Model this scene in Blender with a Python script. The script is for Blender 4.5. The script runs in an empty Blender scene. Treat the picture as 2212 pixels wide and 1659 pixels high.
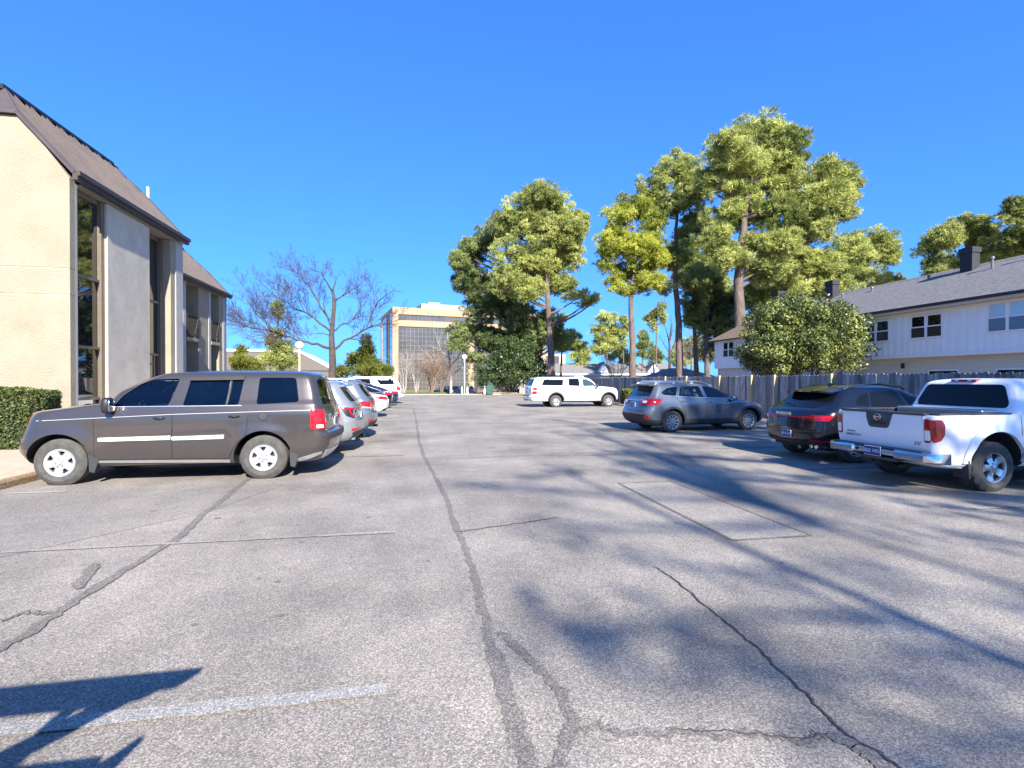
import bpy, bmesh, math, random
import numpy as np
from mathutils import Vector, Matrix
from mathutils.bvhtree import BVHTree
R = math.radians
rng = np.random.default_rng(11)
random.seed(11)
SC = bpy.context.scene
COL = SC.collection
PI = math.pi

# ------------------------------------------------------------------ camera frame (x = across the car park, y = along the aisle)
CF, CH = 1100.0, 1.65
YAW, PITCH = math.atan(0.183), math.atan(7.5 / 1100.0)
FW = Vector((math.sin(YAW) * math.cos(PITCH), math.cos(YAW) * math.cos(PITCH), -math.sin(PITCH)))
RT = Vector((math.cos(YAW), -math.sin(YAW), 0))
UP = RT.cross(FW)
CAM = Vector((0, 0, CH))

def at(px, py, depth):
    """world point seen at photo position (px, py) of a 2212 px wide picture, at that depth"""
    return CAM + (FW + RT * ((px - 1106) / CF) - UP * ((py - 829.5) / CF)) * depth

# ------------------------------------------------------------------ tags
def tag(o, label=None, cat=None, group=None, kind=None):
    if label: o['label'] = label
    if cat: o['category'] = cat
    if group: o['group'] = group
    if kind: o['kind'] = kind
    return o

def empty(name, loc=(0, 0, 0), rz=0.0, parent=None):
    o = bpy.data.objects.new(name, None)
    COL.objects.link(o)
    o.location = loc
    o.rotation_euler = (0, 0, rz)
    o.empty_display_size = 0.2
    if parent: o.parent = parent
    return o

def link(name, me, parent=None, loc=None):
    o = bpy.data.objects.new(name, me)
    COL.objects.link(o)
    if parent: o.parent = parent
    if loc is not None: o.location = loc
    return o

def kids(o):
    return [c for c in bpy.data.objects if c.parent == o]

def copy_tree(o, parent=None):
    c = o.copy()
    COL.objects.link(c)
    if parent: c.parent = parent
    for ch in kids(o):
        copy_tree(ch, c)
    return c

# ------------------------------------------------------------------ materials
MATS = {}
def mat(name, color, rough=0.6, metal=0.0, spec=0.5, coat=0.0, noise=None, bump=None, ior=1.45, stretch=None, color2=None, emit=None):
    """principled material; noise=(scale, amount) value variation, bump=(scale, strength, distance)"""
    if name in MATS: return MATS[name]
    m = bpy.data.materials.new(name)
    m.use_nodes = True
    nt = m.node_tree
    b = nt.nodes['Principled BSDF']
    b.inputs['Base Color'].default_value = (*color, 1)
    b.inputs['Roughness'].default_value = rough
    b.inputs['Metallic'].default_value = metal
    b.inputs['Specular IOR Level'].default_value = spec
    b.inputs['IOR'].default_value = ior
    if coat:
        b.inputs['Coat Weight'].default_value = coat
        b.inputs['Coat Roughness'].default_value = 0.04
    if emit:
        b.inputs['Emission Color'].default_value = (*color, 1)
        b.inputs['Emission Strength'].default_value = emit
    tc = None
    if noise or bump:
        tc = nt.nodes.new('ShaderNodeTexCoord')
        src = tc.outputs['Object']
        if stretch:
            mp = nt.nodes.new('ShaderNodeMapping')
            mp.inputs['Scale'].default_value = stretch
            nt.links.new(src, mp.inputs[0])
            src = mp.outputs[0]
    if noise:
        n = nt.nodes.new('ShaderNodeTexNoise')
        n.inputs['Scale'].default_value = noise[0]
        n.inputs['Detail'].default_value = 6
        n.inputs['Roughness'].default_value = 0.65
        nt.links.new(src, n.inputs['Vector'])
        rp = nt.nodes.new('ShaderNodeValToRGB')
        a = noise[1]
        c2 = color2 or tuple(min(1, c * (1 + a)) for c in color)
        rp.color_ramp.elements[0].position = 0.3
        rp.color_ramp.elements[1].position = 0.7
        rp.color_ramp.elements[0].color = (*[c * (1 - a) for c in color], 1)
        rp.color_ramp.elements[1].color = (*c2, 1)
        nt.links.new(n.outputs['Fac'], rp.inputs[0])
        nt.links.new(rp.outputs[0], b.inputs['Base Color'])
    if bump:
        n = nt.nodes.new('ShaderNodeTexNoise')
        n.inputs['Scale'].default_value = bump[0]
        n.inputs['Detail'].default_value = 5
        nt.links.new(src, n.inputs['Vector'])
        bp = nt.nodes.new('ShaderNodeBump')
        bp.inputs['Strength'].default_value = bump[1]
        bp.inputs['Distance'].default_value = bump[2] if len(bump) > 2 else 0.01
        nt.links.new(n.outputs['Fac'], bp.inputs['Height'])
        nt.links.new(bp.outputs[0], b.inputs['Normal'])
    MATS[name] = m
    return m

def glass_mat(name, tint, refl=1.0, rough=0.0):
    """window glass one can see through: tinted transparency with a fresnel reflection"""
    if name in MATS: return MATS[name]
    m = bpy.data.materials.new(name)
    m.use_nodes = True
    nt = m.node_tree
    nt.nodes.clear()
    out = nt.nodes.new('ShaderNodeOutputMaterial')
    mx = nt.nodes.new('ShaderNodeMixShader')
    tr = nt.nodes.new('ShaderNodeBsdfTransparent')
    tr.inputs[0].default_value = (*tint, 1)
    gl = nt.nodes.new('ShaderNodeBsdfGlossy')
    gl.inputs['Roughness'].default_value = rough
    gl.inputs[0].default_value = (0.95, 0.97, 1, 1)
    fr = nt.nodes.new('ShaderNodeFresnel')
    fr.inputs[0].default_value = 1.5
    mu = nt.nodes.new('ShaderNodeMath')
    mu.operation = 'MULTIPLY'
    mu.use_clamp = True
    mu.inputs[1].default_value = refl
    nt.links.new(fr.outputs[0], mu.inputs[0])
    nt.links.new(mu.outputs[0], mx.inputs[0])
    nt.links.new(tr.outputs[0], mx.inputs[1])
    nt.links.new(gl.outputs[0], mx.inputs[2])
    nt.links.new(mx.outputs[0], out.inputs[0])
    MATS[name] = m
    return m

def leaf_mat(name, dark, light, transl=0.35, rough=0.55):
    """foliage: colour from the leaves' own 'tone' attribute, part of the light passes through"""
    if name in MATS: return MATS[name]
    m = bpy.data.materials.new(name)
    m.use_nodes = True
    nt = m.node_tree
    b = nt.nodes['Principled BSDF']
    out = nt.nodes['Material Output']
    at_ = nt.nodes.new('ShaderNodeAttribute')
    at_.attribute_name = 'tone'
    mx = nt.nodes.new('ShaderNodeMix')
    mx.data_type = 'RGBA'
    mx.inputs[6].default_value = (*dark, 1)
    mx.inputs[7].default_value = (*light, 1)
    nt.links.new(at_.outputs['Fac'], mx.inputs[0])
    nt.links.new(mx.outputs[2], b.inputs['Base Color'])
    b.inputs['Roughness'].default_value = rough
    b.inputs['Specular IOR Level'].default_value = 0.35
    tl = nt.nodes.new('ShaderNodeBsdfTranslucent')
    nt.links.new(mx.outputs[2], tl.inputs[0])
    ms = nt.nodes.new('ShaderNodeMixShader')
    ms.inputs[0].default_value = transl
    nt.links.new(b.outputs[0], ms.inputs[1])
    nt.links.new(tl.outputs[0], ms.inputs[2])
    nt.links.new(ms.outputs[0], out.inputs[0])
    MATS[name] = m
    return m

# ------------------------------------------------------------------ mesh collecting
class MB:
    """collects shapes; build() links them as one mesh object"""
    def __init__(s):
        s.v, s.f, s.m = [], [], []
    def add(s, verts, faces, mi=0):
        o = len(s.v)
        s.v += [tuple(p) for p in verts]
        s.f += [tuple(i + o for i in f) for f in faces]
        s.m += [mi] * len(faces)
        return s
    def box(s, a, b, mi=0, bev=0.0):
        x0, y0, z0 = a
        x1, y1, z1 = b
        if bev > 0:
            bv = min(bev, abs(x1 - x0) * .45, abs(y1 - y0) * .45, abs(z1 - z0) * .45)
            bm = bmesh.new()
            bmesh.ops.create_cube(bm, size=1)
            for q in bm.verts:
                q.co = Vector(((x0 + x1) / 2 + q.co.x * (x1 - x0), (y0 + y1) / 2 + q.co.y * (y1 - y0), (z0 + z1) / 2 + q.co.z * (z1 - z0)))
            bmesh.ops.bevel(bm, geom=bm.edges[:], offset=bv, segments=2, profile=0.5, affect='EDGES')
            bm.verts.index_update()
            s.add([q.co[:] for q in bm.verts], [[q.index for q in f.verts] for f in bm.faces], mi)
            bm.free()
            return s
        vs = [(x0, y0, z0), (x1, y0, z0), (x1, y1, z0), (x0, y1, z0), (x0, y0, z1), (x1, y0, z1), (x1, y1, z1), (x0, y1, z1)]
        return s.add(vs, [(3, 2, 1, 0), (4, 5, 6, 7), (0, 1, 5, 4), (1, 2, 6, 5), (2, 3, 7, 6), (3, 0, 4, 7)], mi)
    def prism(s, poly, axis, lo, hi, mi=0):
        """polygon in the plane across `axis`, extruded lo..hi"""
        n = len(poly)
        def P(p, h):
            if axis == 'x': return (h, p[0], p[1])
            if axis == 'y': return (p[0], h, p[1])
            return (p[0], p[1], h)
        vs = [P(p, lo) for p in poly] + [P(p, hi) for p in poly]
        fs = [tuple(range(n))[::-1], tuple(range(n, 2 * n))]
        fs += [(i, (i + 1) % n, n + (i + 1) % n, n + i) for i in range(n)]
        return s.add(vs, fs, mi)
    def tube(s, pts, radii, n=8, mi=0, cap=True):
        pts = [Vector(p) for p in pts]
        if not hasattr(radii, '__len__'): radii = [radii] * len(pts)
        vs, fs = [], []
        prev = None
        for i, p in enumerate(pts):
            d = (pts[min(i + 1, len(pts) - 1)] - pts[max(i - 1, 0)])
            if d.length < 1e-9: d = Vector((0, 0, 1))
            d.normalize()
            if prev is None:
                a = d.orthogonal().normalized()
            else:
                a = (prev - d * prev.dot(d))
                a = a.normalized() if a.length > 1e-6 else d.orthogonal().normalized()
            prev = a
            b = d.cross(a)
            for k in range(n):
                t = 2 * PI * k / n
                vs.append(p + (a * math.cos(t) + b * math.sin(t)) * radii[i])
        for i in range(len(pts) - 1):
            for k in range(n):
                k2 = (k + 1) % n
                fs.append((i * n + k, i * n + k2, (i + 1) * n + k2, (i + 1) * n + k))
        if cap:
            fs.append(tuple(range(n))[::-1])
            fs.append(tuple((len(pts) - 1) * n + k for k in range(n)))
        return s.add(vs, fs, mi)
    def lathe(s, prof, n=24, axis='z', center=(0, 0, 0), mi=0, jit=None):
        """profile of (radius, height) turned about an axis"""
        vs, fs = [], []
        c = Vector(center)
        for j, (r, h) in enumerate(prof):
            for k in range(n):
                t = 2 * PI * k / n
                rr = r + (jit(j, k) if jit else 0)
                q = (rr * math.cos(t), rr * math.sin(t), h)
                if axis == 'y': q = (q[0], q[2], -q[1])
                if axis == 'x': q = (q[2], q[0], q[1])
                vs.append(c + Vector(q))
        for j in range(len(prof) - 1):
            for k in range(n):
                k2 = (k + 1) % n
                fs.append((j * n + k, j * n + k2, (j + 1) * n + k2, (j + 1) * n + k))
        if prof[0][0] > 1e-6: fs.append(tuple(range(n))[::-1])
        if prof[-1][0] > 1e-6: fs.append(tuple((len(prof) - 1) * n + k for k in range(n)))
        return s.add(vs, fs, mi)
    def blob(s, c, r, e=0.6, n=14, mi=0, rot=None):
        """superellipsoid: e=1 sphere, small e boxy"""
        def sp(v, p): return math.copysign(abs(v) ** p, v)
        vs, fs = [], []
        m = n // 2
        for i in range(m + 1):
            a = -PI / 2 + PI * i / m
            for k in range(n):
                t = 2 * PI * k / n
                q = Vector((r[0] * sp(math.cos(a), e) * sp(math.cos(t), e), r[1] * sp(math.cos(a), e) * sp(math.sin(t), e), r[2] * sp(math.sin(a), e)))
                if rot: q = rot @ q
                vs.append(Vector(c) + q)
        for i in range(m):
            for k in range(n):
                k2 = (k + 1) % n
                fs.append((i * n + k, i * n + k2, (i + 1) * n + k2, (i + 1) * n + k))
        return s.add(vs, fs, mi)
    def build(s, name, mats, parent=None, smooth=False, loc=None, sharp=35, rz=None):
        me = bpy.data.meshes.new(name)
        me.from_pydata(s.v, [], s.f)
        if not isinstance(mats, (list, tuple)): mats = [mats]
        for m in mats: me.materials.append(m)
        if len(mats) > 1: me.polygons.foreach_set('material_index', s.m)
        me.update()
        fix_normals(me)
        if smooth:
            me.polygons.foreach_set('use_smooth', [True] * len(me.polygons))
            me.set_sharp_from_angle(angle=R(sharp))
        o = link(name, me, parent, loc)
        if rz is not None: o.rotation_euler = (0, 0, rz)
        return o

def fix_normals(me):
    bm = bmesh.new()
    bm.from_mesh(me)
    bmesh.ops.remove_doubles(bm, verts=bm.verts, dist=1e-5)
    bmesh.ops.recalc_face_normals(bm, faces=bm.faces)
    bm.to_mesh(me)
    bm.free()

def np_mesh(name, V, F, mats, parent=None, tone=None, smooth=False):
    """fast mesh from numpy arrays, F is (n,3) or (n,4); tone is one value per face"""
    me = bpy.data.meshes.new(name)
    V = np.asarray(V, dtype=np.float32)
    F = np.asarray(F, dtype=np.int32)
    k = F.shape[1]
    me.vertices.add(len(V))
    me.vertices.foreach_set('co', V.ravel())
    me.loops.add(F.size)
    me.loops.foreach_set('vertex_index', F.ravel())
    me.polygons.add(len(F))
    me.polygons.foreach_set('loop_start', np.arange(0, F.size, k, dtype=np.int32))
    me.polygons.foreach_set('loop_total', np.full(len(F), k, dtype=np.int32))
    for m in (mats if isinstance(mats, (list, tuple)) else [mats]): me.materials.append(m)
    me.update(calc_edges=True)
    if tone is not None:
        a = me.attributes.new('tone', 'FLOAT', 'FACE')
        a.data.foreach_set('value', np.asarray(tone, dtype=np.float32))
    if smooth: me.polygons.foreach_set('use_smooth', [True] * len(F))
    me.validate()
    return link(name, me, parent)

def text_part(name, txt, size, m, parent, loc, rot, depth=0.002, align='CENTER', shear=0.0, sx=1.0):
    cu = bpy.data.curves.new(name, 'FONT')
    cu.body = txt
    cu.size = size
    cu.extrude = depth
    cu.align_x = align
    cu.align_y = 'CENTER'
    cu.shear = shear
    tmp = bpy.data.objects.new('tmp', cu)
    COL.objects.link(tmp)
    bpy.context.view_layer.update()
    me = bpy.data.meshes.new_from_object(tmp.evaluated_get(bpy.context.evaluated_depsgraph_get()))
    bpy.data.objects.remove(tmp)
    me.materials.clear()
    me.materials.append(m)
    o = link(name, me, parent, loc)
    o.rotation_euler = rot
    o.scale = (sx, 1, 1)
    return o

def roundpoly(pts, r, n=4):
    out = []
    L = len(pts)
    for i in range(L):
        p0, p1, p2 = (Vector(pts[i - 1]), Vector(pts[i]), Vector(pts[(i + 1) % L]))
        rr = r[i] if hasattr(r, '__len__') else r
        if rr <= 0:
            out.append(tuple(p1)); continue
        a = p0 - p1; b = p2 - p1
        d = min(rr, a.length * .48, b.length * .48)
        A = p1 + a.normalized() * d
        B = p1 + b.normalized() * d
        for k in range(n + 1):
            t = k / n
            q = A * (1 - t) ** 2 + p1 * 2 * t * (1 - t) + B * t * t
            out.append((q.x, q.y))
    return out
# ------------------------------------------------------------------ shared materials
M_rubber = mat('rubber', (0.07, 0.068, 0.062), 0.85, noise=(9, 0.35), bump=(60, 0.25, 0.004))
M_black = mat('black_plastic', (0.018, 0.018, 0.02), 0.45, noise=(20, 0.2))
M_clad = mat('dark_cladding', (0.035, 0.036, 0.04), 0.6, noise=(30, 0.25))
M_dark = mat('dark_interior', (0.02, 0.02, 0.022), 0.8)
M_trimgray = mat('seat_fabric', (0.16, 0.155, 0.15), 0.85, noise=(40, 0.2))
M_chrome = mat('chrome', (0.75, 0.76, 0.78), 0.1, metal=1.0, noise=(6, 0.05))
M_alu = mat('alloy', (0.62, 0.63, 0.65), 0.28, metal=0.85, noise=(12, 0.08))
M_whitealu = mat('painted_wheel', (0.38, 0.39, 0.40), 0.35, metal=0.35, noise=(12, 0.1))
M_red = mat('tail_lens', (0.33, 0.004, 0.010), 0.12, coat=0.6, noise=(18, 0.25))
M_redbright = mat('tail_lens_bright', (0.46, 0.010, 0.016), 0.12, coat=0.6, noise=(18, 0.2))
M_whitelens = mat('clear_lens', (0.75, 0.76, 0.78), 0.12, coat=0.5)
M_amber = mat('amber_lens', (0.85, 0.25, 0.03), 0.15, coat=0.6)
M_tint = mat('tinted_glass', (0.005, 0.006, 0.008), 0.03, spec=0.4, ior=1.4)
M_tintclear = mat('window_glass_teal', (0.03, 0.055, 0.06), 0.02, spec=0.8, ior=1.6)
G_tint = glass_mat('privacy_glass', (0.06, 0.07, 0.08), 1.5)
G_clear = glass_mat('car_glass', (0.66, 0.78, 0.76), 1.3)
G_shadow = glass_mat('clear_car_glass', (0.9, 0.93, 0.92), 1.0)
M_plateblue = mat('plate_blue', (0.03, 0.045, 0.19), 0.35)
M_platewhite = mat('plate_white', (0.75, 0.77, 0.8), 0.4)
M_silverletter = mat('badge_silver', (0.8, 0.81, 0.83), 0.15, metal=1.0)
M_grayletter = mat('badge_gray', (0.12, 0.12, 0.13), 0.4)
M_bark = mat('pine_bark', (0.135, 0.102, 0.086), 0.95, noise=(3.0, 0.5), bump=(7, 0.9, 0.06), stretch=(1, 1, 0.35))
M_barkgray = mat('gray_bark', (0.075, 0.060, 0.052), 0.95, noise=(3, 0.4), bump=(10, 0.7, 0.03))
M_barkpale = mat('pale_bark', (0.36, 0.31, 0.28), 0.95, noise=(4, 0.3), bump=(12, 0.5, 0.02))
M_twig = mat('brown_twigs', (0.26, 0.18, 0.13), 0.95, noise=(5, 0.35))
L_pine = leaf_mat('pine_needles', (0.10, 0.14, 0.03), (0.62, 0.65, 0.20), 0.3)
L_pinedark = leaf_mat('dark_pine_needles', (0.05, 0.09, 0.03), (0.42, 0.48, 0.17), 0.3)
L_pineyellow = leaf_mat('yellow_green_needles', (0.13, 0.17, 0.02), (0.60, 0.62, 0.10), 0.35)
L_magnolia = leaf_mat('magnolia_leaves', (0.03, 0.055, 0.016), (0.33, 0.36, 0.10), 0.2, 0.36)
L_holly = leaf_mat('holly_leaves', (0.018, 0.04, 0.016), (0.11, 0.16, 0.05), 0.2, 0.4)
L_hedge = leaf_mat('hedge_leaves', (0.035, 0.055, 0.015), (0.17, 0.20, 0.05), 0.25, 0.45)
L_conifer = leaf_mat('conifer_sprays', (0.07, 0.10, 0.018), (0.32, 0.33, 0.05), 0.35)
L_grass = leaf_mat('grass_blades', (0.10, 0.16, 0.03), (0.26, 0.30, 0.08), 0.4)

def paint(name, color, metal=0.35, rough=0.32, noise=0.04, coat=0.9):
    return mat(name, color, rough, metal=metal, coat=coat, noise=(1.3, noise))
# ------------------------------------------------------------------ car building
def pchip(x, Y, xq):
    x = np.asarray(x, float); Y = np.asarray(Y, float); xq = np.asarray(xq, float)
    h = np.diff(x); d = np.diff(Y, axis=0) / h[:, None]
    m = np.zeros_like(Y)
    m[0], m[-1] = d[0], d[-1]
    for i in range(1, len(x) - 1):
        w1, w2 = 2 * h[i] + h[i - 1], h[i] + 2 * h[i - 1]
        ok = d[i - 1] * d[i] > 0
        with np.errstate(divide='ignore', invalid='ignore'):
            hm = (w1 + w2) / (w1 / d[i - 1] + w2 / d[i])
        m[i] = np.where(ok, hm, 0)
    k = np.clip(np.searchsorted(x, xq, side='right') - 1, 0, len(x) - 2)
    t = ((xq - x[k]) / h[k])[:, None]
    hh = h[k][:, None]
    return ((2 * t**3 - 3 * t**2 + 1) * Y[k] + (t**3 - 2 * t**2 + t) * hh * m[k] + (-2 * t**3 + 3 * t**2) * Y[k + 1] + (t**3 - t**2) * hh * m[k + 1])

def half_ring(xf, xr, w, rf, rr, bf, br, ns=26):
    """half of a horizontal slice of a car body, front centre round the left side to the rear centre"""
    rf = min(rf, w * .95, (xf - xr) * .3); rr = min(rr, w * .95, (xf - xr) * .3)
    pts = []
    nf, nc = 7, 7
    for i in range(nf):
        y = (w - rf) * i / nf
        pts.append((xf - bf * (y / max(w, 1e-6)) ** 2, y))
    xc = xf - bf * ((w - rf) / max(w, 1e-6)) ** 2
    sl = min(bf * 2 * (w - rf) / max(w, 1e-6) ** 2, 1.2) * rf * .6
    for i in range(nc):
        a = PI / 2 * i / nc
        pts.append((xc - (1 - math.cos(a)) * rf - sl * math.sin(a) * .5, w - rf + rf * math.sin(a)))
    xs = xc - rf - sl * .5
    xd = xr + br * ((w - rr) / max(w, 1e-6)) ** 2
    xe = xd + rr
    for i in range(ns + 1):
        t = i / ns
        pts.append((xs + (xe - xs) * t, w))
    for i in range(1, nc + 1):
        a = PI / 2 * (1 - i / nc)
        pts.append((xd + (1 - math.cos(a)) * rr, w - rr + rr * math.sin(a)))
    for i in range(1, nf + 1):
        y = (w - rr) * (1 - i / nf)
        pts.append((xr + br * (y / max(w, 1e-6)) ** 2, y))
    return pts

def rings_from_rows(rows, k=5):
    rows = np.array(rows, float)
    n = len(rows)
    q = np.linspace(0, n - 1, (n - 1) * k + 1)
    return pchip(np.arange(n), rows, q)

def shell_mesh(name, rr, sculpt=None, ns=26):
    vs, fs = [], []
    M = None
    for row in rr:
        z = row[0]
        hp = half_ring(*row[1:], ns=ns)
        ring = [(x, y, z) for x, y in hp] + [(x, -y, z) for x, y in hp[-2:0:-1]]
        M = len(ring)
        vs += ring
    V = np.array(vs)
    if sculpt is not None: V = sculpt(V)
    vs = [tuple(p) for p in V]
    n = len(rr)
    for j in range(n - 1):
        for i in range(M):
            i2 = (i + 1) % M
            fs.append((j * M + i, j * M + i2, (j + 1) * M + i2, (j + 1) * M + i))
    for j, flip in ((0, False), (n - 1, True)):
        c = len(vs)
        xs = V[j * M:(j + 1) * M]
        vs.append(tuple(xs.mean(axis=0)))
        for i in range(M):
            i2 = (i + 1) % M
            fs.append((c, j * M + i2, j * M + i) if not flip else (c, j * M + i, j * M + i2))
    me = bpy.data.meshes.new(name)
    me.from_pydata(vs, [], fs)
    me.update()
    bm = bmesh.new(); bm.from_mesh(me)
    bmesh.ops.remove_doubles(bm, verts=bm.verts, dist=1e-5)
    bmesh.ops.recalc_face_normals(bm, faces=bm.faces)
    bm.to_mesh(me); bm.free()
    return me

def bool_cut(me, cutters):
    """cut away each closed cutter mesh (its faces take the second material)"""
    base = link('cut_base', me)
    for i, c in enumerate(cutters):
        for p in c.polygons: p.material_index = 1
        co = link('cutter', c)
        md = base.modifiers.new('b%d' % i, 'BOOLEAN')
        md.operation = 'DIFFERENCE'
        md.solver = 'EXACT'
        md.object = co
    bpy.context.view_layer.update()
    dg = bpy.context.evaluated_depsgraph_get()
    out = bpy.data.meshes.new_from_object(base.evaluated_get(dg))
    for md in base.modifiers:
        o = md.object
        bpy.data.objects.remove(o)
    bpy.data.objects.remove(base)
    return out

def cutter_from(mb, mats=2):
    me = bpy.data.meshes.new('cut')
    me.from_pydata(mb.v, [], mb.f)
    for i in range(mats): me.materials.append(M_dark)
    me.update()
    fix_normals(me)
    return me

class Car:
    def __init__(s, name, label, cat, u, v, head, rows, axles, wr, half, body_paint, group=None, sculpt=None, arch=None, arch_z=None,
                 hollow=None, k=5, cav=None, cladding=None, flare=0.0, ns=26, wells=True):
        s.root = tag(empty(name, (u, v, 0), R(head)), label, cat, group)
        s.axles, s.wr, s.half = axles, wr, half
        s.paint = body_paint
        s.rr = rings_from_rows(rows, k)
        arch = arch or wr + 0.07
        s.arch = arch
        az = arch_z or wr
        def sc_(V):
            if flare:
                for ax in axles:
                    d = np.hypot(V[:, 0] - ax, V[:, 2] - az)
                    b = flare * np.exp(-((d - arch) / 0.09) ** 2) * (V[:, 2] < az + arch + .2) * (np.abs(V[:, 1]) > .55)
                    V[:, 1] += np.sign(V[:, 1]) * b
            if sculpt is not None: V = sculpt(V)
            return V
        me = shell_mesh('body', s.rr, sc_, ns)
        for m in (body_paint, M_dark, M_clad): me.materials.append(m)
        bm = bmesh.new(); bm.from_mesh(me)
        s.bvh = BVHTree.FromBMesh(bm)
        bm.free()
        cuts = []
        if wells:
            for ax in axles:
                for sd in (-1, 1):
                    mb = MB()
                    y0, y1 = sd * (half - .34), sd * (half + .25)
                    n = 40
                    poly = [(ax + arch * math.cos(2 * PI * i / n), az + arch * math.sin(2 * PI * i / n)) for i in range(n)]
                    mb.prism(poly, 'y', min(y0, y1), max(y0, y1))
                    cuts.append(cutter_from(mb))
        if hollow: cuts += hollow(s)
        if cav: cuts += cav(s)
        if cuts: me = bool_cut(me, cuts)
        if cladding:
            for p in me.polygons:
                if p.material_index == 0 and cladding(p.center): p.material_index = 2
        me.polygons.foreach_set('use_smooth', [True] * len(me.polygons))
        me.set_sharp_from_angle(angle=R(38))
        s.body = link('body', me, s.root)
    def cabin(s, z0, z1, xf, xr, inset=0.07):
        """inner room of the car as a closed mesh"""
        zs = s.rr[:, 0]
        o = np.argsort(zs)
        g = lambda z, c: float(np.interp(z, zs[o], s.rr[o, c]))
        rows = []
        for z in np.linspace(z0, z1, 14):
            w = max(.1, g(z, 3) - inset)
            a = min(xf, g(z, 1) - inset * 1.3) ; b = max(xr, g(z, 2) + inset)
            rows.append((z, a, b, w, min(.2, g(z, 4)), min(.12, g(z, 5)), g(z, 6), g(z, 7)))
        me = shell_mesh('cut', np.array(rows), None, 20)
        for i in range(2): me.materials.append(M_dark)
        return me
    def _patch(s, name, poly, mapf, m, off, depth, cell, parent, smooth=True, sharp=40):
        bm = bmesh.new()
        vs = [bm.verts.new((p[0], p[1], 0)) for p in poly]
        bm.faces.new(vs)
        bmesh.ops.triangulate(bm, faces=bm.faces[:])
        for ax in (0, 1):
            lo = min(p[ax] for p in poly); hi = max(p[ax] for p in poly)
            n = max(1, int((hi - lo) / cell))
            for i in range(1, n + 1):
                c = lo + (hi - lo) * i / (n + 1)
                co = Vector((0, 0, 0)); co[ax] = c
                no = Vector((0, 0, 0)); no[ax] = 1
                bmesh.ops.bisect_plane(bm, geom=bm.verts[:] + bm.edges[:] + bm.faces[:], plane_co=co, plane_no=no, dist=1e-5)
        bmesh.ops.remove_doubles(bm, verts=bm.verts, dist=1e-5)
        for q in bm.verts:
            o, d = mapf(q.co.x, q.co.y)
            loc, nrm, idx, dist = s.bvh.ray_cast(o, d)
            if loc is None or (loc - o).length > 6:
                loc, nrm, idx, dist = s.bvh.find_nearest(o + d * 2.0)
            if nrm.dot(d) > 0: nrm = -nrm
            q.co = loc + nrm * off
        dd = mapf(poly[0][0], poly[0][1])[1]
        bm.normal_update()
        if sum(f.normal.dot(dd) * f.calc_area() for f in bm.faces) > 0:
            bmesh.ops.reverse_faces(bm, faces=bm.faces[:])
        if depth:
            be = [e for e in bm.edges if e.is_boundary]
            r = bmesh.ops.extrude_edge_only(bm, edges=be)
            for g in r['geom']:
                if isinstance(g, bmesh.types.BMVert): g.co += dd * depth
            bmesh.ops.recalc_face_normals(bm, faces=bm.faces)
            if sum(f.normal.dot(dd) * f.calc_area() for f in bm.faces) > 0:
                bmesh.ops.reverse_faces(bm, faces=bm.faces[:])
        me = bpy.data.meshes.new(name)
        bm.to_mesh(me); bm.free()
        me.materials.append(m)
        if smooth:
            me.polygons.foreach_set('use_smooth', [True] * len(me.polygons))
            me.set_sharp_from_angle(angle=R(sharp))
        return link(name, me, parent or s.root)
    def side(s, name, poly, m, sd=1, off=.004, depth=.012, cell=.09, parent=None, rnd=0, both=False):
        if rnd: poly = roundpoly(poly, rnd)
        if both:
            a = s.side(name, poly, m, 1, off, depth, cell, parent)
            return a, s.side(name, poly, m, -1, off, depth, cell, parent)
        return s._patch(name, poly, lambda x, z: (Vector((x, sd * 3, z)), Vector((0, -sd, 0))), m, off, depth, cell, parent)
    def end(s, name, poly, m, fr=-1, off=.004, depth=.012, cell=.09, parent=None, rnd=0):
        if rnd: poly = roundpoly(poly, rnd)
        return s._patch(name, poly, lambda y, z: (Vector((fr * 5, y, z)), Vector((-fr, 0, 0))), m, off, depth, cell, parent)
    def top(s, name, poly, m, off=.004, depth=.01, cell=.12, parent=None, rnd=0):
        if rnd: poly = roundpoly(poly, rnd)
        return s._patch(name, poly, lambda x, y: (Vector((x, y, 4)), Vector((0, 0, -1))), m, off, depth, cell, parent)
    def arch_lip(s, ax, az, r0, r1, m, sd, off=.018, name='arch_lip', a0=-.05, n=26):
        """band round a wheel opening, following the body side"""
        V, F = [], []
        for i in range(n + 1):
            t = a0 + (PI - 2 * a0) * i / n
            for r, o in ((r0, -.03), (r0, off), (r1, off), (r1, -.004)):
                x, z = ax + r * math.cos(t), az + r * math.sin(t)
                p = s.hit_side(ax + max(r, s.arch + .02) * math.cos(t), az + max(r, s.arch + .02) * math.sin(t), sd)
                V.append((x, p.y + sd * o, z))
        for i in range(n):
            for q in range(3):
                F.append((i * 4 + q, i * 4 + q + 1, i * 4 + q + 5, i * 4 + q + 4))
        mb = MB(); mb.add(V, F)
        return mb.build(name, m, s.root, True, sharp=50)
    def door(s, poly, m, sd, cell=.09, off=.007):
        """door panel with a dark shut line round it"""
        o = s.side('door', poly, m, sd, off, .014, cell)
        s.side('shut_line', grow_poly(poly, .011), M_black, sd, .0035, .004, cell, o)
        return o
    def hit_side(s, x, z, sd=1):
        loc = s.bvh.ray_cast(Vector((x, sd * 3, z)), Vector((0, -sd, 0)))[0]
        return loc if loc is not None else Vector((x, sd * s.half, z))
    def hit_top(s, x, y):
        loc = s.bvh.ray_cast(Vector((x, y, 4)), Vector((0, 0, -1)))[0]
        return loc if loc is not None else Vector((x, y, 1))
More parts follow.
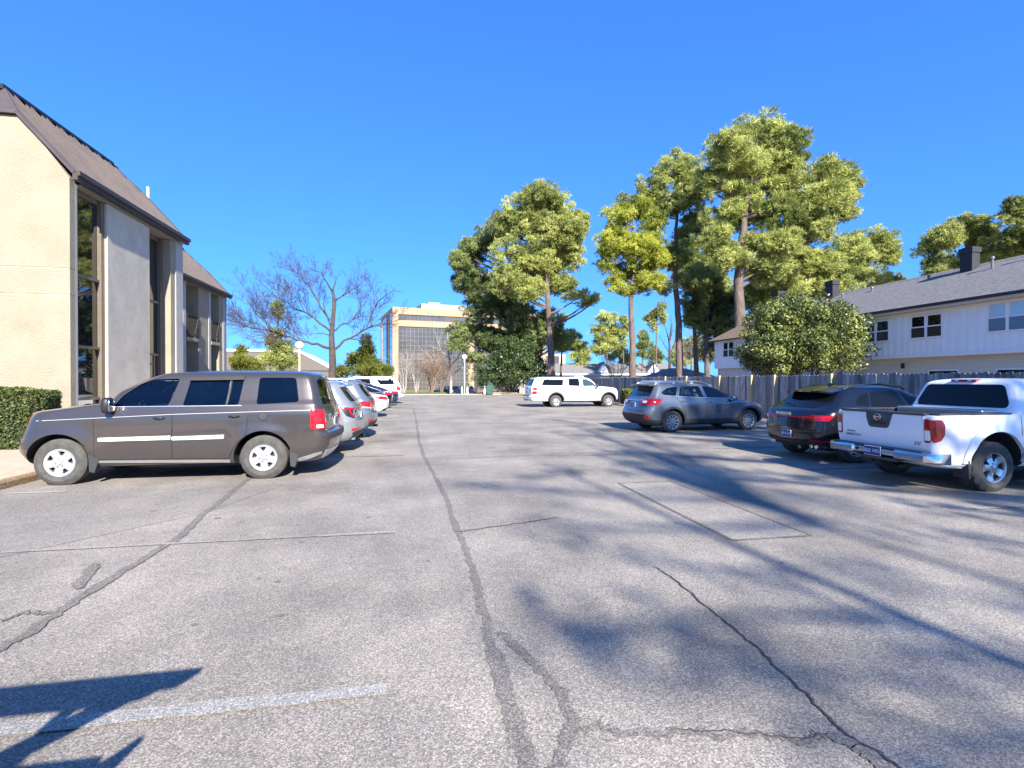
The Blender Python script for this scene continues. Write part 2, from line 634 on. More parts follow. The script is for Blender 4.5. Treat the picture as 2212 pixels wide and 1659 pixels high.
    def hit_end(s, y, z, fr=-1):
        loc = s.bvh.ray_cast(Vector((fr * 5, y, z)), Vector((-fr, 0, 0)))[0]
        return loc if loc is not None else Vector((fr * 2.3, y, z))
    def handle(s, x, z, sd, m, parent, L=.2):
        p = s.hit_side(x, z, sd)
        mb = MB()
        y = p.y + sd * .03
        mb.tube([(x - L / 2, p.y, z), (x - L / 2 + .03, y, z), (x, y + sd * .008, z), (x + L / 2 - .03, y, z), (x + L / 2, p.y, z)], [.012, .016, .018, .016, .012], 8)
        mb.blob((x, p.y - sd * .004, z - .005), (.055, .01, .035), .8, 12, 1)
        return mb.build('handle', [m, M_black], parent, True)
    def mirror(s, x, z, sd, m, size=(.08, .12, .09), out=.13):
        p = s.hit_side(x, z - .03, sd)
        mb = MB()
        mb.blob((x, p.y + sd * out, z + .03), (size[0], size[1], size[2]), .55, 16, 0)
        mb.box((x - .03, min(p.y - sd * .03, p.y + sd * out), z - .05), (x + .03, max(p.y - sd * .03, p.y + sd * out), z + .0), 1)
        mb.blob((x - size[0] * .75, p.y + sd * out, z + .03), (size[0] * .35, size[1] * .85, size[2] * .82), .5, 12, 2)
        return mb.build('mirror', [m, M_black, M_chrome], s.root, True)
    def wheels(s, style, width=.24, tread=0.0, rim_m=None, rim_r=None, tyre_m=None):
        rim_r = rim_r or s.wr * .62
        tyre = tyre_mesh(s.wr, width, rim_r, tread)
        tyre.materials.append(tyre_m or M_rubber)
        rim = rim_mesh(rim_r, style, width)
        for m in (rim_m or M_alu, M_dark, M_chrome): rim.materials.append(m)
        for ax in s.axles:
            for sd in (1, -1):
                w = empty('wheel', (ax, sd * (s.half - width / 2), s.wr - .012), 0 if sd > 0 else PI, s.root)
                t = link('tyre', tyre, w)
                r = link('rim', rim, w)
                r.rotation_euler = (0, random.uniform(0, 6), 0)
    def underside(s, z0=.2, z1=.42, w=.6):
        x0, x1 = s.axles[1] + .1, s.axles[0] - .1
        mb = MB()
        mb.box((x0, -w, z0), (x1, w, z1), 0)
        for ax in s.axles:
            mb.tube([(ax, -s.half + .12, s.wr), (ax, s.half - .12, s.wr)], .05, 8, 0)
        mb.tube([(x0 - 1.0, -.35, z0 + .08), (x0, -.3, z0 + .06)], .035, 8, 0)
        return mb.build('underbody', M_dark, s.root)
    def seat(s, x, y, z=.45, w=.26):
        rot = Matrix.Rotation(R(-14), 3, 'Y')
        mb = MB()
        mb.blob((x + .05, y, z + .12), (.27, w, .09), .5, 14)
        mb.blob((x - .26, y, z + .45), (.085, w, .36), .55, 14, 0, rot)
        o = mb.build('seat', M_trimgray, s.root, True)
        hb = MB()
        hb.blob((x - .40, y, z + .90), (.055, .14, .09), .6, 12, 0, rot)
        hb.build('headrest', M_trimgray, o, True)
        return o
    def interior(s, xd, yw, zc=1.0, rear=None, sd=1):
        mb = MB()
        mb.blob((xd, 0, zc), (.32, s.half * .8, .17), .5, 18)
        mb.build('dashboard', M_black, s.root, True)
        st = MB()
        c = Vector((xd - .38, sd * .38, zc + .02))
        rot = Matrix.Rotation(R(-68), 3, 'Y')
        pts = [c + rot @ Vector((.19 * math.cos(a), .19 * math.sin(a), 0)) for a in np.linspace(0, 2 * PI, 25)]
        st.tube(pts, .015, 6, 0, False)
        st.tube([c + rot @ Vector((.19, 0, 0)), c, c + rot @ Vector((-.1, .16, 0))], .015, 6)
        st.tube([c, c + Vector((.3, 0, -.05))], .03, 6)
        st.build('steering_wheel', M_black, s.root, True)
        for y in (-.4, .4): s.seat(xd - .95, y, zc - .55)
        for xx in (rear or []):
            for y in (-.42, .0, .42): s.seat(xx, y, zc - .52, .21)
    def plate(s, y, z, txt, fr=-1, x=None, w=.305, h=.152, m=None, size=.075, lm=None):
        p = s.hit_end(y, z, fr)
        px = (x if x is not None else p.x) + fr * .012
        root = MB()
        root.box((px - .006, y - w / 2, z - h / 2), (px + .006, y + w / 2, z + h / 2), 0, .004)
        mm = m or M_plateblue
        o = root.build('license_plate', M_platewhite, s.root)
        b = MB()
        b.box((px + fr * .006, y - w / 2 + .008, z - h / 2 + .008), (px + fr * .0085, y + w / 2 - .008, z + h / 2 - .008))
        b.build('plate_face', mm, o)
        if txt:
            text_part('lettering', txt, size, lm or M_platewhite, o, (px + fr * .0095, y, z), (PI / 2, 0, -PI / 2 if fr < 0 else PI / 2), .001)
        return o
    def end_text(s, name, txt, y, z, size, m, parent=None, fr=-1, shear=0, sx=1.0, x=None, tilt=0):
        p = s.hit_end(y, z, fr)
        return text_part(name, txt, size, m, parent or s.root, ((x if x is not None else p.x) + fr * .012, y, z), (PI / 2 + tilt, 0, -PI / 2 if fr < 0 else PI / 2), .002, 'CENTER', shear, sx)

def grow_poly(pts, d):
    """outline moved outward by d"""
    n = len(pts)
    ar = sum(pts[i][0] * pts[(i + 1) % n][1] - pts[(i + 1) % n][0] * pts[i][1] for i in range(n))
    sg = 1 if ar > 0 else -1
    out = []
    for i in range(n):
        a = Vector(pts[i]) - Vector(pts[i - 1]); b = Vector(pts[(i + 1) % n]) - Vector(pts[i])
        if a.length < 1e-6 or b.length < 1e-6:
            out.append(tuple(pts[i])); continue
        na = Vector((a.y, -a.x)).normalized() * sg; nb = Vector((b.y, -b.x)).normalized() * sg
        m = (na + nb)
        m = m.normalized() if m.length > 1e-6 else na
        k = d / max(.5, m.dot(na))
        out.append((pts[i][0] + m.x * k, pts[i][1] + m.y * k))
    return out

def tyre_mesh(r, w, rim, tread):
    mb = MB()
    h = w / 2
    sh = r - .028
    prof = [(rim * .97, -h + .02), (rim * 1.02, -h + .004), ((rim + r) / 2 - .01, -h - .006), (sh - .012, -h + .012), (r - .008, -h + .04), (r, -h * .6), (r, -h * .22), (r - .008, -h * .2), (r - .008, -h * .14), (r, -h * .12), (r, h * .12),
            (r - .008, h * .14), (r - .008, h * .2), (r, h * .22), (r, h * .6), (r - .008, h - .04), (sh - .012, h - .012), ((rim + r) / 2 - .01, h + .006), (rim * 1.02, h - .004), (rim * .97, h - .02)]
    n = 96 if tread else 56
    jit = None
    if tread:
        def jit(j, k):
            if 3 <= j <= 16:
                ph = (k + (j % 3) * 2) % 6
                return tread * (0.6 if ph < 3 else -0.9)
            return 0
    mb.lathe(prof, n, 'y', (0, 0, 0), 0, jit)
    # no end caps: the rim fills them
    me = bpy.data.meshes.new('tyre')
    fs = [f for f in mb.f if len(f) == 4]
    me.from_pydata(mb.v, [], fs)
    me.update()
    fix_normals(me)
    me.polygons.foreach_set('use_smooth', [True] * len(me.polygons))
    me.set_sharp_from_angle(angle=R(28))
    return me

def rim_mesh(rm, style, width):
    """rim face with openings: style = dict(n, r0, r1, a0, a1, dish, lugs)"""
    n_ang = 120
    rad = [0.0, .06, .16, .2, .3, .36, .45, .5, .56, .62, .68, .74, .79, .84, .88, .93, .97, 1.0]
    dish = style.get('dish', .03)
    yo = width / 2 - .012
    def depth(p):
        if p > .92: return -.004 - .004 * (1 - p) / .08
        if p < .22: return -dish * .35
        return -dish * (1 - .55 * abs((p - .6) / .4))
    bm = bmesh.new()
    grid = []
    for p in rad:
        ring = []
        for k in range(n_ang):
            t = 2 * PI * k / n_ang
            ring.append(bm.verts.new((p * rm * math.cos(t), yo + depth(p), p * rm * math.sin(t))) if p > 0 else None)
        grid.append(ring)
    c = bm.verts.new((0, yo + depth(0), 0))
    holes = style
    def is_hole(p, t):
        if not (holes['r0'] < p < holes['r1']): return False
        seg = 2 * PI / holes['n']
        a = (t % seg) - seg / 2
        f = (p - holes['r0']) / (holes['r1'] - holes['r0'])
        ha = R(holes['a0'] + (holes['a1'] - holes['a0']) * f)
        return abs(a) < ha
    for j in range(len(rad) - 1):
        for k in range(n_ang):
            k2 = (k + 1) % n_ang
            pm = (rad[j] + rad[j + 1]) / 2
            tm = 2 * PI * (k + .5) / n_ang
            if is_hole(pm, tm): continue
            if j == 0: bm.faces.new((c, grid[1][k2], grid[1][k]))
            else: bm.faces.new((grid[j][k], grid[j][k2], grid[j + 1][k2], grid[j + 1][k]))
    be = [e for e in bm.edges if e.is_boundary]
    r = bmesh.ops.extrude_edge_only(bm, edges=be)
    for g in r['geom']:
        if isinstance(g, bmesh.types.BMVert):
            rr = math.hypot(g.co.x, g.co.z)
            g.co.y -= (.035 if rr < rm * .97 else width - .04)
    for q in [q for q in bm.verts if not q.link_faces]: bm.verts.remove(q)
    bmesh.ops.recalc_face_normals(bm, faces=bm.faces)
    me = bpy.data.meshes.new('rim')
    bm.to_mesh(me); bm.free()
    base = [(v.co[:]) for v in me.vertices], [tuple(p.vertices) for p in me.polygons]
    mb = MB()
    mb.add(*base, 0)
    mb.lathe([(0, yo - .075), (rm * .93, yo - .075), (rm * .95, yo - .08)], 32, 'y', (0, 0, 0), 1)
    lugs = style.get('lugs', 5)
    for i in range(lugs):
        a = 2 * PI * i / lugs + .3
        q = Vector((math.cos(a) * rm * .25, 0, math.sin(a) * rm * .25))
        yy = yo + depth(.25)
        mb.tube([q + Vector((0, yy - .01, 0)), q + Vector((0, yy + .014, 0))], .012, 6, 2)
    yc = yo + depth(.1)
    mb.lathe([(rm * .15, yc - .006), (rm * .14, yc + .012), (rm * .08, yc + .016), (0, yc + .016)], 24, 'y', (0, 0, 0), 0)
    me2 = bpy.data.meshes.new('rim')
    me2.from_pydata(mb.v, [], mb.f)
    me2.update()
    me2.polygons.foreach_set('material_index', mb.m)
    me2.polygons.foreach_set('use_smooth', [True] * len(me2.polygons))
    me2.set_sharp_from_angle(angle=R(30))
    return me2

RIM_STEEL = dict(n=5, r0=.5, r1=.79, a0=9, a1=17, dish=.02, lugs=5)
RIM_SLOTS = dict(n=10, r0=.36, r1=.88, a0=5, a1=9.5, dish=.02, lugs=5)
RIM_FIVE = dict(n=5, r0=.36, r1=.88, a0=8, a1=21, dish=.045, lugs=6)
RIM_SIX = dict(n=6, r0=.52, r1=.8, a0=10, a1=12, dish=.02, lugs=6)
RIM_TWIN = dict(n=10, r0=.3, r1=.88, a0=9, a1=13, dish=.035, lugs=5)
# ------------------------------------------------------------------ the taupe SUV, side on, left
P_taupe = paint('taupe_paint', (0.082, 0.071, 0.067), 0.55, 0.26)
P_silver = paint('silver_paint', (0.31, 0.33, 0.34), 0.5, 0.27)
P_silverblue = paint('silver_blue_paint', (0.20, 0.235, 0.26), 0.55, 0.26)
P_white = paint('white_paint', (0.80, 0.81, 0.82), 0.0, 0.35, 0.015)
P_gray = paint('gray_metallic_paint', (0.125, 0.15, 0.178), 0.5, 0.28)
P_black = paint('black_paint', (0.005, 0.006, 0.011), 0.0, 0.2, 0.02, 0.6)
P_navy = paint('navy_paint', (0.02, 0.035, 0.09), 0.4, 0.2)

M_strip = mat('bright_strip', (0.72, 0.74, 0.74), 0.25, metal=0.3, noise=(9, .25))
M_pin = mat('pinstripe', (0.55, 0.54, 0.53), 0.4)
def taupe_suv():
    rows = [(.26, 2.0, -2.26, .80, .25, .20, .10, .06), (.30, 2.10, -2.32, .90, .30, .22, .12, .08), (.42, 2.27, -2.42, .945, .35, .25, .14, .10),
            (.55, 2.38, -2.48, .962, .40, .25, .16, .10), (.70, 2.37, -2.50, .968, .40, .25, .16, .10), (.745, 2.34, -2.47, .97, .40, .22, .16, .09),
            (.785, 2.32, -2.41, .972, .38, .18, .15, .07), (.93, 2.26, -2.395, .972, .38, .16, .15, .06), (1.09, 2.20, -2.37, .966, .38, .15, .15, .06),
            (1.155, 2.12, -2.355, .952, .36, .15, .15, .05), (1.20, 1.84, -2.34, .935, .33, .15, .14, .05), (1.245, 1.54, -2.325, .92, .30, .14, .14, .05),
            (1.285, 1.24, -2.31, .90, .27, .14, .14, .05), (1.325, 1.11, -2.295, .88, .25, .14, .14, .05), (1.48, .965, -2.255, .825, .25, .13, .13, .05),
            (1.61, .70, -2.22, .78, .24, .13, .13, .05), (1.715, .47, -2.185, .735, .22, .13, .12, .05), (1.765, .31, -2.15, .69, .22, .14, .12, .06),
            (1.795, .05, -2.07, .61, .22, .2, .12, .08), (1.82, -.35, -1.9, .42, .2, .2, .1, .1), (1.828, -.8, -1.5, .08, .05, .05, .02, .02)]
    fwin = [(.845, 1.235), (.75, 1.40), (.50, 1.60), (.33, 1.668), (-.06, 1.685), (.06, 1.235)]
    rwin = [(-.155, 1.235), (-.225, 1.675), (-1.045, 1.69), (-.995, 1.24)]
    qwin = [(-1.285, 1.70), (-1.87, 1.70), (-1.945, 1.285), (-1.275, 1.25)]
    rear = [(-.62, 1.67), (.62, 1.67), (.70, 1.235), (-.70, 1.235)]
    ws = [(-.66, 1.65), (.66, 1.65), (.76, 1.36), (-.76, 1.36)]
    def hollow(c):
        out = [c.cabin(.55, 1.77, 1.25, -2.2)]
        for w in (fwin, rwin, qwin):
            mb = MB(); mb.prism(roundpoly(w, .05), 'y', -1.6, 1.6); out.append(cutter_from(mb))
        mb = MB(); mb.prism(roundpoly(rear, .07), 'x', -3.2, -1.9); out.append(cutter_from(mb))
        mb = MB(); mb.prism(roundpoly(ws, .07), 'x', .35, 2.2); out.append(cutter_from(mb))
        return out
    c = Car('parked_suv', 'taupe boxy SUV parked side on with white steel wheels and a chrome door strip', 'SUV', -3.95, 10.06, 180, rows, (1.60, -1.388), .372, .945,
            P_taupe, 'cars in the left row', arch=.455, arch_z=.36, hollow=hollow, flare=.028)
    for sd in (1, -1):
        d1 = [(1.085, .40), (1.095, 1.04), (1.06, 1.16), (.90, 1.215), (-.095, 1.215), (-.02, 1.14), (-.01, .385)]
        d2 = [(-.022, .385), (-.034, 1.14), (-.108, 1.215), (-1.16, 1.205), (-1.13, .75), (-.99, .62), (-.90, .47), (-.87, .37)]
        for d, hx in ((d1, .165), (d2, -.95)):
            o = c.door(roundpoly(d, .03), P_taupe, sd)
            c.handle(hx, 1.045 if hx > 0 else 1.06, sd, M_black, o, .17)
            a, b = (1.035, -.003) if hx > 0 else (-.02, -.80)
            c.side('door_strip', roundpoly([(a, .685), (a, .745), (b, .762), (b, .695)], .02), M_strip, sd, .022, .02, .2, o)
        c.side('window', roundpoly(fwin, .05), G_clear, sd, -.012, 0)
        o = c.side('window', roundpoly(rwin, .04), G_tint, sd, -.012, 0)
        c.side('window_divider', [(-.80, 1.24), (-.83, 1.24), (-.865, 1.688), (-.835, 1.688)], M_black, sd, .003, .02, .2, o)
        c.side('window_visor', roundpoly([(-.20, 1.64), (-.20, 1.695), (-1.06, 1.712), (-1.05, 1.655)], .02), M_black, sd, .03, .03, .2, o)
        c.side('window', roundpoly(qwin, .07), G_tint, sd, -.006, 0)
        c.side('window_sill', [(.87, 1.222), (.87, 1.232), (-1.04, 1.238), (-1.04, 1.226)], M_alu, sd, .012, .014, .3)
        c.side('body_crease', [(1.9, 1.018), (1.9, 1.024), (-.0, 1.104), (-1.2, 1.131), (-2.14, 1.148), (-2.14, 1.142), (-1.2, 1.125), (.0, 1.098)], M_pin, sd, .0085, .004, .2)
        c.side('tail_light', roundpoly([(-2.145, 1.155), (-2.15, .825), (-2.335, .825), (-2.31, 1.155)], .02), M_redbright, sd, .014, .02, .05)
        c.side('reversing_light', [(-2.24, .845), (-2.24, .90), (-2.325, .90), (-2.33, .845)], M_whitelens, sd, .020, .008, .05)
        c.side('headlight', roundpoly([(2.12, 1.135), (2.03, 1.125), (2.13, .95), (2.24, .93)], .03), M_amber, sd, .01, .012, .05)
        c.side('sill_guard', roundpoly([(1.07, .385), (1.07, .345), (-.88, .30), (-.88, .345)], .01), M_alu, sd, .015, .02, .2)
        for ax, s2 in ((1.60, -1), (-1.388, -1)):
            mb = MB()
            x = ax - .47
            mb.prism([(x + .05, .49), (x - .10, .40), (x - .035, .19), (x + .035, .21)], 'y', sd * .88 - .03, sd * .88 + .09 if sd > 0 else sd * .88 + .03)
            mb.build('mud_flap', M_clad, c.root)
        c.side('rear_skirt', [(-1.80, .30), (-1.80, .265), (-2.05, .30), (-2.30, .40), (-2.30, .445)], M_alu, sd, .014, .02, .1)
        c.mirror(.86, 1.23, sd, M_black, (.065, .10, .125), .12)
    c.side('fuel_door', [(-1.395 + .085 * math.cos(a), 1.055 + .072 * math.sin(a)) for a in np.linspace(0, 2 * PI, 25)[:-1]], M_black, 1, .003, .006, .1)
    c.side('fuel_cap', [(-1.395 + .068 * math.cos(a), 1.055 + .056 * math.sin(a)) for a in np.linspace(0, 2 * PI, 25)[:-1]], M_clad, 1, .007, .006, .1)
    c.end('rear_window', roundpoly(rear, .07), G_tint, -1, -.008, 0)
    c.end('windscreen', roundpoly(ws, .07), G_clear, 1, -.008, 0)
    for sd in (1, -1): c.end('tail_light', roundpoly([(sd * .80, 1.15), (sd * .905, 1.15), (sd * .93, .83), (sd * .80, .83)], .02), M_redbright, -1, .014, .02, .05)
    t = c.end('tailgate', roundpoly([(-.78, 1.18), (.78, 1.18), (.76, .80), (-.76, .80)], .05), P_taupe, -1)
    c.end('chrome_bar', roundpoly([(-.42, 1.0), (.42, 1.0), (.42, 1.06), (-.42, 1.06)], .02), M_chrome, -1, .022, .02, .1, t)
    c.plate(0, .91, '', -1)
    c.end('rear_bumper_trim', roundpoly([(-.9, .735), (.9, .735), (.86, .64), (-.86, .64)], .03), M_clad, -1, .012, .02)
    c.end('lower_bumper', roundpoly([(-.8, .46), (.8, .46), (.72, .30), (-.72, .30)], .03), M_alu, -1, .012, .02)
    c.end('grille', roundpoly([(-.6, 1.05), (.6, 1.05), (.55, .78), (-.55, .78)], .05), M_chrome, 1, .01)
    c.wheels(RIM_STEEL, .235, 0.0, M_whitealu, .225)
    c.underside(.24, .5, .7)
    c.interior(1.0, .8, 1.1, (-.75, -1.6))
    wp = MB(); wp.tube([c.hit_end(.0, 1.26) + Vector((-.02, 0, 0)), c.hit_end(.5, 1.36) + Vector((-.03, 0, 0))], .012, 6)
    wp.build('rear_wiper', M_black, c.root)
    return c

# ------------------------------------------------------------------ crossovers and saloons further down the left row
def crossover(name, label, u, v, pnt, spoiler, z=1.0, light='slim', group='cars in the left row', roof_rail=None, hollow=False, head=180, rims=RIM_TWIN):
    k = z
    rows = [(.24, 1.85, -1.95, .74, .3, .3, .1, .1), (.32, 2.10, -2.12, .87, .35, .3, .15, .12), (.45, 2.22, -2.24, .91, .45, .34, .2, .14), (.60, 2.24, -2.27, .925, .5, .34, .22, .14),
            (.72, 2.2, -2.26, .93, .5, .3, .22, .12), (.80, 2.14, -2.21, .93, .5, .27, .22, .10), (.95 * k, 2.02, -2.19, .925, .48, .25, .22, .1), (1.02 * k, 1.75, -2.18, .915, .42, .25, .2, .1),
            (1.08 * k, 1.35, -2.17, .895, .38, .25, .2, .1), (1.12 * k, 1.1, -2.14, .87, .34, .24, .18, .1), (1.22 * k, .88, -2.05, .82, .3, .22, .16, .09), (1.38 * k, .55, -1.92, .75, .28, .2, .15, .08),
            (1.52 * k, .2, -1.83, .68, .26, .18, .14, .07), (1.59 * k, -.1, -1.80, .61, .25, .18, .12, .06), (1.63 * k, -.45, -1.7, .47, .22, .2, .1, .06), (1.65 * k, -.7, -1.3, .1, .05, .05, .02, .02)]
    w1 = [(1.0, 1.12 * k), (.5, 1.40 * k), (.12, 1.50 * k), (-.1, 1.51 * k), (-.02, 1.10 * k)]
    w2 = [(-.1, 1.10 * k), (-.17, 1.51 * k), (-.85, 1.50 * k), (-.98, 1.14 * k)]
    w3 = [(-1.06, 1.15 * k), (-.95, 1.49 * k), (-1.35, 1.45 * k), (-1.66, 1.24 * k)]
    rw = [(-.56, 1.50 * k), (.56, 1.50 * k), (.68, 1.17 * k), (-.68, 1.17 * k)]
    def hol(c):
        out = [c.cabin(.5, 1.58 * k, 1.2, -1.9)]
        for w in (w1, w2, w3):
            mb = MB(); mb.prism(roundpoly(w, .05), 'y', -1.6, 1.6); out.append(cutter_from(mb))
        return out
    c = Car(name, label, 'SUV', u, v, head, rows, (1.36, -1.36), .355, .90, pnt, group, arch=.41, hollow=hol if hollow else None, flare=.015)
    gm = G_shadow if hollow else M_tint
    for sd in (1, -1):
        d1 = [(.96, .36), (.98, .95), (.92, 1.09 * k), (-.05, 1.08 * k), (-.02, .36)]
        d2 = [(-.032, .36), (-.062, 1.08 * k), (-1.05, 1.10 * k), (-1.03, .82), (-.90, .70), (-.86, .36)]
        for d, hx in ((d1, .13), (d2, -.8)):
            o = c.door(roundpoly(d, .03), pnt, sd, .14)
            c.handle(hx, 1.0, sd, pnt, o, .18)
        for w in (w1, w2, w3):
            if not hollow: c.side('window_trim', roundpoly([(a, b) for a, b in w], .05), M_black, sd, .001, 0, .14)
            c.side('window', roundpoly(w, .06), gm, sd, -.01 if hollow else .004, 0, .14)
        c.side('cladding', [(.9, .34), (.9, .27), (-.86, .27), (-.86, .34)], M_clad, sd, .012, .02, .2)
        c.mirror(.86, 1.10 * k, sd, pnt, (.09, .12, .08), .12)
        if light == 'slim':
            c.side('tail_light', [(-1.82, 1.065), (-2.14, 1.03), (-2.16, .985), (-1.86, 1.03)], M_redbright, sd, .012, .02, .06)
            c.side('tail_lens', [(-1.86, 1.025), (-2.15, .98), (-2.13, .80), (-1.98, .86)], M_black, sd, .008, .015, .06)
            c.side('tail_fang', [(-2.02, .985), (-2.05, .98), (-2.12, .83), (-2.08, .84)], M_redbright, sd, .012, .01, .06)
        else:
            c.side('tail_light', roundpoly([(-1.86, 1.08), (-2.14, 1.06), (-2.15, .90), (-1.93, .93)], .03), M_redbright, sd, .014, .02, .06)
            c.side('reversing_light', [(-1.93, .93), (-2.15, .90), (-2.15, .87), (-1.93, .90)], M_whitelens, sd, .014, .02, .06)
        c.side('headlight', roundpoly([(2.02, .90), (1.75, .95), (1.85, .80), (2.08, .78)], .03), M_whitelens, sd, .008, .01, .08)
    for yy in ((-.86, -.3), (.3, .86)):
        if light == 'slim':
            c.end('tail_bar', [(yy[0], 1.00), (yy[1], 1.00), (yy[1], 1.035), (yy[0], 1.035)], M_redbright, -1, .012, .02, .08)
        else:
            c.end('tail_light', [(yy[0], .90), (yy[1], .92), (yy[1], 1.06), (yy[0], 1.07)], M_redbright, -1, .012, .02, .08)
    c.end('rear_window', roundpoly(rw, .08), M_tint, -1, .004, 0)
    c.end('lower_bumper', roundpoly([(-.82, .50), (.82, .50), (.70, .30), (-.70, .30)], .05), M_clad, -1, .012, .02)
    for yy in (-.68, .68):
        c.end('reflector', roundpoly([(yy - .16, .53), (yy + .16, .53), (yy + .16, .575), (yy - .16, .575)], .01), M_redbright, -1, .016, .02)
        mb = MB(); p = c.hit_end(yy * .85, .34)
        mb.blob((p.x + .02, p.y, .33), (.06, .11, .04), .5, 14)
        mb.build('exhaust_tip', M_chrome, c.root, True)
    c.plate(0, .84, '', -1)
    ws_ = c.end('windscreen', roundpoly([(-.6, 1.46 * k), (.6, 1.46 * k), (.74, 1.16 * k), (-.74, 1.16 * k)], .06), M_tint, 1, .004, 0)
    sp = MB()
    zt = 1.60 * k
    L = spoiler
    vs = []
    for y in np.linspace(-.60, .60, 13):
        e = (abs(y) / .6) ** 3
        vs += [(-1.45, y, zt + .012 - .03 * e), (-1.75 - L + .10 * e, y, zt - .045 - .02 * e), (-1.75 - L + .11 * e, y, zt - .075 - .02 * e), (-1.72, y, zt - .10)]
    fs = []
    for i in range(12):
        for q in range(4):
            fs.append((i * 4 + q, i * 4 + (q + 1) % 4, (i + 1) * 4 + (q + 1) % 4, (i + 1) * 4 + q))
    fs += [(0, 1, 2, 3), (48, 49, 50, 51)]
    sp.add(vs, fs)
    sp.build('spoiler', pnt, c.root, True)
    if roof_rail:
        for sd in (1, -1):
            mb = MB()
            pts = [(.05, .60 * sd, 1.57 * k), (-.05, .60 * sd, 1.62 * k), (-.7, .60 * sd, 1.66 * k), (-1.35, .60 * sd, 1.64 * k), (-1.5, .60 * sd, 1.59 * k)]
            mb.tube(pts, .018, 6); mb.build('roof_rail', roof_rail, c.root, True)
    c.wheels(rims, .225)
    c.underside(.22, .4, .62)
    if hollow: c.interior(.9, .75, 1.0, (-.75,))
    return c

def saloon(name, label, u, v, pnt, group='cars in the left row', h=1.45, head=180):
    rows = [(.20, 2.0, -2.1, .74, .3, .3, .1, .1), (.30, 2.3, -2.30, .86, .35, .3, .15, .12), (.45, 2.42, -2.44, .905, .5, .38, .25, .16), (.62, 2.42, -2.45, .92, .5, .36, .25, .16),
            (.76, 2.3, -2.43, .92, .5, .34, .24, .14), (.88, 2.0, -2.40, .915, .45, .32, .22, .13), (.95, 1.5, -2.32, .90, .4, .3, .2, .12), (.985, 1.15, -2.1, .885, .36, .28, .2, .1), (1.02, .98, -1.85, .86, .32, .26, .18, .1),
            (1.12, .72, -1.55, .80, .3, .24, .16, .1), (1.24, .4, -1.2, .73, .28, .22, .14, .1), (1.36, -.0, -.85, .65, .26, .22, .13, .1), (h - .03, -.3, -.55, .5, .22, .2, .1, .08), (h, -.45, -.5, .1, .02, .02, .0, .0)]
    rows[-2] = (h - .035, -.1, -.75, .54, .2, .2, .1, .08)
    rows[-1] = (h, -.3, -.5, .1, .05, .05, .02, .02)
    c = Car(name, label, 'car', u, v, head, rows, (1.40, -1.38), .335, .885, pnt, group, arch=.385, flare=.012)
    for sd in (1, -1):
        d1 = [(.98, .34), (1.0, .85), (.9, .975), (-.05, .985), (.0, .34)]
        d2 = [(-.012, .34), (-.062, .985), (-1.08, .985), (-1.06, .80), (-.92, .66), (-.88, .34)]
        for d, hx in ((d1, .13), (d2, -.8)):
            o = c.door(roundpoly(d, .03), pnt, sd, .14)
            c.handle(hx, .89, sd, pnt, o, .18)
        w1 = [(.82, 1.025), (.38, 1.24), (.02, 1.34), (-.12, 1.345), (-.06, 1.01)]
        w2 = [(-.13, 1.01), (-.18, 1.345), (-.62, 1.34), (-.95, 1.22), (-1.22, 1.05)]
        for w in (w1, w2): c.side('window', roundpoly(w, .05), M_tint, sd, .004, 0, .14)
        c.side('tail_light', [(-1.86, .905), (-2.16, .945), (-2.36, .90), (-2.38, .79), (-2.1, .82)], M_redbright, sd, .012, .02, .06)
        c.side('headlight', roundpoly([(2.2, .72), (1.85, .80), (1.95, .66), (2.25, .62)], .03), M_whitelens, sd, .008, .01, .08)
        c.mirror(.72, 1.02, sd, pnt, (.09, .11, .07), .11)
        c.end('tail_light', [(sd * .45, .80), (sd * .83, .80), (sd * .83, .90), (sd * .45, .90)], M_redbright, -1, .012, .02, .08)
    c.end('rear_window', roundpoly([(-.5, 1.33), (.5, 1.33), (.66, 1.05), (-.66, 1.05)], .08), M_tint, -1, .004, 0)
    c.end('windscreen', roundpoly([(-.5, 1.33), (.5, 1.33), (.68, 1.06), (-.68, 1.06)], .08), M_tint, 1, .004, 0)
    c.end('lower_bumper', roundpoly([(-.8, .40), (.8, .40), (.7, .27), (-.7, .27)], .04), M_clad, -1, .01, .02)
    c.plate(0, .72, '', -1)
    c.wheels(RIM_TWIN, .21)
    c.underside(.19, .36, .6)
    return c

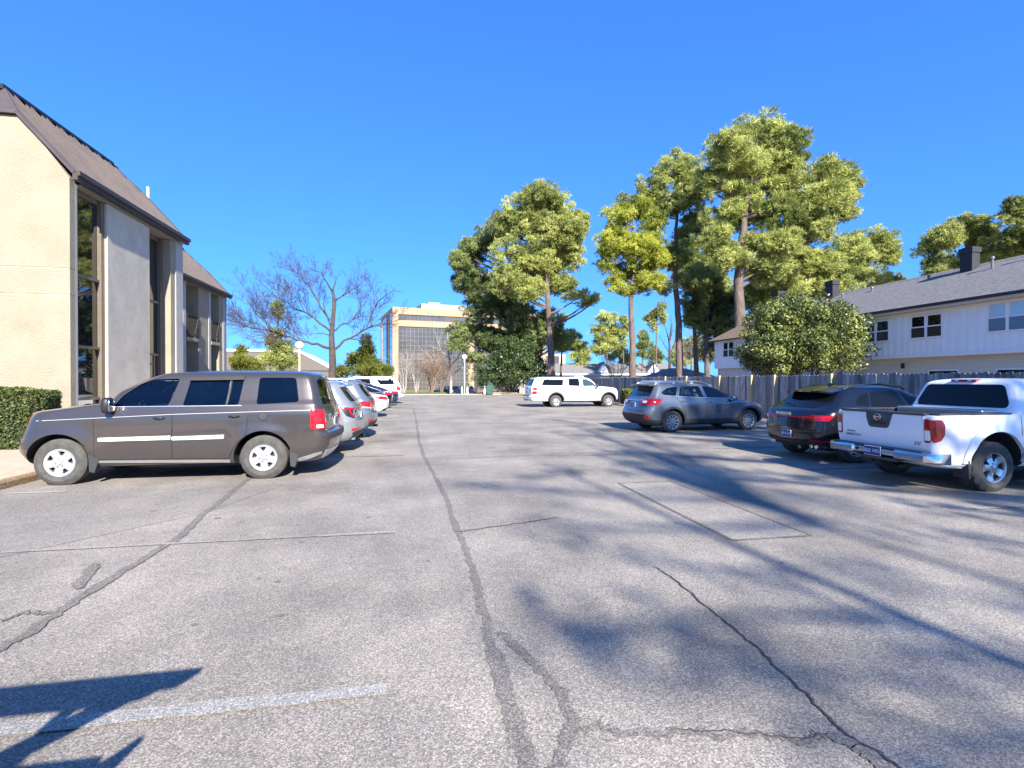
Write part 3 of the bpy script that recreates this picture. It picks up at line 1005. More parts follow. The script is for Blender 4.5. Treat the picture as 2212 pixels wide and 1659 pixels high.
def full_size_suv(name, label, u, v, head, pnt, group, style='wagon'):
    """long square SUV; the 'wagon' has dark arches and a side strip"""
    rows = [(.36, 2.2, -3.05, .85, .2, .2, .08, .05), (.42, 2.42, -3.28, .95, .25, .2, .1, .05), (.58, 2.48, -3.33, .972, .3, .2, .1, .05), (.80, 2.48, -3.335, .98, .3, .18, .1, .05),
            (1.0, 2.45, -3.34, .98, .3, .16, .1, .05), (1.14, 2.36, -3.335, .972, .3, .15, .1, .05), (1.19, 2.2, -3.33, .962, .28, .15, .1, .05), (1.235, 1.9, -3.325, .95, .26, .15, .1, .05),
            (1.27, 1.42, -3.315, .94, .24, .15, .1, .05), (1.31, 1.12, -3.29, .925, .22, .15, .1, .05), (1.5, .92, -3.20, .88, .2, .15, .1, .05), (1.7, .70, -3.09, .825, .2, .15, .1, .05),
            (1.785, .55, -3.0, .785, .2, .15, .1, .05), (1.835, .33, -2.88, .71, .2, .15, .1, .05), (1.87, 0, -2.65, .52, .2, .2, .1, .05), (1.885, -.5, -2.2, .1, .05, .05, .02, .02)]
    c = Car(name, label, 'SUV', u, v, head, rows, (1.72, -1.74), .38, .95, pnt, group, arch=.475, arch_z=.40, k=4)
    for sd in (1, -1):
        if style == 'wagon':
            wins = [([(.87, 1.315), (.50, 1.735), (-.01, 1.745), (.03, 1.295)], M_tintclear), ([(-.22, 1.77), (-.89, 1.77), (-.92, 1.325), (-.20, 1.30)], M_tint), ([(-1.22, 1.80), (-2.45, 1.80), (-2.66, 1.355), (-1.30, 1.335)], M_tint)]
        else:
            wins = [([(.87, 1.315), (.50, 1.735), (-.01, 1.745), (.03, 1.295)], M_tintclear), ([(-.15, 1.77), (-1.15, 1.77), (-1.28, 1.335), (-.12, 1.30)], M_tint), ([(-1.55, 1.78), (-2.72, 1.78), (-2.86, 1.38), (-1.88, 1.36)], M_tint)]
        for w, m in wins: c.side('window', roundpoly(w, .06), m, sd, .004, 0, .14)
        d1 = [(1.10, .42), (1.12, 1.22), (.02, 1.25), (.02, .42)]
        d2 = [(.008, .42), (.008, 1.25), (-1.0, 1.25), (-1.03, .42)]
        for d, hx in ((d1, .08), (d2, -.84)):
            o = c.door(roundpoly(d, .04), pnt, sd, .16)
            c.handle(hx, 1.085, sd, M_black, o, .17)
            if style == 'wagon':
                a, b = (1.08, .04) if hx > 0 else (-.01, -.98)
                c.side('door_strip', [(a, .66), (a, .72), (b, .72), (b, .66)], M_grayletter, sd, .015, .02, .3, o)
        for ax in c.axles:
            if style == 'wagon': c.arch_lip(ax, .40, .47, .555, M_clad, sd)
        c.side('sill_guard', [(1.15, .42), (1.15, .37), (-1.2, .37), (-1.2, .42)], M_clad if style != 'wagon' else M_alu, sd, .012, .02, .3)
        if style == 'wagon':
            c.side('tail_light', roundpoly([(-2.96, 1.22), (-3.2, 1.22), (-3.27, .82), (-2.98, .82)], .02), M_redbright, sd, .012, .02, .08)
            c.side('reversing_light', [(-2.98, 1.06), (-3.2, 1.06), (-3.22, 1.0), (-2.98, 1.0)], M_whitelens, sd, .018, .01, .08)
        else:
            c.side('tail_light', roundpoly([(-2.98, 1.30), (-3.2, 1.30), (-3.27, .95), (-3.02, .98)], .02), M_red, sd, .012, .02, .08)
        c.side('headlight', roundpoly([(2.3, 1.05), (2.05, 1.08), (2.08, .88), (2.38, .85)], .03), M_whitelens, sd, .01, .01, .08)
        c.mirror(.86, 1.30, sd, M_black if style == 'wagon' else pnt, (.09, .13, .12), .15)
    c.end('rear_window', roundpoly([(-.66, 1.74), (.66, 1.74), (.74, 1.33), (-.74, 1.33)], .06), M_tint, -1, .004, 0)
    c.end('windscreen', roundpoly([(-.66, 1.74), (.66, 1.74), (.78, 1.35), (-.78, 1.35)], .06), M_tintclear, 1, .004, 0)
    c.end('tailgate_handle', roundpoly([(-.1, 1.12), (.1, 1.12), (.1, 1.22), (-.1, 1.22)], .03), M_black, -1, .012, .02)
    c.plate(0, .96, '', -1)
    bp = MB()
    bp.box((-3.46, -.92, .50), (-3.28, .92, .70), 0, .04)
    bp.box((-3.47, -.55, .69), (-3.3, .55, .715), 1)
    bp.build('rear_bumper', [M_chrome if style == 'wagon' else pnt, M_black], c.root, True)
    if style == 'wagon':
        tb = MB(); tb.box((-3.56, -.03, .40), (-3.2, .03, .46)); tb.lathe([(.0, .46), (.02, .46), (.02, .5), (.03, .53), (.02, .56), (0, .57)], 12, 'z', (-3.53, 0, 0))
        tb.build('tow_bar', M_black, c.root)
        rk = MB()
        rk.box((-.35, -.45, 1.90), (.25, .45, 1.935)); rk.box((-.3, -.4, 1.87), (-.25, .4, 1.91)); rk.box((.15, -.4, 1.86), (.2, .4, 1.91))
        rk.build('roof_board', M_platewhite, c.root)
    else:
        for sd in (1, -1):
            mb = MB(); mb.tube([(.1, .70 * sd, 1.84), (0, .70 * sd, 1.89), (-2.5, .70 * sd, 1.90), (-2.65, .7 * sd, 1.84)], .02, 6); mb.build('roof_rail', M_alu, c.root)
    c.wheels(RIM_SIX, .25, 0, M_alu, .225)
    c.underside(.30, .55, .7)
    return c

def gray_wagon():
    rows = [(.22, 1.95, -2.15, .78, .3, .25, .1, .08), (.30, 2.18, -2.30, .87, .38, .28, .15, .1), (.43, 2.30, -2.40, .90, .45, .3, .2, .12), (.58, 2.32, -2.45, .908, .48, .3, .22, .13), (.70, 2.27, -2.43, .912, .5, .3, .22, .13),
            (.80, 2.18, -2.37, .912, .5, .28, .22, .12), (.89, 2.04, -2.35, .908, .46, .27, .22, .11), (.955, 1.78, -2.33, .90, .42, .26, .2, .1), (1.015, 1.42, -2.30, .882, .38, .25, .2, .1), (1.07, 1.14, -2.26, .858, .34, .24, .18, .1),
            (1.13, .98, -2.21, .83, .32, .22, .17, .09), (1.25, .76, -2.12, .785, .3, .2, .16, .09), (1.38, .48, -2.03, .73, .28, .19, .15, .08), (1.48, .2, -1.97, .68, .26, .18, .14, .07),
            (1.535, -.05, -1.96, .62, .25, .18, .13, .07), (1.57, -.35, -1.93, .52, .22, .18, .12, .07), (1.59, -.7, -1.8, .33, .2, .2, .1, .06), (1.595, -.95, -1.5, .07, .04, .04, .02, .02)]
    w1 = [(1.0, 1.07), (.62, 1.21), (.24, 1.395), (-.0, 1.455), (-.25, 1.465), (-.14, 1.10)]
    w2 = [(-.27, 1.10), (-.36, 1.47), (-1.05, 1.46), (-1.19, 1.15)]
    w3 = [(-1.29, 1.16), (-1.17, 1.455), (-1.52, 1.42), (-1.80, 1.28), (-1.74, 1.20)]
    rw = [(-.56, 1.47), (.56, 1.47), (.66, 1.15), (-.66, 1.15)]
    def hol(c):
        out = [c.cabin(.5, 1.53, 1.2, -2.0)]
        for w in (w1, w2, w3):
            mb = MB(); mb.prism(roundpoly(w, .05), 'y', -1.6, 1.6); out.append(cutter_from(mb))
        mb = MB(); mb.prism(roundpoly(rw, .06), 'x', -3.2, -1.7); out.append(cutter_from(mb))
        return out
    c = Car('parked_estate_car', 'gray metallic estate car with silver roof rails, parked nose to the fence', 'estate car', 9.30, 16.0, 5, rows, (1.44, -1.43), .345, .89, P_gray,
            'cars in the right row', arch=.415, arch_z=.345, hollow=hol, flare=.02, cladding=lambda p: p.z < .40)
    for sd in (-1, 1):
        d1 = [(.99, .42), (1.0, .84), (.93, 1.03), (-.18, 1.075), (-.215, 1.0), (-.20, .42)]
        d2 = [(-.212, .42), (-.228, 1.0), (-.20, 1.075), (-1.24, 1.13), (-1.25, 1.03), (-1.06, .80), (-.98, .62), (-.96, .42)]
        for d, hx in ((d1, -.06), (d2, -1.09)):
            o = c.door(roundpoly(d, .03), P_gray, sd, .1)
            c.handle(hx, .945 if hx > -.5 else .985, sd, P_gray, o, .19)
        for w, g in ((w1, G_clear), (w2, G_clear), (w3, G_clear)):
            c.side('window', roundpoly(w, .055), g, sd, -.008, 0, .12)
        c.side('window_divider', [(-1.09, 1.15), (-1.11, 1.15), (-.99, 1.46), (-.965, 1.46)], M_black, sd, .003, .02, .2)
        c.side('window_sill', [(1.0, 1.052), (1.0, 1.062), (-.14, 1.092), (-1.3, 1.15), (-1.3, 1.138), (-.14, 1.08)], M_alu, sd, .008, .012, .2)
        c.side('tail_light', roundpoly([(-1.80, 1.06), (-2.12, 1.075), (-2.30, 1.06), (-2.33, .88), (-2.10, .86), (-1.92, .93)], .03), M_red, sd, .013, .02, .06)
        c.side('headlight', roundpoly([(2.05, .86), (1.78, .90), (1.90, .76), (2.15, .72)], .03), M_whitelens, sd, .01, .01, .06)
        for ax in c.axles:
            c.arch_lip(ax, .345, .41, .475, M_clad, sd)
        c.side('sill_guard', roundpoly([(1.0, .40), (1.0, .29), (-.96, .29), (-.96, .41)], .02), M_clad, sd, .014, .03, .2)
        c.mirror(.74, 1.05, sd, P_gray, (.09, .12, .085), .13)
        rl = MB()
        pts = []
        for x in np.linspace(.15, -1.85, 13):
            p = c.hit_top(x, .58 * sd)
            e = min(1, (x + 1.85) / .18 + .0, (.15 - x) / .25)
            pts.append((x, .58 * sd, p.z + .01 + .06 * max(0, e)))
        rl.tube(pts, .023, 6)
        for x in (.15, -.55, -1.2, -1.85):
            p = c.hit_top(x, .58 * sd)
            rl.tube([(x - .05, .58 * sd, p.z - .02), (x, .58 * sd, p.z + .06), (x + .05, .58 * sd, p.z - .02)], .026, 6)
        rl.build('roof_rail', M_alu, c.root, True)
    for sd in (-1, 1):
        c.end('tail_light', roundpoly([(sd * .50, 1.02), (sd * .84, 1.07), (sd * .86, .87), (sd * .5, .90)], .02), M_red, -1, .012, .02, .07)
        c.end('reversing_light', [(sd * .52, .93), (sd * .70, .93), (sd * .70, 1.0), (sd * .52, 1.0)], M_whitelens, -1, .018, .01, .08)
        c.end('reflector', [(sd * .70, .42), (sd * .82, .42), (sd * .82, .55), (sd * .70, .55)], M_red, -1, .016, .02, .1)
    c.end('rear_window', roundpoly(rw, .06), G_tint, -1, -.006, 0)
    c.end('windscreen', roundpoly([(-.55, 1.44), (.55, 1.44), (.72, 1.13), (-.72, 1.13)], .06), M_tintclear, 1, .004, 0)
    c.end('rear_bumper_trim', roundpoly([(-.82, .58), (.82, .58), (.80, .34), (-.80, .34)], .05), M_clad, -1, .014, .03)
    c.end('chrome_bar', roundpoly([(-.42, .99), (.42, .99), (.42, 1.035), (-.42, 1.035)], .015), M_chrome, -1, .016, .02)
    c.plate(0.0, .87, 'AJ·30', -1, size=.085)
    sp = MB()
    vs = []
    for y in np.linspace(-.60, .60, 11):
        e = (abs(y) / .6) ** 3
        vs += [(-1.75, y, 1.585 - .045 * e), (-2.20 + .07 * e, y, 1.535 - .03 * e), (-2.20 + .08 * e, y, 1.505 - .03 * e), (-1.95, y, 1.49)]
    fs = [(i * 4 + q, i * 4 + (q + 1) % 4, (i + 1) * 4 + (q + 1) % 4, (i + 1) * 4 + q) for i in range(10) for q in range(4)] + [(0, 1, 2, 3), (40, 41, 42, 43)]
    sp.add(vs, fs); sp.build('spoiler', P_gray, c.root, True)
    wp = MB(); wp.tube([c.hit_end(0, 1.16) + Vector((-.025, 0, 0)), c.hit_end(-.42, 1.2) + Vector((-.03, 0, 0))], .01, 6); wp.build('rear_wiper', M_black, c.root)
    c.wheels(RIM_SLOTS, .215, 0, M_whitealu, .235)
    c.underside(.22, .4, .62)
    c.interior(.95, .75, .98, (-.75,), 1)
    return c

def black_crossover():
    rows = [(.22, 1.9, -1.95, .75, .3, .3, .1, .1), (.32, 2.15, -2.17, .87, .4, .32, .2, .12), (.45, 2.25, -2.27, .91, .5, .36, .25, .14), (.62, 2.25, -2.30, .93, .5, .36, .25, .14), (.78, 2.18, -2.28, .932, .5, .34, .24, .14),
            (.90, 2.0, -2.26, .928, .46, .32, .24, .13), (.96, 1.7, -2.24, .92, .42, .30, .22, .13), (1.03, 1.3, -2.19, .90, .38, .28, .2, .13), (1.08, 1.0, -2.11, .87, .34, .26, .18, .13), (1.15, .8, -2.0, .83, .32, .24, .17, .13),
            (1.25, .58, -1.86, .775, .3, .22, .16, .12), (1.36, .33, -1.73, .715, .28, .2, .15, .11), (1.44, .1, -1.64, .66, .26, .2, .14, .1), (1.50, -.12, -1.5, .58, .25, .2, .13, .09), (1.545, -.36, -1.25, .41, .2, .2, .1, .08), (1.56, -.55, -.95, .08, .03, .03, .02, .02)]
    c = Car('parked_crossover', 'glossy black crossover with red light strip across its rear, beside the white pickup', 'crossover', 10.0, 9.62, 0, rows, (1.405, -1.405), .365, .90, P_black, 'cars in the right row', arch=.42, flare=.02)
    for sd in (-1, 1):
        for w in ([(.95, 1.12), (.5, 1.31), (.15, 1.415), (-.2, 1.44), (-.10, 1.10)], [(-.2, 1.10), (-.3, 1.445), (-.92, 1.42), (-1.02, 1.13)], [(-1.08, 1.14), (-.98, 1.41), (-1.18, 1.36), (-1.36, 1.22), (-1.33, 1.16)]):
            c.side('window', roundpoly(w, .05), M_tint, sd, .004, 0, .12)
        d1 = [(.98, .36), (1.0, .85), (.9, 1.06), (-.15, 1.07), (-.12, .36)]
        d2 = [(-.132, .36), (-.162, 1.07), (-1.08, 1.09), (-1.06, .82), (-.92, .66), (-.88, .36)]
        for d, hx in ((d1, 0.0), (d2, -.92)):
            o = c.door(roundpoly(d, .03), P_black, sd, .14)
            c.handle(hx, .95, sd, P_black, o, .18)
        c.side('tail_light', [(-1.95, .95), (-2.2, .95), (-2.22, .84), (-2.05, .86)], M_red, sd, .01, .02, .06)
        c.side('headlight', roundpoly([(1.98, .84), (1.7, .9), (1.78, .74), (2.1, .68)], .03), M_whitelens, sd, .008, .01, .08)
        c.mirror(.78, 1.10, sd, P_black, (.09, .12, .08), .12)
        mb = MB(); mb.tube([(.0, .60 * sd, 1.47), (-.1, .60 * sd, 1.525), (-.6, .60 * sd, 1.575), (-1.2, .58 * sd, 1.545), (-1.45, .57 * sd, 1.47)], .02, 8)
        mb.build('roof_rail', M_black, c.root, True)
        mb = MB()
        for dy in (-.055, .055):
            p = c.hit_end(sd * .60 + dy, .33)
            mb.tube([(p.x + .1, sd * .60 + dy, .32), (p.x - .03, sd * .60 + dy, .32)], [.042, .045], 14)
        mb.build('exhaust_tip', M_chrome, c.root, True)
        c.end('tail_light', [(sd * .30, .845), (sd * .88, .845), (sd * .88, .945), (sd * .30, .90)], M_red, -1, .012, .02, .06)
    c.end('light_strip', [(-.86, .88), (.86, .88), (.86, .90), (-.86, .90)], M_red, -1, .02, .02, .08)
    c.end('rear_window', roundpoly([(-.58, 1.40), (.58, 1.40), (.72, 1.17), (.5, 1.09), (-.5, 1.09), (-.72, 1.17)], .06), M_tint, -1, .004, 0)
    c.end('windscreen', roundpoly([(-.55, 1.42), (.55, 1.42), (.72, 1.13), (-.72, 1.13)], .06), M_tint, 1, .004, 0)
    c.end('lower_bumper', roundpoly([(-.8, .42), (.8, .42), (.68, .28), (-.68, .28)], .05), M_clad, -1, .012, .02)
    c.end('reflector', [(-.86, .42), (-.55, .42), (-.55, .46), (-.86, .46)], M_red, -1, .016, .02)
    c.end_text('lettering', 'PORSCHE', .13, .945, .085, M_silverletter, None, -1, 0, 1.25)
    c.plate(.0, .53, 'BF·0130', -1, size=.075)
    sp = MB(); vs = []
    for y in np.linspace(-.62, .62, 11):
        e = (abs(y) / .62) ** 3
        vs += [(-1.35, y, 1.525 - .05 * e), (-1.86 + .08 * e, y, 1.445 - .04 * e), (-1.86 + .09 * e, y, 1.41 - .04 * e), (-1.62, y, 1.41)]
    fs = [(i * 4 + q, i * 4 + (q + 1) % 4, (i + 1) * 4 + (q + 1) % 4, (i + 1) * 4 + q) for i in range(10) for q in range(4)] + [(0, 1, 2, 3), (40, 41, 42, 43)]
    sp.add(vs, fs); sp.build('spoiler', P_black, c.root, True)
    wp = MB(); wp.tube([c.hit_end(-.05, 1.12) + Vector((-.03, 0, 0)), c.hit_end(.42, 1.17) + Vector((-.03, 0, 0))], .013, 6); wp.build('rear_wiper', M_black, c.root)
    fn = MB(); fp = c.hit_top(-1.2, 0)
    fn.add([(fp.x - .1, 0, fp.z - .01), (fp.x + .06, .02, fp.z - .01), (fp.x + .06, -.02, fp.z - .01), (fp.x - .07, 0, fp.z + .06)], [(0, 1, 3), (1, 2, 3), (2, 0, 3)])
    fn.build('aerial', M_black, c.root)
    c.wheels(RIM_FIVE, .25)
    c.underside(.2, .38, .62)
    return c

def white_pickup():
    rows = [(.36, 2.2, -2.45, .80, .2, .15, .1, .03), (.42, 2.4, -2.60, .855, .25, .14, .12, .03), (.55, 2.5, -2.66, .88, .35, .12, .15, .03), (.75, 2.52, -2.68, .895, .35, .10, .15, .03), (.95, 2.47, -2.69, .892, .35, .09, .15, .03),
            (1.07, 2.3, -2.69, .882, .34, .08, .15, .03), (1.12, 1.95, -2.685, .874, .3, .07, .14, .03), (1.14, 1.7, -2.66, .868, .3, .06, .14, .03), (1.15, 1.5, -1.28, .862, .3, .08, .14, .02), (1.20, 1.08, -1.18, .85, .28, .08, .14, .03),
            (1.35, .82, -1.135, .80, .26, .1, .14, .04), (1.5, .52, -1.09, .745, .24, .1, .13, .04), (1.60, .3, -1.055, .70, .22, .1, .12, .04), (1.65, .1, -1.0, .62, .2, .12, .1, .05), (1.685, -.3, -.85, .32, .15, .15, .08, .05), (1.69, -.4, -.7, .05, .02, .02, .0, .0)]
    def cav(c):
        mb = MB(); mb.box((-2.60, -.735, .70), (-1.24, .735, 1.4)); return [cutter_from(mb)]
    c = Car('pickup_truck', 'white pickup truck with chrome rear bumper and open bed beside the black crossover', 'pickup', 9.96, 6.98, 0, rows, (1.6, -1.585), .375, .885, P_white, 'cars in the right row',
            arch=.495, arch_z=.41, cav=cav, flare=.03)
    M_rail = mat('bed_rail_plastic', (0.05, 0.055, 0.065), 0.5)
    rl = MB()
    for sd in (-1, 1): rl.box((-2.58, sd * .80 - .075, 1.140), (-1.27, sd * .80 + .075, 1.168), 0, .012)
    rl.box((-2.70, -.74, 1.135), (-2.59, .74, 1.168), 0, .012)
    rl.build('bed_rail', M_rail, c.root, True)
    ln = MB(); ln.box((-2.59, -.73, .701), (-1.25, .73, .715)); ln.box((-1.262, -.73, .70), (-1.245, .73, 1.13)); ln.build('bed_liner', M_black, c.root)
    tb = MB(); tb.box((-1.60, -.70, .95), (-1.28, .70, 1.20), 0, .02); tb.build('tool_box', mat('dull_aluminium', (.5, .48, .42), .35, metal=.8), c.root)
    tg = c.end('tailgate', roundpoly([(-.725, 1.125), (.725, 1.125), (.725, .64), (-.725, .64)], .03), P_white, -1, .008, .014)
    c.end('badge_panel', roundpoly([(-.24, 1.132), (.24, 1.132), (.17, .90), (-.17, .90)], [.005, .005, .05, .05]), M_rail, -1, .02, .014, .1, tg)
    c.end('handle', roundpoly([(-.13, .955), (.13, .955), (.13, 1.0), (-.13, 1.0)], .01), M_black, -1, .03, .012, .1, tg)
    p = c.hit_end(0, 1.07)
    em = MB()
    pts = [(p.x - .032, .058 * math.cos(a), 1.068 + .046 * math.sin(a)) for a in np.linspace(0, 2 * PI, 25)]
    em.tube(pts, .0075, 6, 0, False)
    em.box((p.x - .042, -.068, 1.057), (p.x - .03, .068, 1.079))
    em.build('emblem', M_silverletter, tg, True)
    c.end_text('lettering', 'SV', -.62, .715, .075, M_grayletter, tg, -1, .2, 1.3)
    c.end_text('lettering', 'Autosport', .535, .80, .042, M_grayletter, tg, -1, 0, 1.0)
    c.end_text('lettering', 'United Outlet', .50, .745, .06, M_grayletter, tg, -1, .35, .9)
    for sd in (-1, 1):
        l = c.end('tail_light', roundpoly([(sd * .735, 1.09), (sd * .865, 1.07), (sd * .875, .84), (sd * .80, .74), (sd * .735, .74)], .02), M_red, -1, .014, .02, .05)
        c.side('tail_light', roundpoly([(-2.645, 1.08), (-2.55, 1.075), (-2.51, 1.0), (-2.52, .86), (-2.58, .78), (-2.64, .745)], .02), M_red, sd, .012, .02, .05)
        c.end('reversing_light', roundpoly([(sd * .745, .92), (sd * .815, .92), (sd * .815, .775), (sd * .745, .775)], .01), M_whitelens, -1, .021, .012, .05)
        w1 = [(.78, 1.22), (.45, 1.48), (.2, 1.575), (.0, 1.58), (.02, 1.20)]
        w2 = [(-.08, 1.20), (-.1, 1.58), (-.72, 1.575), (-.80, 1.35), (-.78, 1.21)]
        for w in (w1, w2): c.side('window', roundpoly(w, .04), M_tint, sd, .004, 0, .12)
        d1 = [(.95, .47), (.98, 1.0), (.9, 1.17), (-.02, 1.175), (.0, .47)]
        d2 = [(-.012, .47), (-.032, 1.175), (-.86, 1.175), (-.94, .95), (-.98, .47)]
        for d, hx in ((d1, .12), (d2, -.72)):
            o = c.door(roundpoly(d, .03), P_white, sd, .14)
            c.handle(hx, 1.04, sd, P_white, o, .18)
        c.side('cab_seam', [(-1.118, .50), (-1.128, .50), (-1.13, 1.13), (-1.12, 1.13)], M_dark, sd, .002, .002, .1)
        c.arch_lip(-1.585, .41, .49, .60, P_white, sd, .024, 'wheel_arch', .05)
        mb = MB()
        mb.prism([(-2.04, .62), (-2.12, .50), (-2.10, .22), (-2.07, .22)], 'y', sd * .80 - .11, sd * .80 + .11)
        mb.build('mud_flap', M_clad, c.root)
        st = MB(); st.tube([(.95, sd * .93, .36), (-.95, sd * .93, .36)], .045, 10); st.tube([(.7, sd * .6, .42), (.7, sd * .93, .36)], .025, 6); st.tube([(-.7, sd * .6, .42), (-.7, sd * .93, .36)], .025, 6)
        st.build('step_bar', M_chrome, c.root, True)
        c.side('headlight', roundpoly([(2.3, 1.0), (2.0, 1.04), (2.02, .84), (2.4, .82)], .03), M_whitelens, sd, .01, .01, .08)
        c.mirror(.72, 1.22, sd, P_white, (.09, .12, .11), .15)
    c.end('rear_window', roundpoly([(-.60, 1.585), (.60, 1.585), (.72, 1.30), (.70, 1.225), (-.70, 1.225), (-.72, 1.30)], .07), M_tint, -1, .006, .006)
    hb = c.hit_end(0, 1.645)
    mb = MB(); mb.box((hb.x - .05, -.20, 1.632), (hb.x + .1, .20, 1.672), 0, .012); o = mb.build('brake_light', M_red, c.root, True)
    for yy in (-.13, .07):
        mb = MB(); mb.box((hb.x - .052, yy, 1.643), (hb.x - .049, yy + .06, 1.66)); mb.build('bulb', M_whitelens, o)
    c.end('windscreen', roundpoly([(-.6, 1.57), (.6, 1.57), (.74, 1.22), (-.74, 1.22)], .06), M_tint, 1, .004, 0)
    bp = MB()
    prof = [(-2.66, .44), (-2.78, .445), (-2.825, .47), (-2.83, .56), (-2.80, .595), (-2.66, .60)]
    n = len(prof)
    vs, fs = [], []
    ys = [-.98, -.93, -.84, -.42, -.38, -.36, .36, .38, .42, .84, .93, .98]
    for y in ys:
        e = max(0, (abs(y) - .80) / .18)
        inn = abs(y) < .37
        for x, z in prof:
            xx = x + .16 * e ** 2
            if inn and x < -2.7: xx = x + .03; z = z if z > .5 else z + .02
            vs.append((xx, y, z))
    for i in range(len(ys) - 1):
        for q in range(n):
            fs.append((i * n + q, i * n + (q + 1) % n, (i + 1) * n + (q + 1) % n, (i + 1) * n + q))
    fs += [tuple(range(n)), tuple(range((len(ys) - 1) * n, len(ys) * n))]
    bp.add(vs, fs)
    bumper = bp.build('rear_bumper', M_chrome, c.root, True)
    sp = MB(); sp.box((-2.80, -.80, .595), (-2.64, .80, .612)); sp.box((-2.77, -.36, .40), (-2.62, .36, .445), 0, .01)
    sp.build('step_pad', M_rail, bumper)
    hh = MB(); hh.lathe([(.03, 0), (.03, .006)], 14, 'x', (-2.806, .30, .535)); hh.build('lock_hole', M_black, bumper)
    c.plate(0, .53, 'BJQ 1052', -1, -2.80, .30, .15, size=.07)
    hb_ = MB(); hb_.box((-2.72, -.05, .33), (-2.3, .05, .40)); hb_.build('tow_hitch', M_dark, c.root)
    xp = MB(); xp.tube([(-2.3, -.3, .34), (-2.66, -.34, .33)], .03, 8); xp.build('exhaust_pipe', M_dark, c.root)
    c.wheels(RIM_FIVE, .26, .006, M_alu, .225)
    c.underside(.34, .6, .6)
    return c


# ------------------------------------------------------------------ foliage and trees
def unit(a):
    return a / np.maximum(np.linalg.norm(a, axis=-1, keepdims=True), 1e-9)

def needle_tufts(P, A, T, nb=9, L=.32, W=.045, spread=.75):
    """P tuft centres, A axes, T tone per tuft -> triangles"""
    n = len(P)
    d = unit(A[:, None, :] + rng.normal(0, spread, (n, nb, 3)))
    ln = L * rng.uniform(.7, 1.15, (n, nb, 1))
    s = unit(np.cross(d, rng.normal(0, 1, (n, nb, 3)))) * (W * .5)
    b = P[:, None, :] + rng.normal(0, .05, (n, nb, 3))
    V = np.stack([b - s, b + s, b + d * ln], axis=2).reshape(-1, 3)
    F = np.arange(len(V)).reshape(-1, 3)
    t = np.clip(T[:, None] + rng.normal(0, .12, (n, nb)), 0, 1).ravel()
    return V, F, t

def leaves(P, N, T, size=.12, asp=.5):
    """rhombic leaves at P facing N"""
    n = len(P)
    N = unit(N + rng.normal(0, .45, (n, 3)))
    a = unit(np.cross(N, rng.normal(0, 1, (n, 3))))
    b = np.cross(N, a)
    s = size * rng.uniform(.7, 1.25, (n, 1))
    V = np.stack([P - a * s * .5, P + b * s * .5 * asp + N * s * .06, P + a * s * .5, P - b * s * .5 * asp + N * s * .06], axis=1).reshape(-1, 3)
    F = np.arange(len(V)).reshape(-1, 4)
    return V, F, np.clip(T + rng.normal(0, .12, n), 0, 1)

def on_lobes(centers, radii, flat, per, up=.35, inner=.55):
    """points over a set of flattened lobes: (points, outward axes, lobe index)"""
    cnt = np.maximum(3, (per * radii ** 2).astype(int))
    idx = np.repeat(np.arange(len(centers)), cnt)
    d = unit(rng.normal(0, 1, (len(idx), 3)) + np.array([0, 0, up]))
    r = radii[idx][:, None] * rng.uniform(inner, 1.0, (len(idx), 1))
    P = centers[idx] + d * r * np.array([1, 1, flat])
    return P, unit(d + np.array([0, 0, .35])), idx

def px_blobs(lst, D, djit=.35):
    """blobs seen in the photo (x, y, half width, half height, optional depth shift) as ellipsoids at depth D"""
    out = []
    for b in lst:
        rx = b[2] * 1.08 * D / CF
        rz = b[3] * 1.12 * D / CF
        dd = b[4] if len(b) > 4 else random.uniform(-djit, djit) * min(rx * 2, 5)
        p = at(b[0], b[1], D + dd)
        out.append((p.x, p.y, p.z, rx, rz))
    return out

def bez(p0, p1, p2, n=6):
    return [p0 * (1 - t) ** 2 + p1 * 2 * t * (1 - t) + p2 * t * t for t in np.linspace(0, 1, n)]

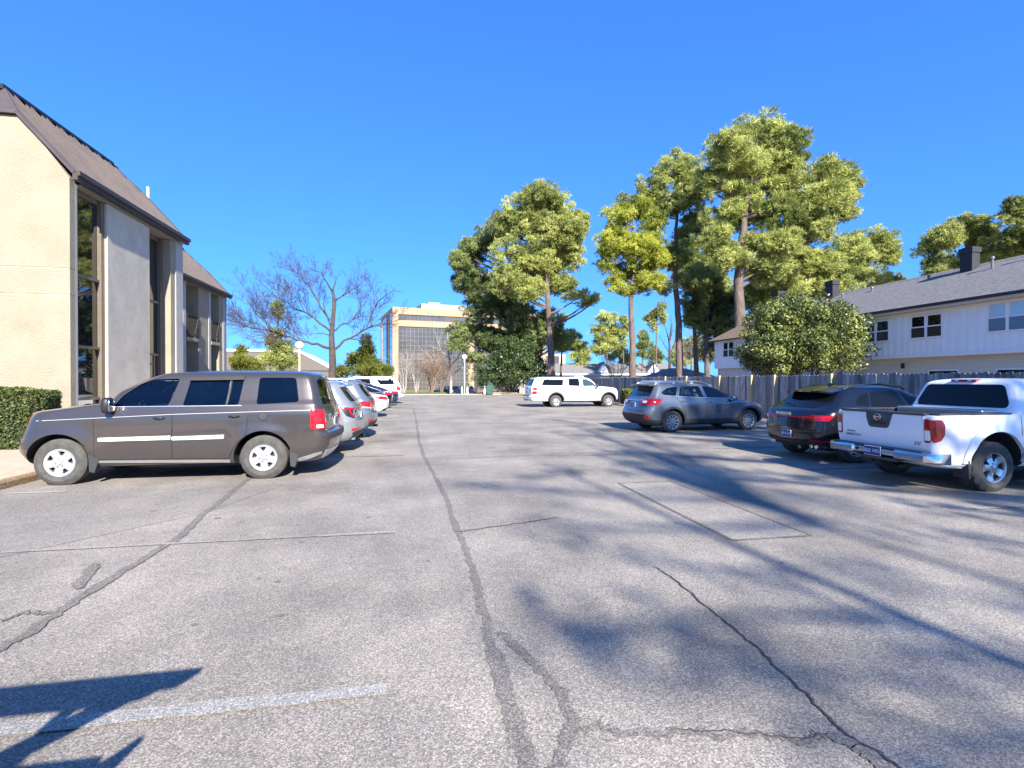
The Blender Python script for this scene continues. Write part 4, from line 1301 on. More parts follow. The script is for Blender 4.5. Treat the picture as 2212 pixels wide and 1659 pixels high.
def pine(label, trunk_pts, r0, blobs, leafm, group='tall pines', lobe=(.30, .56), dens=1.0, per=95, nb=8, L=.30, W=.058, barkm=None, tone=(.25, .75), limb_r=.10, name='pine_tree', cat='tree', flat=.62, sides=9, limb_drop=.55, lo=None, lmin=4, fill=.55):
    root = tag(empty(name, tuple(trunk_pts[0])), label, cat, group)
    base = Vector(trunk_pts[0])
    tp = [Vector(p) for p in trunk_pts]
    mb = MB()
    # the trunk, a little crooked
    path = []
    for i in range(len(tp) - 1):
        for k in range(4):
            t = k / 4
            q = tp[i].lerp(tp[i + 1], t)
            if i or k: q = q + Vector((random.uniform(-1, 1), random.uniform(-1, 1), 0)) * r0 * .10
            path.append(q)
    path.append(tp[-1])
    zt = path[-1].z - path[0].z
    rad = [max(.03, r0 * (1 - .88 * ((p.z - path[0].z) / zt) ** 1.15)) for p in path]
    rad[0] *= 1.35
    mb.tube([p - base for p in path], rad, sides)
    def trunk_at(z):
        for i in range(len(path) - 1):
            if path[i].z <= z <= path[i + 1].z:
                return path[i].lerp(path[i + 1], (z - path[i].z) / max(1e-6, path[i + 1].z - path[i].z))
        return path[0] if z < path[0].z else path[-1]
    if fill:
        extra = []
        for i, a in enumerate(blobs):
            near = sorted(blobs, key=lambda q: (q[0] - a[0]) ** 2 + (q[1] - a[1]) ** 2 + (q[2] - a[2]) ** 2)[1:3]
            for q in near:
                if random.random() < fill:
                    k = random.uniform(.35, .65)
                    extra.append(tuple(a[j] + (q[j] - a[j]) * k + (random.gauss(0, .4) if j < 3 else 0) for j in range(3)) + ((a[3] + q[3]) * .32, (a[4] + q[4]) * .34))
        blobs = list(blobs) + extra
    C_, Rd, tn = [], [], []
    lowest = lo if lo is not None else min(b[2] - b[4] for b in blobs)
    for bx, by, bz, rx, rz in blobs:
        c = Vector((bx, by, bz))
        tr = trunk_at(bz)
        hd = math.hypot(bx - tr.x, by - tr.y)
        zs = max(min(bz - hd * limb_drop, bz - .3), path[0].z + (lowest - path[0].z) * .75)
        s = trunk_at(zs)
        if s.z > c.z: s = trunk_at(c.z - .2)
        mid = s.lerp(c, .5) + Vector((random.uniform(-.4, .4), random.uniform(-.4, .4), -.12 * (c - s).length + random.uniform(-.3, .3)))
        limb = bez(s, mid, c, 7)
        lr = limb_r * min(1.3, .5 + .12 * (c - s).length)
        mb.tube([p - base for p in limb], [lr * (1 - .75 * i / 6) for i in range(7)], 6)
        lm = random.uniform(*lobe)
        n = max(lmin, int(dens * 5.2 * rx * rz / (lm * lm * flat * 2)))
        bt = random.uniform(*tone)
        for k in range(n):
            lr_ = random.uniform(*lobe)
            d = Vector((random.gauss(0, 1), random.gauss(0, 1), random.gauss(0, 1))).normalized()
            rr = random.random() ** .42
            q = c + Vector((d.x * max(.15, rx - lr_ * .5) * rr, d.y * max(.15, rx - lr_ * .5) * rr, d.z * max(.1, rz - lr_ * .2) * rr))
            C_.append(q - base); Rd.append(lr_); tn.append(bt + random.uniform(-.38, .38))
            if k % 6: continue
            t = random.choice(limb[3:])
            m2 = t.lerp(q, .5) + Vector((0, 0, -.15 - .05 * (q - t).length))
            mb.tube([p - base for p in bez(t, m2, q, 4)], [.035, .028, .02, .01], 4)
    mb.build('trunk', barkm or M_bark, root, True, sharp=60)
    C_, Rd, tn = np.array([c[:] for c in C_]), np.array(Rd), np.array(tn)
    P, A, idx = on_lobes(C_, Rd, flat, per)
    V, F, t = needle_tufts(P, A, tn[idx], nb, L, W)
    np_mesh('crown', V, F, leafm, root, t)
    return root

def leafy(name, label, cat, base, blobs, leafm, group=None, lobe=(.35, .6), dens=1.0, per=240, size=.16, asp=.5, trunk=None, barkm=None, core=None, tone=(.3, .7), flat=.8):
    """broad-leaved bush or tree: leaves over many lobes, some stems inside"""
    root = tag(empty(name, base), label, cat, group)
    b = Vector(base)
    C_, Rd, tn = [], [], []
    mb = MB()
    for bx, by, bz, rx, rz in blobs:
        c = Vector((bx, by, bz))
        s = Vector((b.x + (bx - b.x) * .15, b.y + (by - b.y) * .15, b.z))
        mb.tube([p - b for p in bez(s, s.lerp(c, .5) + Vector((0, 0, .2)), c, 5)], [(trunk or .06), (trunk or .06) * .8, (trunk or .06) * .6, (trunk or .06) * .4, .015], 6)
        n = max(4, int(dens * 2.6 * rx * rz / (np.mean(lobe) ** 2)))
        for k in range(n):
            lr_ = random.uniform(*lobe)
            d = Vector((random.gauss(0, 1), random.gauss(0, 1), random.gauss(0, 1))).normalized()
            rr = random.random() ** .3
            C_.append(c + Vector((d.x * rx * rr, d.y * rx * rr, d.z * rz * rr)) - b); Rd.append(lr_); tn.append(random.uniform(*tone))
    mb.build('trunk', barkm or M_barkgray, root, True, sharp=60)
    C_, Rd, tn = np.array([c[:] for c in C_]), np.array(Rd), np.array(tn)
    P, A, idx = on_lobes(C_, Rd, flat, per, .3, .6)
    V, F, t = leaves(P, A, tn[idx], size, asp)
    np_mesh('crown', V, F, leafm, root, t)
    return root

def grow(mb, pts, r0, depth, gap, ratio, sides, upw=.25, minlen=.3, spread=.9, minr=.009):
    """twigs springing from a limb"""
    L = sum((pts[i + 1] - pts[i]).length for i in range(len(pts) - 1))
    n = max(1, int(L / gap))
    for k in range(n):
        t = .22 + .78 * (k + random.random()) / n
        x = t * (len(pts) - 1)
        i = min(int(x), len(pts) - 2)
        s = pts[i].lerp(pts[i + 1], x - i)
        d = (pts[i + 1] - pts[i]).normalized()
        side = d.cross(Vector((random.gauss(0, 1), random.gauss(0, 1), random.gauss(0, 1)))).normalized()
        nd = (d * random.uniform(.55, .9) + side * random.uniform(.5, spread) + Vector((0, 0, upw))).normalized()
        ln = max(minlen, L * ratio * random.uniform(.6, 1.2) * (1.15 - .6 * t))
        e = s + nd * ln
        m = s.lerp(e, .5) + Vector((random.gauss(0, 1), random.gauss(0, 1), random.gauss(0, 1))) * ln * .09
        c = bez(s, m, e, 4)
        r = max(minr, r0 * (1 - .6 * t) * .45)
        mb.tube(c, [r, r * .8, r * .6, r * .35], sides, 0, False)
        if depth > 1: grow(mb, c, r, depth - 1, gap * .75, ratio, 3, upw, minlen * .8, spread, minr)

def bare_tree(label, base, trunk_pts, r0, limbs, name='bare_tree', barkm=None, group=None, depth=3, gap=.5, ratio=.42, cat='tree', minlen=.35, minr=.009):
    root = tag(empty(name, tuple(base)), label, cat, group)
    b = Vector(base)
    mb = MB()
    tp = [Vector(p) - b for p in trunk_pts]
    n = len(tp)
    mb.tube(tp, [r0 * (1 - .75 * i / (n - 1)) for i in range(n)], 9)
    cr = MB()
    grow(cr, tp[n // 2:], r0 * .35, depth - 1, gap, ratio * .6, 4)
    for pts, r in limbs:
        q = [Vector(p) - b for p in pts]
        m = len(q)
        s = []
        for i in range(m - 1):
            s += [q[i], q[i].lerp(q[i + 1], .5) + Vector((random.gauss(0, .08), random.gauss(0, .12), random.gauss(0, .08)))]
        s.append(q[-1])
        mb.tube(s, [max(.012, r * (1 - .85 * i / (len(s) - 1))) for i in range(len(s))], 7)
        grow(cr, s, r * .7, depth, gap, ratio, 4, minlen=minlen, minr=minr)
    mb.build('trunk', barkm or M_barkgray, root, True, sharp=60)
    cr.build('crown', barkm or M_barkgray, root)
    return root
# ------------------------------------------------------------------ ground, paving, markings
def sheet(name, pts, z, m, kind='structure', label=None, cat=None, parent=None):
    mb = MB()
    mb.add([(p[0], p[1], z) for p in pts], [tuple(range(len(pts)))])
    o = mb.build(name, m, parent)
    for p in o.data.polygons:
        if p.normal.z < 0: p.flip()
    if kind: o['kind'] = kind
    if label: o['label'] = label
    return o

def asphalt_mat(name, base, vary, chip, dark=1.0):
    m = bpy.data.materials.new(name)
    m.use_nodes = True
    nt = m.node_tree
    b = nt.nodes['Principled BSDF']
    L = nt.links.new
    tc = nt.nodes.new('ShaderNodeTexCoord')
    def noise(sc, det, rough=.6):
        n = nt.nodes.new('ShaderNodeTexNoise')
        n.inputs['Scale'].default_value = sc
        n.inputs['Detail'].default_value = det
        n.inputs['Roughness'].default_value = rough
        L(tc.outputs['Object'], n.inputs['Vector'])
        return n.outputs['Fac']
    def ramp(src, stops):
        r = nt.nodes.new('ShaderNodeValToRGB')
        e = r.color_ramp.elements
        e[0].position, e[0].color = stops[0][0], (*stops[0][1], 1)
        e[1].position, e[1].color = stops[-1][0], (*stops[-1][1], 1)
        for p, c in stops[1:-1]:
            x = e.new(p); x.color = (*c, 1)
        L(src, r.inputs[0])
        return r.outputs[0]
    def mix(a, b_, f, mode='MULTIPLY'):
        x = nt.nodes.new('ShaderNodeMix')
        x.data_type = 'RGBA'; x.blend_type = mode
        if isinstance(f, float): x.inputs[0].default_value = f
        else: L(f, x.inputs[0])
        L(a, x.inputs[6]); L(b_, x.inputs[7])
        return x.outputs[2]
    # stones: voronoi cells, light chips among dark binder
    v = nt.nodes.new('ShaderNodeTexVoronoi')
    v.inputs['Scale'].default_value = chip
    L(tc.outputs['Object'], v.inputs['Vector'])
    sep = nt.nodes.new('ShaderNodeSeparateColor')
    L(v.outputs['Color'], sep.inputs[0])
    g = base
    stones = ramp(sep.outputs[0], [(0.0, [c * .55 for c in g]), (.35, [c * .80 for c in g]), (.6, [c * 1.05 for c in g]), (.85, [c * 1.35 for c in g]), (1.0, [min(.6, c * 1.75) for c in g])])
    fine = ramp(noise(chip * .55, 3), [(.35, (.88, .88, .88)), (.65, (1.12, 1.11, 1.10))])
    c = mix(stones, fine, .8)
    blot = ramp(noise(.55, 6, .6), [(.32, (1 - vary,) * 3), (.55, (1, 1, 1)), (.72, (1 + vary * .7, 1 + vary * .65, 1 + vary * .55))])
    c = mix(c, blot, 1.0)
    streak = ramp(noise(2.3, 5, .7), [(.3, (.86, .86, .88)), (.7, (1.08, 1.07, 1.05))])
    c = mix(c, streak, 1.0)
    # oil drips
    v2 = nt.nodes.new('ShaderNodeTexVoronoi')
    v2.inputs['Scale'].default_value = .75
    L(tc.outputs['Object'], v2.inputs['Vector'])
    spots = ramp(v2.outputs['Distance'], [(.03, (.45, .44, .44)), (.06, (1, 1, 1))])
    c = mix(c, spots, .7)
    L(c, b.inputs['Base Color'])
    b.inputs['Roughness'].default_value = .82
    b.inputs['Specular IOR Level'].default_value = .3
    bp = nt.nodes.new('ShaderNodeBump')
    bp.inputs['Strength'].default_value = .55
    bp.inputs['Distance'].default_value = .006
    L(sep.outputs[0], bp.inputs['Height'])
    L(bp.outputs[0], b.inputs['Normal'])
    return m

M_asphalt = asphalt_mat('worn_asphalt', (0.285, 0.26, 0.224), .36, 140)
M_patch = asphalt_mat('asphalt_patch', (0.30, 0.274, 0.237), .16, 150)
M_old = asphalt_mat('old_gray_asphalt', (0.262, 0.241, 0.212), .3, 150)
M_seal = asphalt_mat('crack_sealer', (0.182, 0.168, 0.150), .3, 130)
M_crack = mat('crack_dark', (0.06, 0.056, 0.052), .95, noise=(20, .3))
M_line = asphalt_mat('worn_white_line', (0.345, 0.335, 0.315), .35, 160)
M_linefaint = asphalt_mat('faded_white_line', (0.315, 0.296, 0.266), .35, 150)
M_soil = mat('bare_soil', (0.20, 0.155, 0.10), .95, noise=(1.2, .4), bump=(14, .8, .04))
M_straw = mat('pine_straw', (0.32, 0.22, 0.13), .95, noise=(5, .45), bump=(30, .9, .03))
M_walk = mat('tan_concrete', (0.46, 0.37, 0.27), .85, noise=(6, .16), bump=(90, .5, .006))
M_kerbag = mat('pebble_kerb', (0.28, 0.19, 0.11), .9, noise=(38, .75), bump=(45, 1.0, .02))
M_kerb = mat('concrete_kerb', (0.42, 0.39, 0.34), .85, noise=(5, .2), bump=(60, .4, .006))
M_lawn = mat('lawn_soil', (0.13, 0.16, 0.045), .95, noise=(1.5, .35), bump=(25, .8, .03))

def terrain():
    xs = sorted(set(list(np.linspace(-60, 80, 57)) + [-2500, -900, -350, -150, -90, 120, 250, 600, 1500, 2500]))
    ys = sorted(set(list(np.linspace(-60, 130, 77)) + [-2500, -700, -200, 180, 300, 600, 1200, 2500, 4000]))
    V = []
    for y in ys:
        for x in xs:
            z = -.03
            if y > 61: z -= 1.25 * min(1, (y - 61) / 18) ** 1.3
            if x < -6.3 and y < 61: z -= 0.02
            V.append((x, y, z))
    n = len(xs)
    F = [(j * n + i, j * n + i + 1, (j + 1) * n + i + 1, (j + 1) * n + i) for j in range(len(ys) - 1) for i in range(n - 1)]
    o = np_mesh('ground', V, F, M_soil)
    tag(o, kind='structure')
terrain()
sheet('car_park_surface', [(-6.2, -60), (12.9, -60), (12.9, 52), (10.2, 59.4), (-6.2, 59.4)], 0.0, M_asphalt)
sheet('old_paving_strip', [(-6.19, 2.85), (-2.62, 6.9), (-2.1, 8.55), (-6.19, 8.6)], 0.004, M_old)
sheet('paving_patch', [(3.2, 4.75), (4.08, 4.75), (4.02, 7.7), (3.17, 7.7)], 0.004, M_patch)
for pts in ([(3.17, 4.72), (4.11, 4.72), (4.11, 4.76), (3.17, 4.76)], [(4.08, 4.76), (4.11, 4.76), (4.05, 7.7), (4.02, 7.7)], [(3.15, 4.76), (3.185, 4.76), (3.16, 7.7), (3.13, 7.7)], [(3.13, 7.69), (4.05, 7.69), (4.05, 7.73), (3.13, 7.73)]):
    sheet('patch_seam', pts, 0.0075, M_seal)

def ribbon(name, pts, w, z, m, jit=.25, sub=14):
    """ragged strip along a path on the paving"""
    P = []
    for i in range(len(pts) - 1):
        for k in range(sub):
            t = k / sub
            P.append(Vector((pts[i][0] + (pts[i + 1][0] - pts[i][0]) * t, pts[i][1] + (pts[i + 1][1] - pts[i][1]) * t, z)))
    P.append(Vector((*pts[-1], z)))
    vs, fs = [], []
    dx = 0
    for i, p in enumerate(P):
        d = (P[min(i + 1, len(P) - 1)] - P[max(i - 1, 0)]).normalized()
        s = Vector((-d.y, d.x, 0))
        dx = dx * .7 + random.gauss(0, w * jit)
        a, b = w * random.uniform(.3, .72), w * random.uniform(.3, .72)
        e = min(1, .25 + min(i, len(P) - 1 - i) * .3)
        vs += [p + s * (dx + a * e), p + s * (dx - b * e)]
    for i in range(len(P) - 1): fs.append((2 * i, 2 * i + 1, 2 * i + 3, 2 * i + 2))
    mb = MB(); mb.add(vs, fs)
    o = mb.build(name, m)
    for p in o.data.polygons:
        if p.normal.z < 0: p.flip()
    return tag(o, kind='structure')

def gp(px, py):
    p = at(px, py, 1.0) - CAM
    t = -CAM.z / p.z
    q = CAM + p * t
    return (q.x, q.y)
crack = [gp(*q) for q in ((1150, 1700), (1120, 1600), (1090, 1500), (1062, 1400), (1040, 1320), (1030, 1260), (1010, 1200), (985, 1140), (965, 1080), (940, 1030), (915, 985), (905, 950), (900, 915), (893, 880))]
ribbon('crack_seal', crack, .066, .004, M_seal, .07)
b2 = [gp(*q) for q in ((1075, 1365), (1110, 1390), (1160, 1440), (1210, 1500), (1240, 1560), (1215, 1620), (1190, 1680))]
ribbon('crack_seal', b2, .06, .0045, M_seal, .08)
ribbon('crack_seal', [(p[0] + .03, p[1]) for p in crack[:4]], .05, .0046, M_seal, .15)
b3 = [gp(*q) for q in ((1250, 1570), (1340, 1585), (1450, 1575), (1600, 1585), (1740, 1600), (1785, 1588))]
ribbon('crack_seal', b3, .05, .004, M_seal, .2)
ribbon('crack', b3[2:], .008, .0075, M_crack, .8)
b4 = [gp(*q) for q in ((2000, 1720), (1930, 1650), (1830, 1590), (1760, 1520), (1680, 1440), (1600, 1370), (1510, 1300), (1460, 1255), (1410, 1225))]
ribbon('crack', b4, .013, .0082, M_crack, .5)
ribbon('crack_seal', [gp(*q) for q in ((1785, 1588), (1850, 1610), (1930, 1680))], .06, .0058, M_seal, .06)
b5 = [gp(*q) for q in ((-60, 1435), (60, 1370), (160, 1300), (300, 1215), (390, 1160), (440, 1110), (500, 1065), (540, 1030))]
ribbon('crack_seal', b5, .08, .0085, M_seal, .06)
ribbon('crack_seal', [gp(*q) for q in ((165, 1275), (185, 1245), (205, 1218))], .09, .009, M_seal, .05)
ribbon('crack', [gp(*q) for q in ((985, 1150), (1060, 1140), (1140, 1128), (1210, 1118))], .018, .0075, M_crack, .7)
ribbon('crack_seal', [gp(*q) for q in ((0, 1340), (50, 1330), (110, 1325))], .05, .0088, M_seal, .3)
ribbon('crack_seal', [gp(*q) for q in ((900, 990), (1000, 990), (1120, 985), (1230, 984), (1345, 981))], .03, .0045, M_seal, .4)
M_stain = mat('oil_drip', (0.155, 0.142, 0.125), .8, noise=(25, .35))
def stain(px, py, r):
    x, y = gp(px, py)
    mb = MB()
    n = 14
    mb.add([(x + r * random.uniform(.6, 1.1) * math.cos(2 * PI * k / n), y + r * random.uniform(.6, 1.1) * math.sin(2 * PI * k / n) * .8, .0042) for k in range(n)], [tuple(range(n))])
    o = mb.build('oil_stain', M_stain); tag(o, kind='structure')
for q in ((600, 1257, .035), (607, 1330, .04), (650, 1172, .035), (686, 1173, .02), (795, 1118, .03), (925, 1213, .03), (975, 1239, .02), (1690, 1216, .02), (470, 1120, .05), (520, 1128, .03), (330, 1105, .06), (560, 1250, .025), (880, 1330, .02), (1460, 1130, .03), (760, 1205, .025), (420, 1350, .03), (1010, 1275, .018)): stain(*q)

def line(v, u0, u1, w=.10, m=None, z=.0095):
    vs, fs = [], []
    n = int((u1 - u0) / .15)
    for i in range(n + 1):
        u = u0 + (u1 - u0) * i / n
        a, b = w / 2 * random.uniform(.8, 1.05), w / 2 * random.uniform(.8, 1.05)
        vs += [(u, v - a, z), (u, v + b, z)]
    for i in range(n): fs.append((2 * i, 2 * i + 2, 2 * i + 3, 2 * i + 1))
    mb = MB(); mb.add(vs, fs)
    return tag(mb.build('parking_line', m or M_line), kind='structure')
line(2.78, -5.9, -.17, .12)
line(5.66, -5.9, -1.05, .06, M_linefaint)
line(5.66, -1.05, -.25, .09)
line(8.6, -6.0, -5.15, .10)
for i in range(1, 17):
    line(8.6 + 2.84 * i, -6.0, -.3, .08, M_linefaint)
for v in (2.4, 5.35, 8.3, 11.25, 14.3, 17.4, 20.4, 23.5, 26.5, 29.5, 33.0, 36.2, 39.4, 42.6):
    line(v, 7.0, 12.6, .09, M_linefaint)

# kerbs and planting strips
def kerb(name, pts, w, h, m, label):
    mb = MB()
    P = [Vector((*p, 0)) for p in pts]
    vs, fs = [], []
    prof = [(0, -.03), (0, h - .03), (.025, h), (w, h), (w, -.03)]
    for i, p in enumerate(P):
        d = (P[min(i + 1, len(P) - 1)] - P[max(i - 1, 0)]).normalized()
        s = Vector((-d.y, d.x, 0))
        vs += [p + s * a + Vector((0, 0, b)) for a, b in prof]
    k = len(prof)
    for i in range(len(P) - 1):
        for q in range(k):
            fs.append((i * k + q, i * k + (q + 1) % k, (i + 1) * k + (q + 1) % k, (i + 1) * k + q))
    fs += [tuple(range(k)), tuple(range((len(P) - 1) * k, len(P) * k))]
    mb.add(vs, fs)
    return tag(mb.build(name, m, None, True), kind='structure')
kerb('kerb', [(-6.2, -30), (-6.2, 8.85), (-6.2, 20), (-6.2, 56), (-6.2, 59.4)], .14, .125, M_kerbag, '')
wk = MB(); wk.box((-11.6, -30, -.05), (-6.34, 28, .12)); tag(wk.build('pavement', M_walk), kind='structure')
kerb('kerb', [(12.9, 52), (12.9, 20), (12.9, -40)], .15, .12, M_kerb, '')
kerb('kerb', [(-6.2, 59.4), (-2, 59.4), (4, 59.4), (9.5, 58.6), (11.0, 56.5), (12.3, 53), (12.9, 52)][::-1], -.15, .10, M_kerb, '')
st = MB(); st.box((13.05, -40, -.05), (14.2, 60, .09)); tag(st.build('planting_strip', M_straw), kind='structure')
sheet('lawn', [(-20, 59.56), (3.2, 59.56), (3.2, 66), (-20, 66)], .05, M_lawn)
sheet('street', [(1.5, 75), (60, 75), (60, 130), (1.5, 130)], -1.26, M_old)
def mound():
    V, F = [], []
    n, m = 24, 20
    for j in range(m + 1):
        for i in range(n + 1):
            x = 6.5 + 9.5 * i / n; y = 56.3 + 10 * j / m
            e = max(0, math.sin(PI * i / n)) ** .6 * max(0, math.sin(PI * j / m)) ** .6
            edge = 58.9 if x < 9.5 else 58.9 - (x - 9.5) * 1.2
            V.append((x, max(y, edge), -.02 + .42 * e + random.gauss(0, .015) * e))
    for j in range(m):
        for i in range(n): F.append((j * (n + 1) + i, j * (n + 1) + i + 1, (j + 1) * (n + 1) + i + 1, (j + 1) * (n + 1) + i))
    o = np_mesh('planting_bed', V, F, M_straw, smooth=True)
    tag(o, kind='structure')
mound()
def fallen():
    n = 2600
    P = np.stack([rng.uniform(13.1, 14.15, n), rng.uniform(8, 56, n), np.full(n, .105)], 1)
    V, F, t = leaves(P, np.tile([0, 0, 1.0], (n, 1)), rng.uniform(.1, .9, n), .09)
    o = np_mesh('leaf_litter', V, F, leaf_mat('dry_leaves', (.12, .07, .03), (.38, .26, .14), .1), None, t)
    tag(o, 'dry leaves scattered along the planting strip by the fence', 'leaf litter', kind='stuff')
    n = 9000
    P = np.stack([rng.uniform(-8, 3.2, n), rng.uniform(59.6, 65, n), np.full(n, .06)], 1)
    V, F, t = needle_tufts(P, np.tile([0, 0, 1.0], (n, 1)), rng.uniform(.2, .9, n), 4, .10, .02, .4)
    o = np_mesh('grass', V, F, L_grass, None, t)
    tag(o, 'short green grass on the lawn at the end of the car park', 'grass', kind='stuff')
fallen()
# ------------------------------------------------------------------ the office wing on the left
M_stucco = mat('cream_stucco', (0.295, 0.262, 0.190), .9, noise=(1.1, .08), bump=(28, 1.0, .03), color2=(0.34, .303, .222))
M_panel = mat('gray_exposed_aggregate', (0.53, 0.48, 0.385), .9, noise=(1.6, .16), bump=(60, .8, .01))
M_edge = mat('grazing_gray_stucco', (0.40, 0.39, 0.37), .9, noise=(3, .10), bump=(55, .6, .008))  # gray puts the grazing light on the pier edges into the colour
M_roofbrown = mat('brown_metal_roof', (0.108, 0.089, 0.085), .45, metal=.25, noise=(1.2, .16))
M_fascia = mat('dark_brown_metal', (0.055, 0.043, 0.04), .5, noise=(2, .2))
M_bronze = mat('bronze_frame', (0.19, 0.155, 0.115), .45, metal=.3, noise=(6, .1))
M_glassdark = mat('dark_mirror_glass', (0.012, 0.013, 0.014), .015, spec=.9, ior=1.9)
M_soffit = mat('soffit', (0.22, .2, .17), .9)
M_railing = mat('brown_railing', (0.035, 0.028, 0.024), .5)

def mansard(name_root, u_e, z_e, u_t, z_t, v0, v1, root, gab=.46, ribs=.305, u_back=-30, cap=True):
    """steep standing-seam roof over the facade with clipped ends; eave at (u_e, z_e), top edge at (u_t, z_t)"""
    uc = u_e + (u_t - u_e) * gab
    zc = z_e + (z_t - z_e) * gab
    k = (z_t - zc) * .85
    mb = MB()
    A, B = (u_e, v0, z_e), (u_e, v1, z_e)
    C0, C1 = (uc, v0, zc), (uc, v1, zc)
    T0, T1 = (u_t, v0 + k, z_t), (u_t, v1 - k, z_t)
    G0, G1 = (u_back, v0, zc), (u_back, v1, zc)
    K0, K1 = (u_back, v0 + k, z_t), (u_back, v1 - k, z_t)
    mb.add([A, B, C1, T1, T0, C0], [(0, 1, 2, 3, 4, 5)])
    mb.add([C0, T0, K0, G0], [(0, 1, 2, 3)])
    mb.add([C1, G1, K1, T1], [(0, 1, 2, 3)])
    mb.add([T0, T1, K1, K0], [(0, 1, 2, 3)], 1)
    roof = mb.build('roof', [M_roofbrown, M_fascia], root)
    sl = Vector((u_t - u_e, 0, z_t - z_e)); n = Vector((-sl.z, 0, sl.x)).normalized()
    if n.x < 0: n = -n
    rb = MB()
    v = v0 + .2
    while v < v1 - .1:
        t1 = 1.0
        if v < v0 + k: t1 = gab + (1 - gab) * (v - v0) / k
        if v > v1 - k: t1 = gab + (1 - gab) * (v1 - v) / k
        p, q = Vector((u_e, v, z_e)), Vector((u_e, v, z_e)) + sl * t1
        w = Vector((0, .014, 0))
        rb.add([p - w, p + w, p + w + n * .045, p - w + n * .045, q - w, q + w, q + w + n * .045, q - w + n * .045], [(0, 1, 2, 3), (7, 6, 5, 4), (0, 4, 5, 1), (1, 5, 6, 2), (2, 6, 7, 3), (3, 7, 4, 0)])
        v += ribs
    rb.build('standing_seam', M_roofbrown, roof)
    fb = MB()
    fb.box((u_e - .02, v0 - .03, z_e - .20), (u_e + .10, v1 + .03, z_e - .004), 0)
    fb.box((u_e + .10, v0 - .03, z_e - .09), (u_e + .16, v1 + .03, z_e + .03), 0)
    fb.build('gutter', M_fascia, roof)
    for (p, q) in ((Vector(A), Vector(C0)), (Vector(C0), Vector(G0)), (Vector(B), Vector(C1)), (Vector(C1), Vector(T1)), (Vector(C0), Vector(T0))):
        d = (q - p).normalized()
        rk = MB()
        rk.tube([p - d * .02, q + d * .02], [.06, .06], 4)
        rk.build('rake_trim', M_roofbrown, roof)
    if cap:
        cp = MB()
        cp.box((u_t - .12, v0 + k - .1, z_t - .03), (u_t + .05, v1 - k + .05, z_t + .10), 0)
        v = v0 + k + .4
        while v < v1 - k:
            cp.prism([(v, z_t - .03), (v + .35, z_t - .03), (v + .3, z_t - .13), (v + .22, z_t - .05)], 'x', u_t - .02, u_t + .13)  # dark teeth: shadow spikes below the black edge, built into its shape
            v += .62
        cp.build('coping_and_shadow', M_black, roof)
    return uc, zc

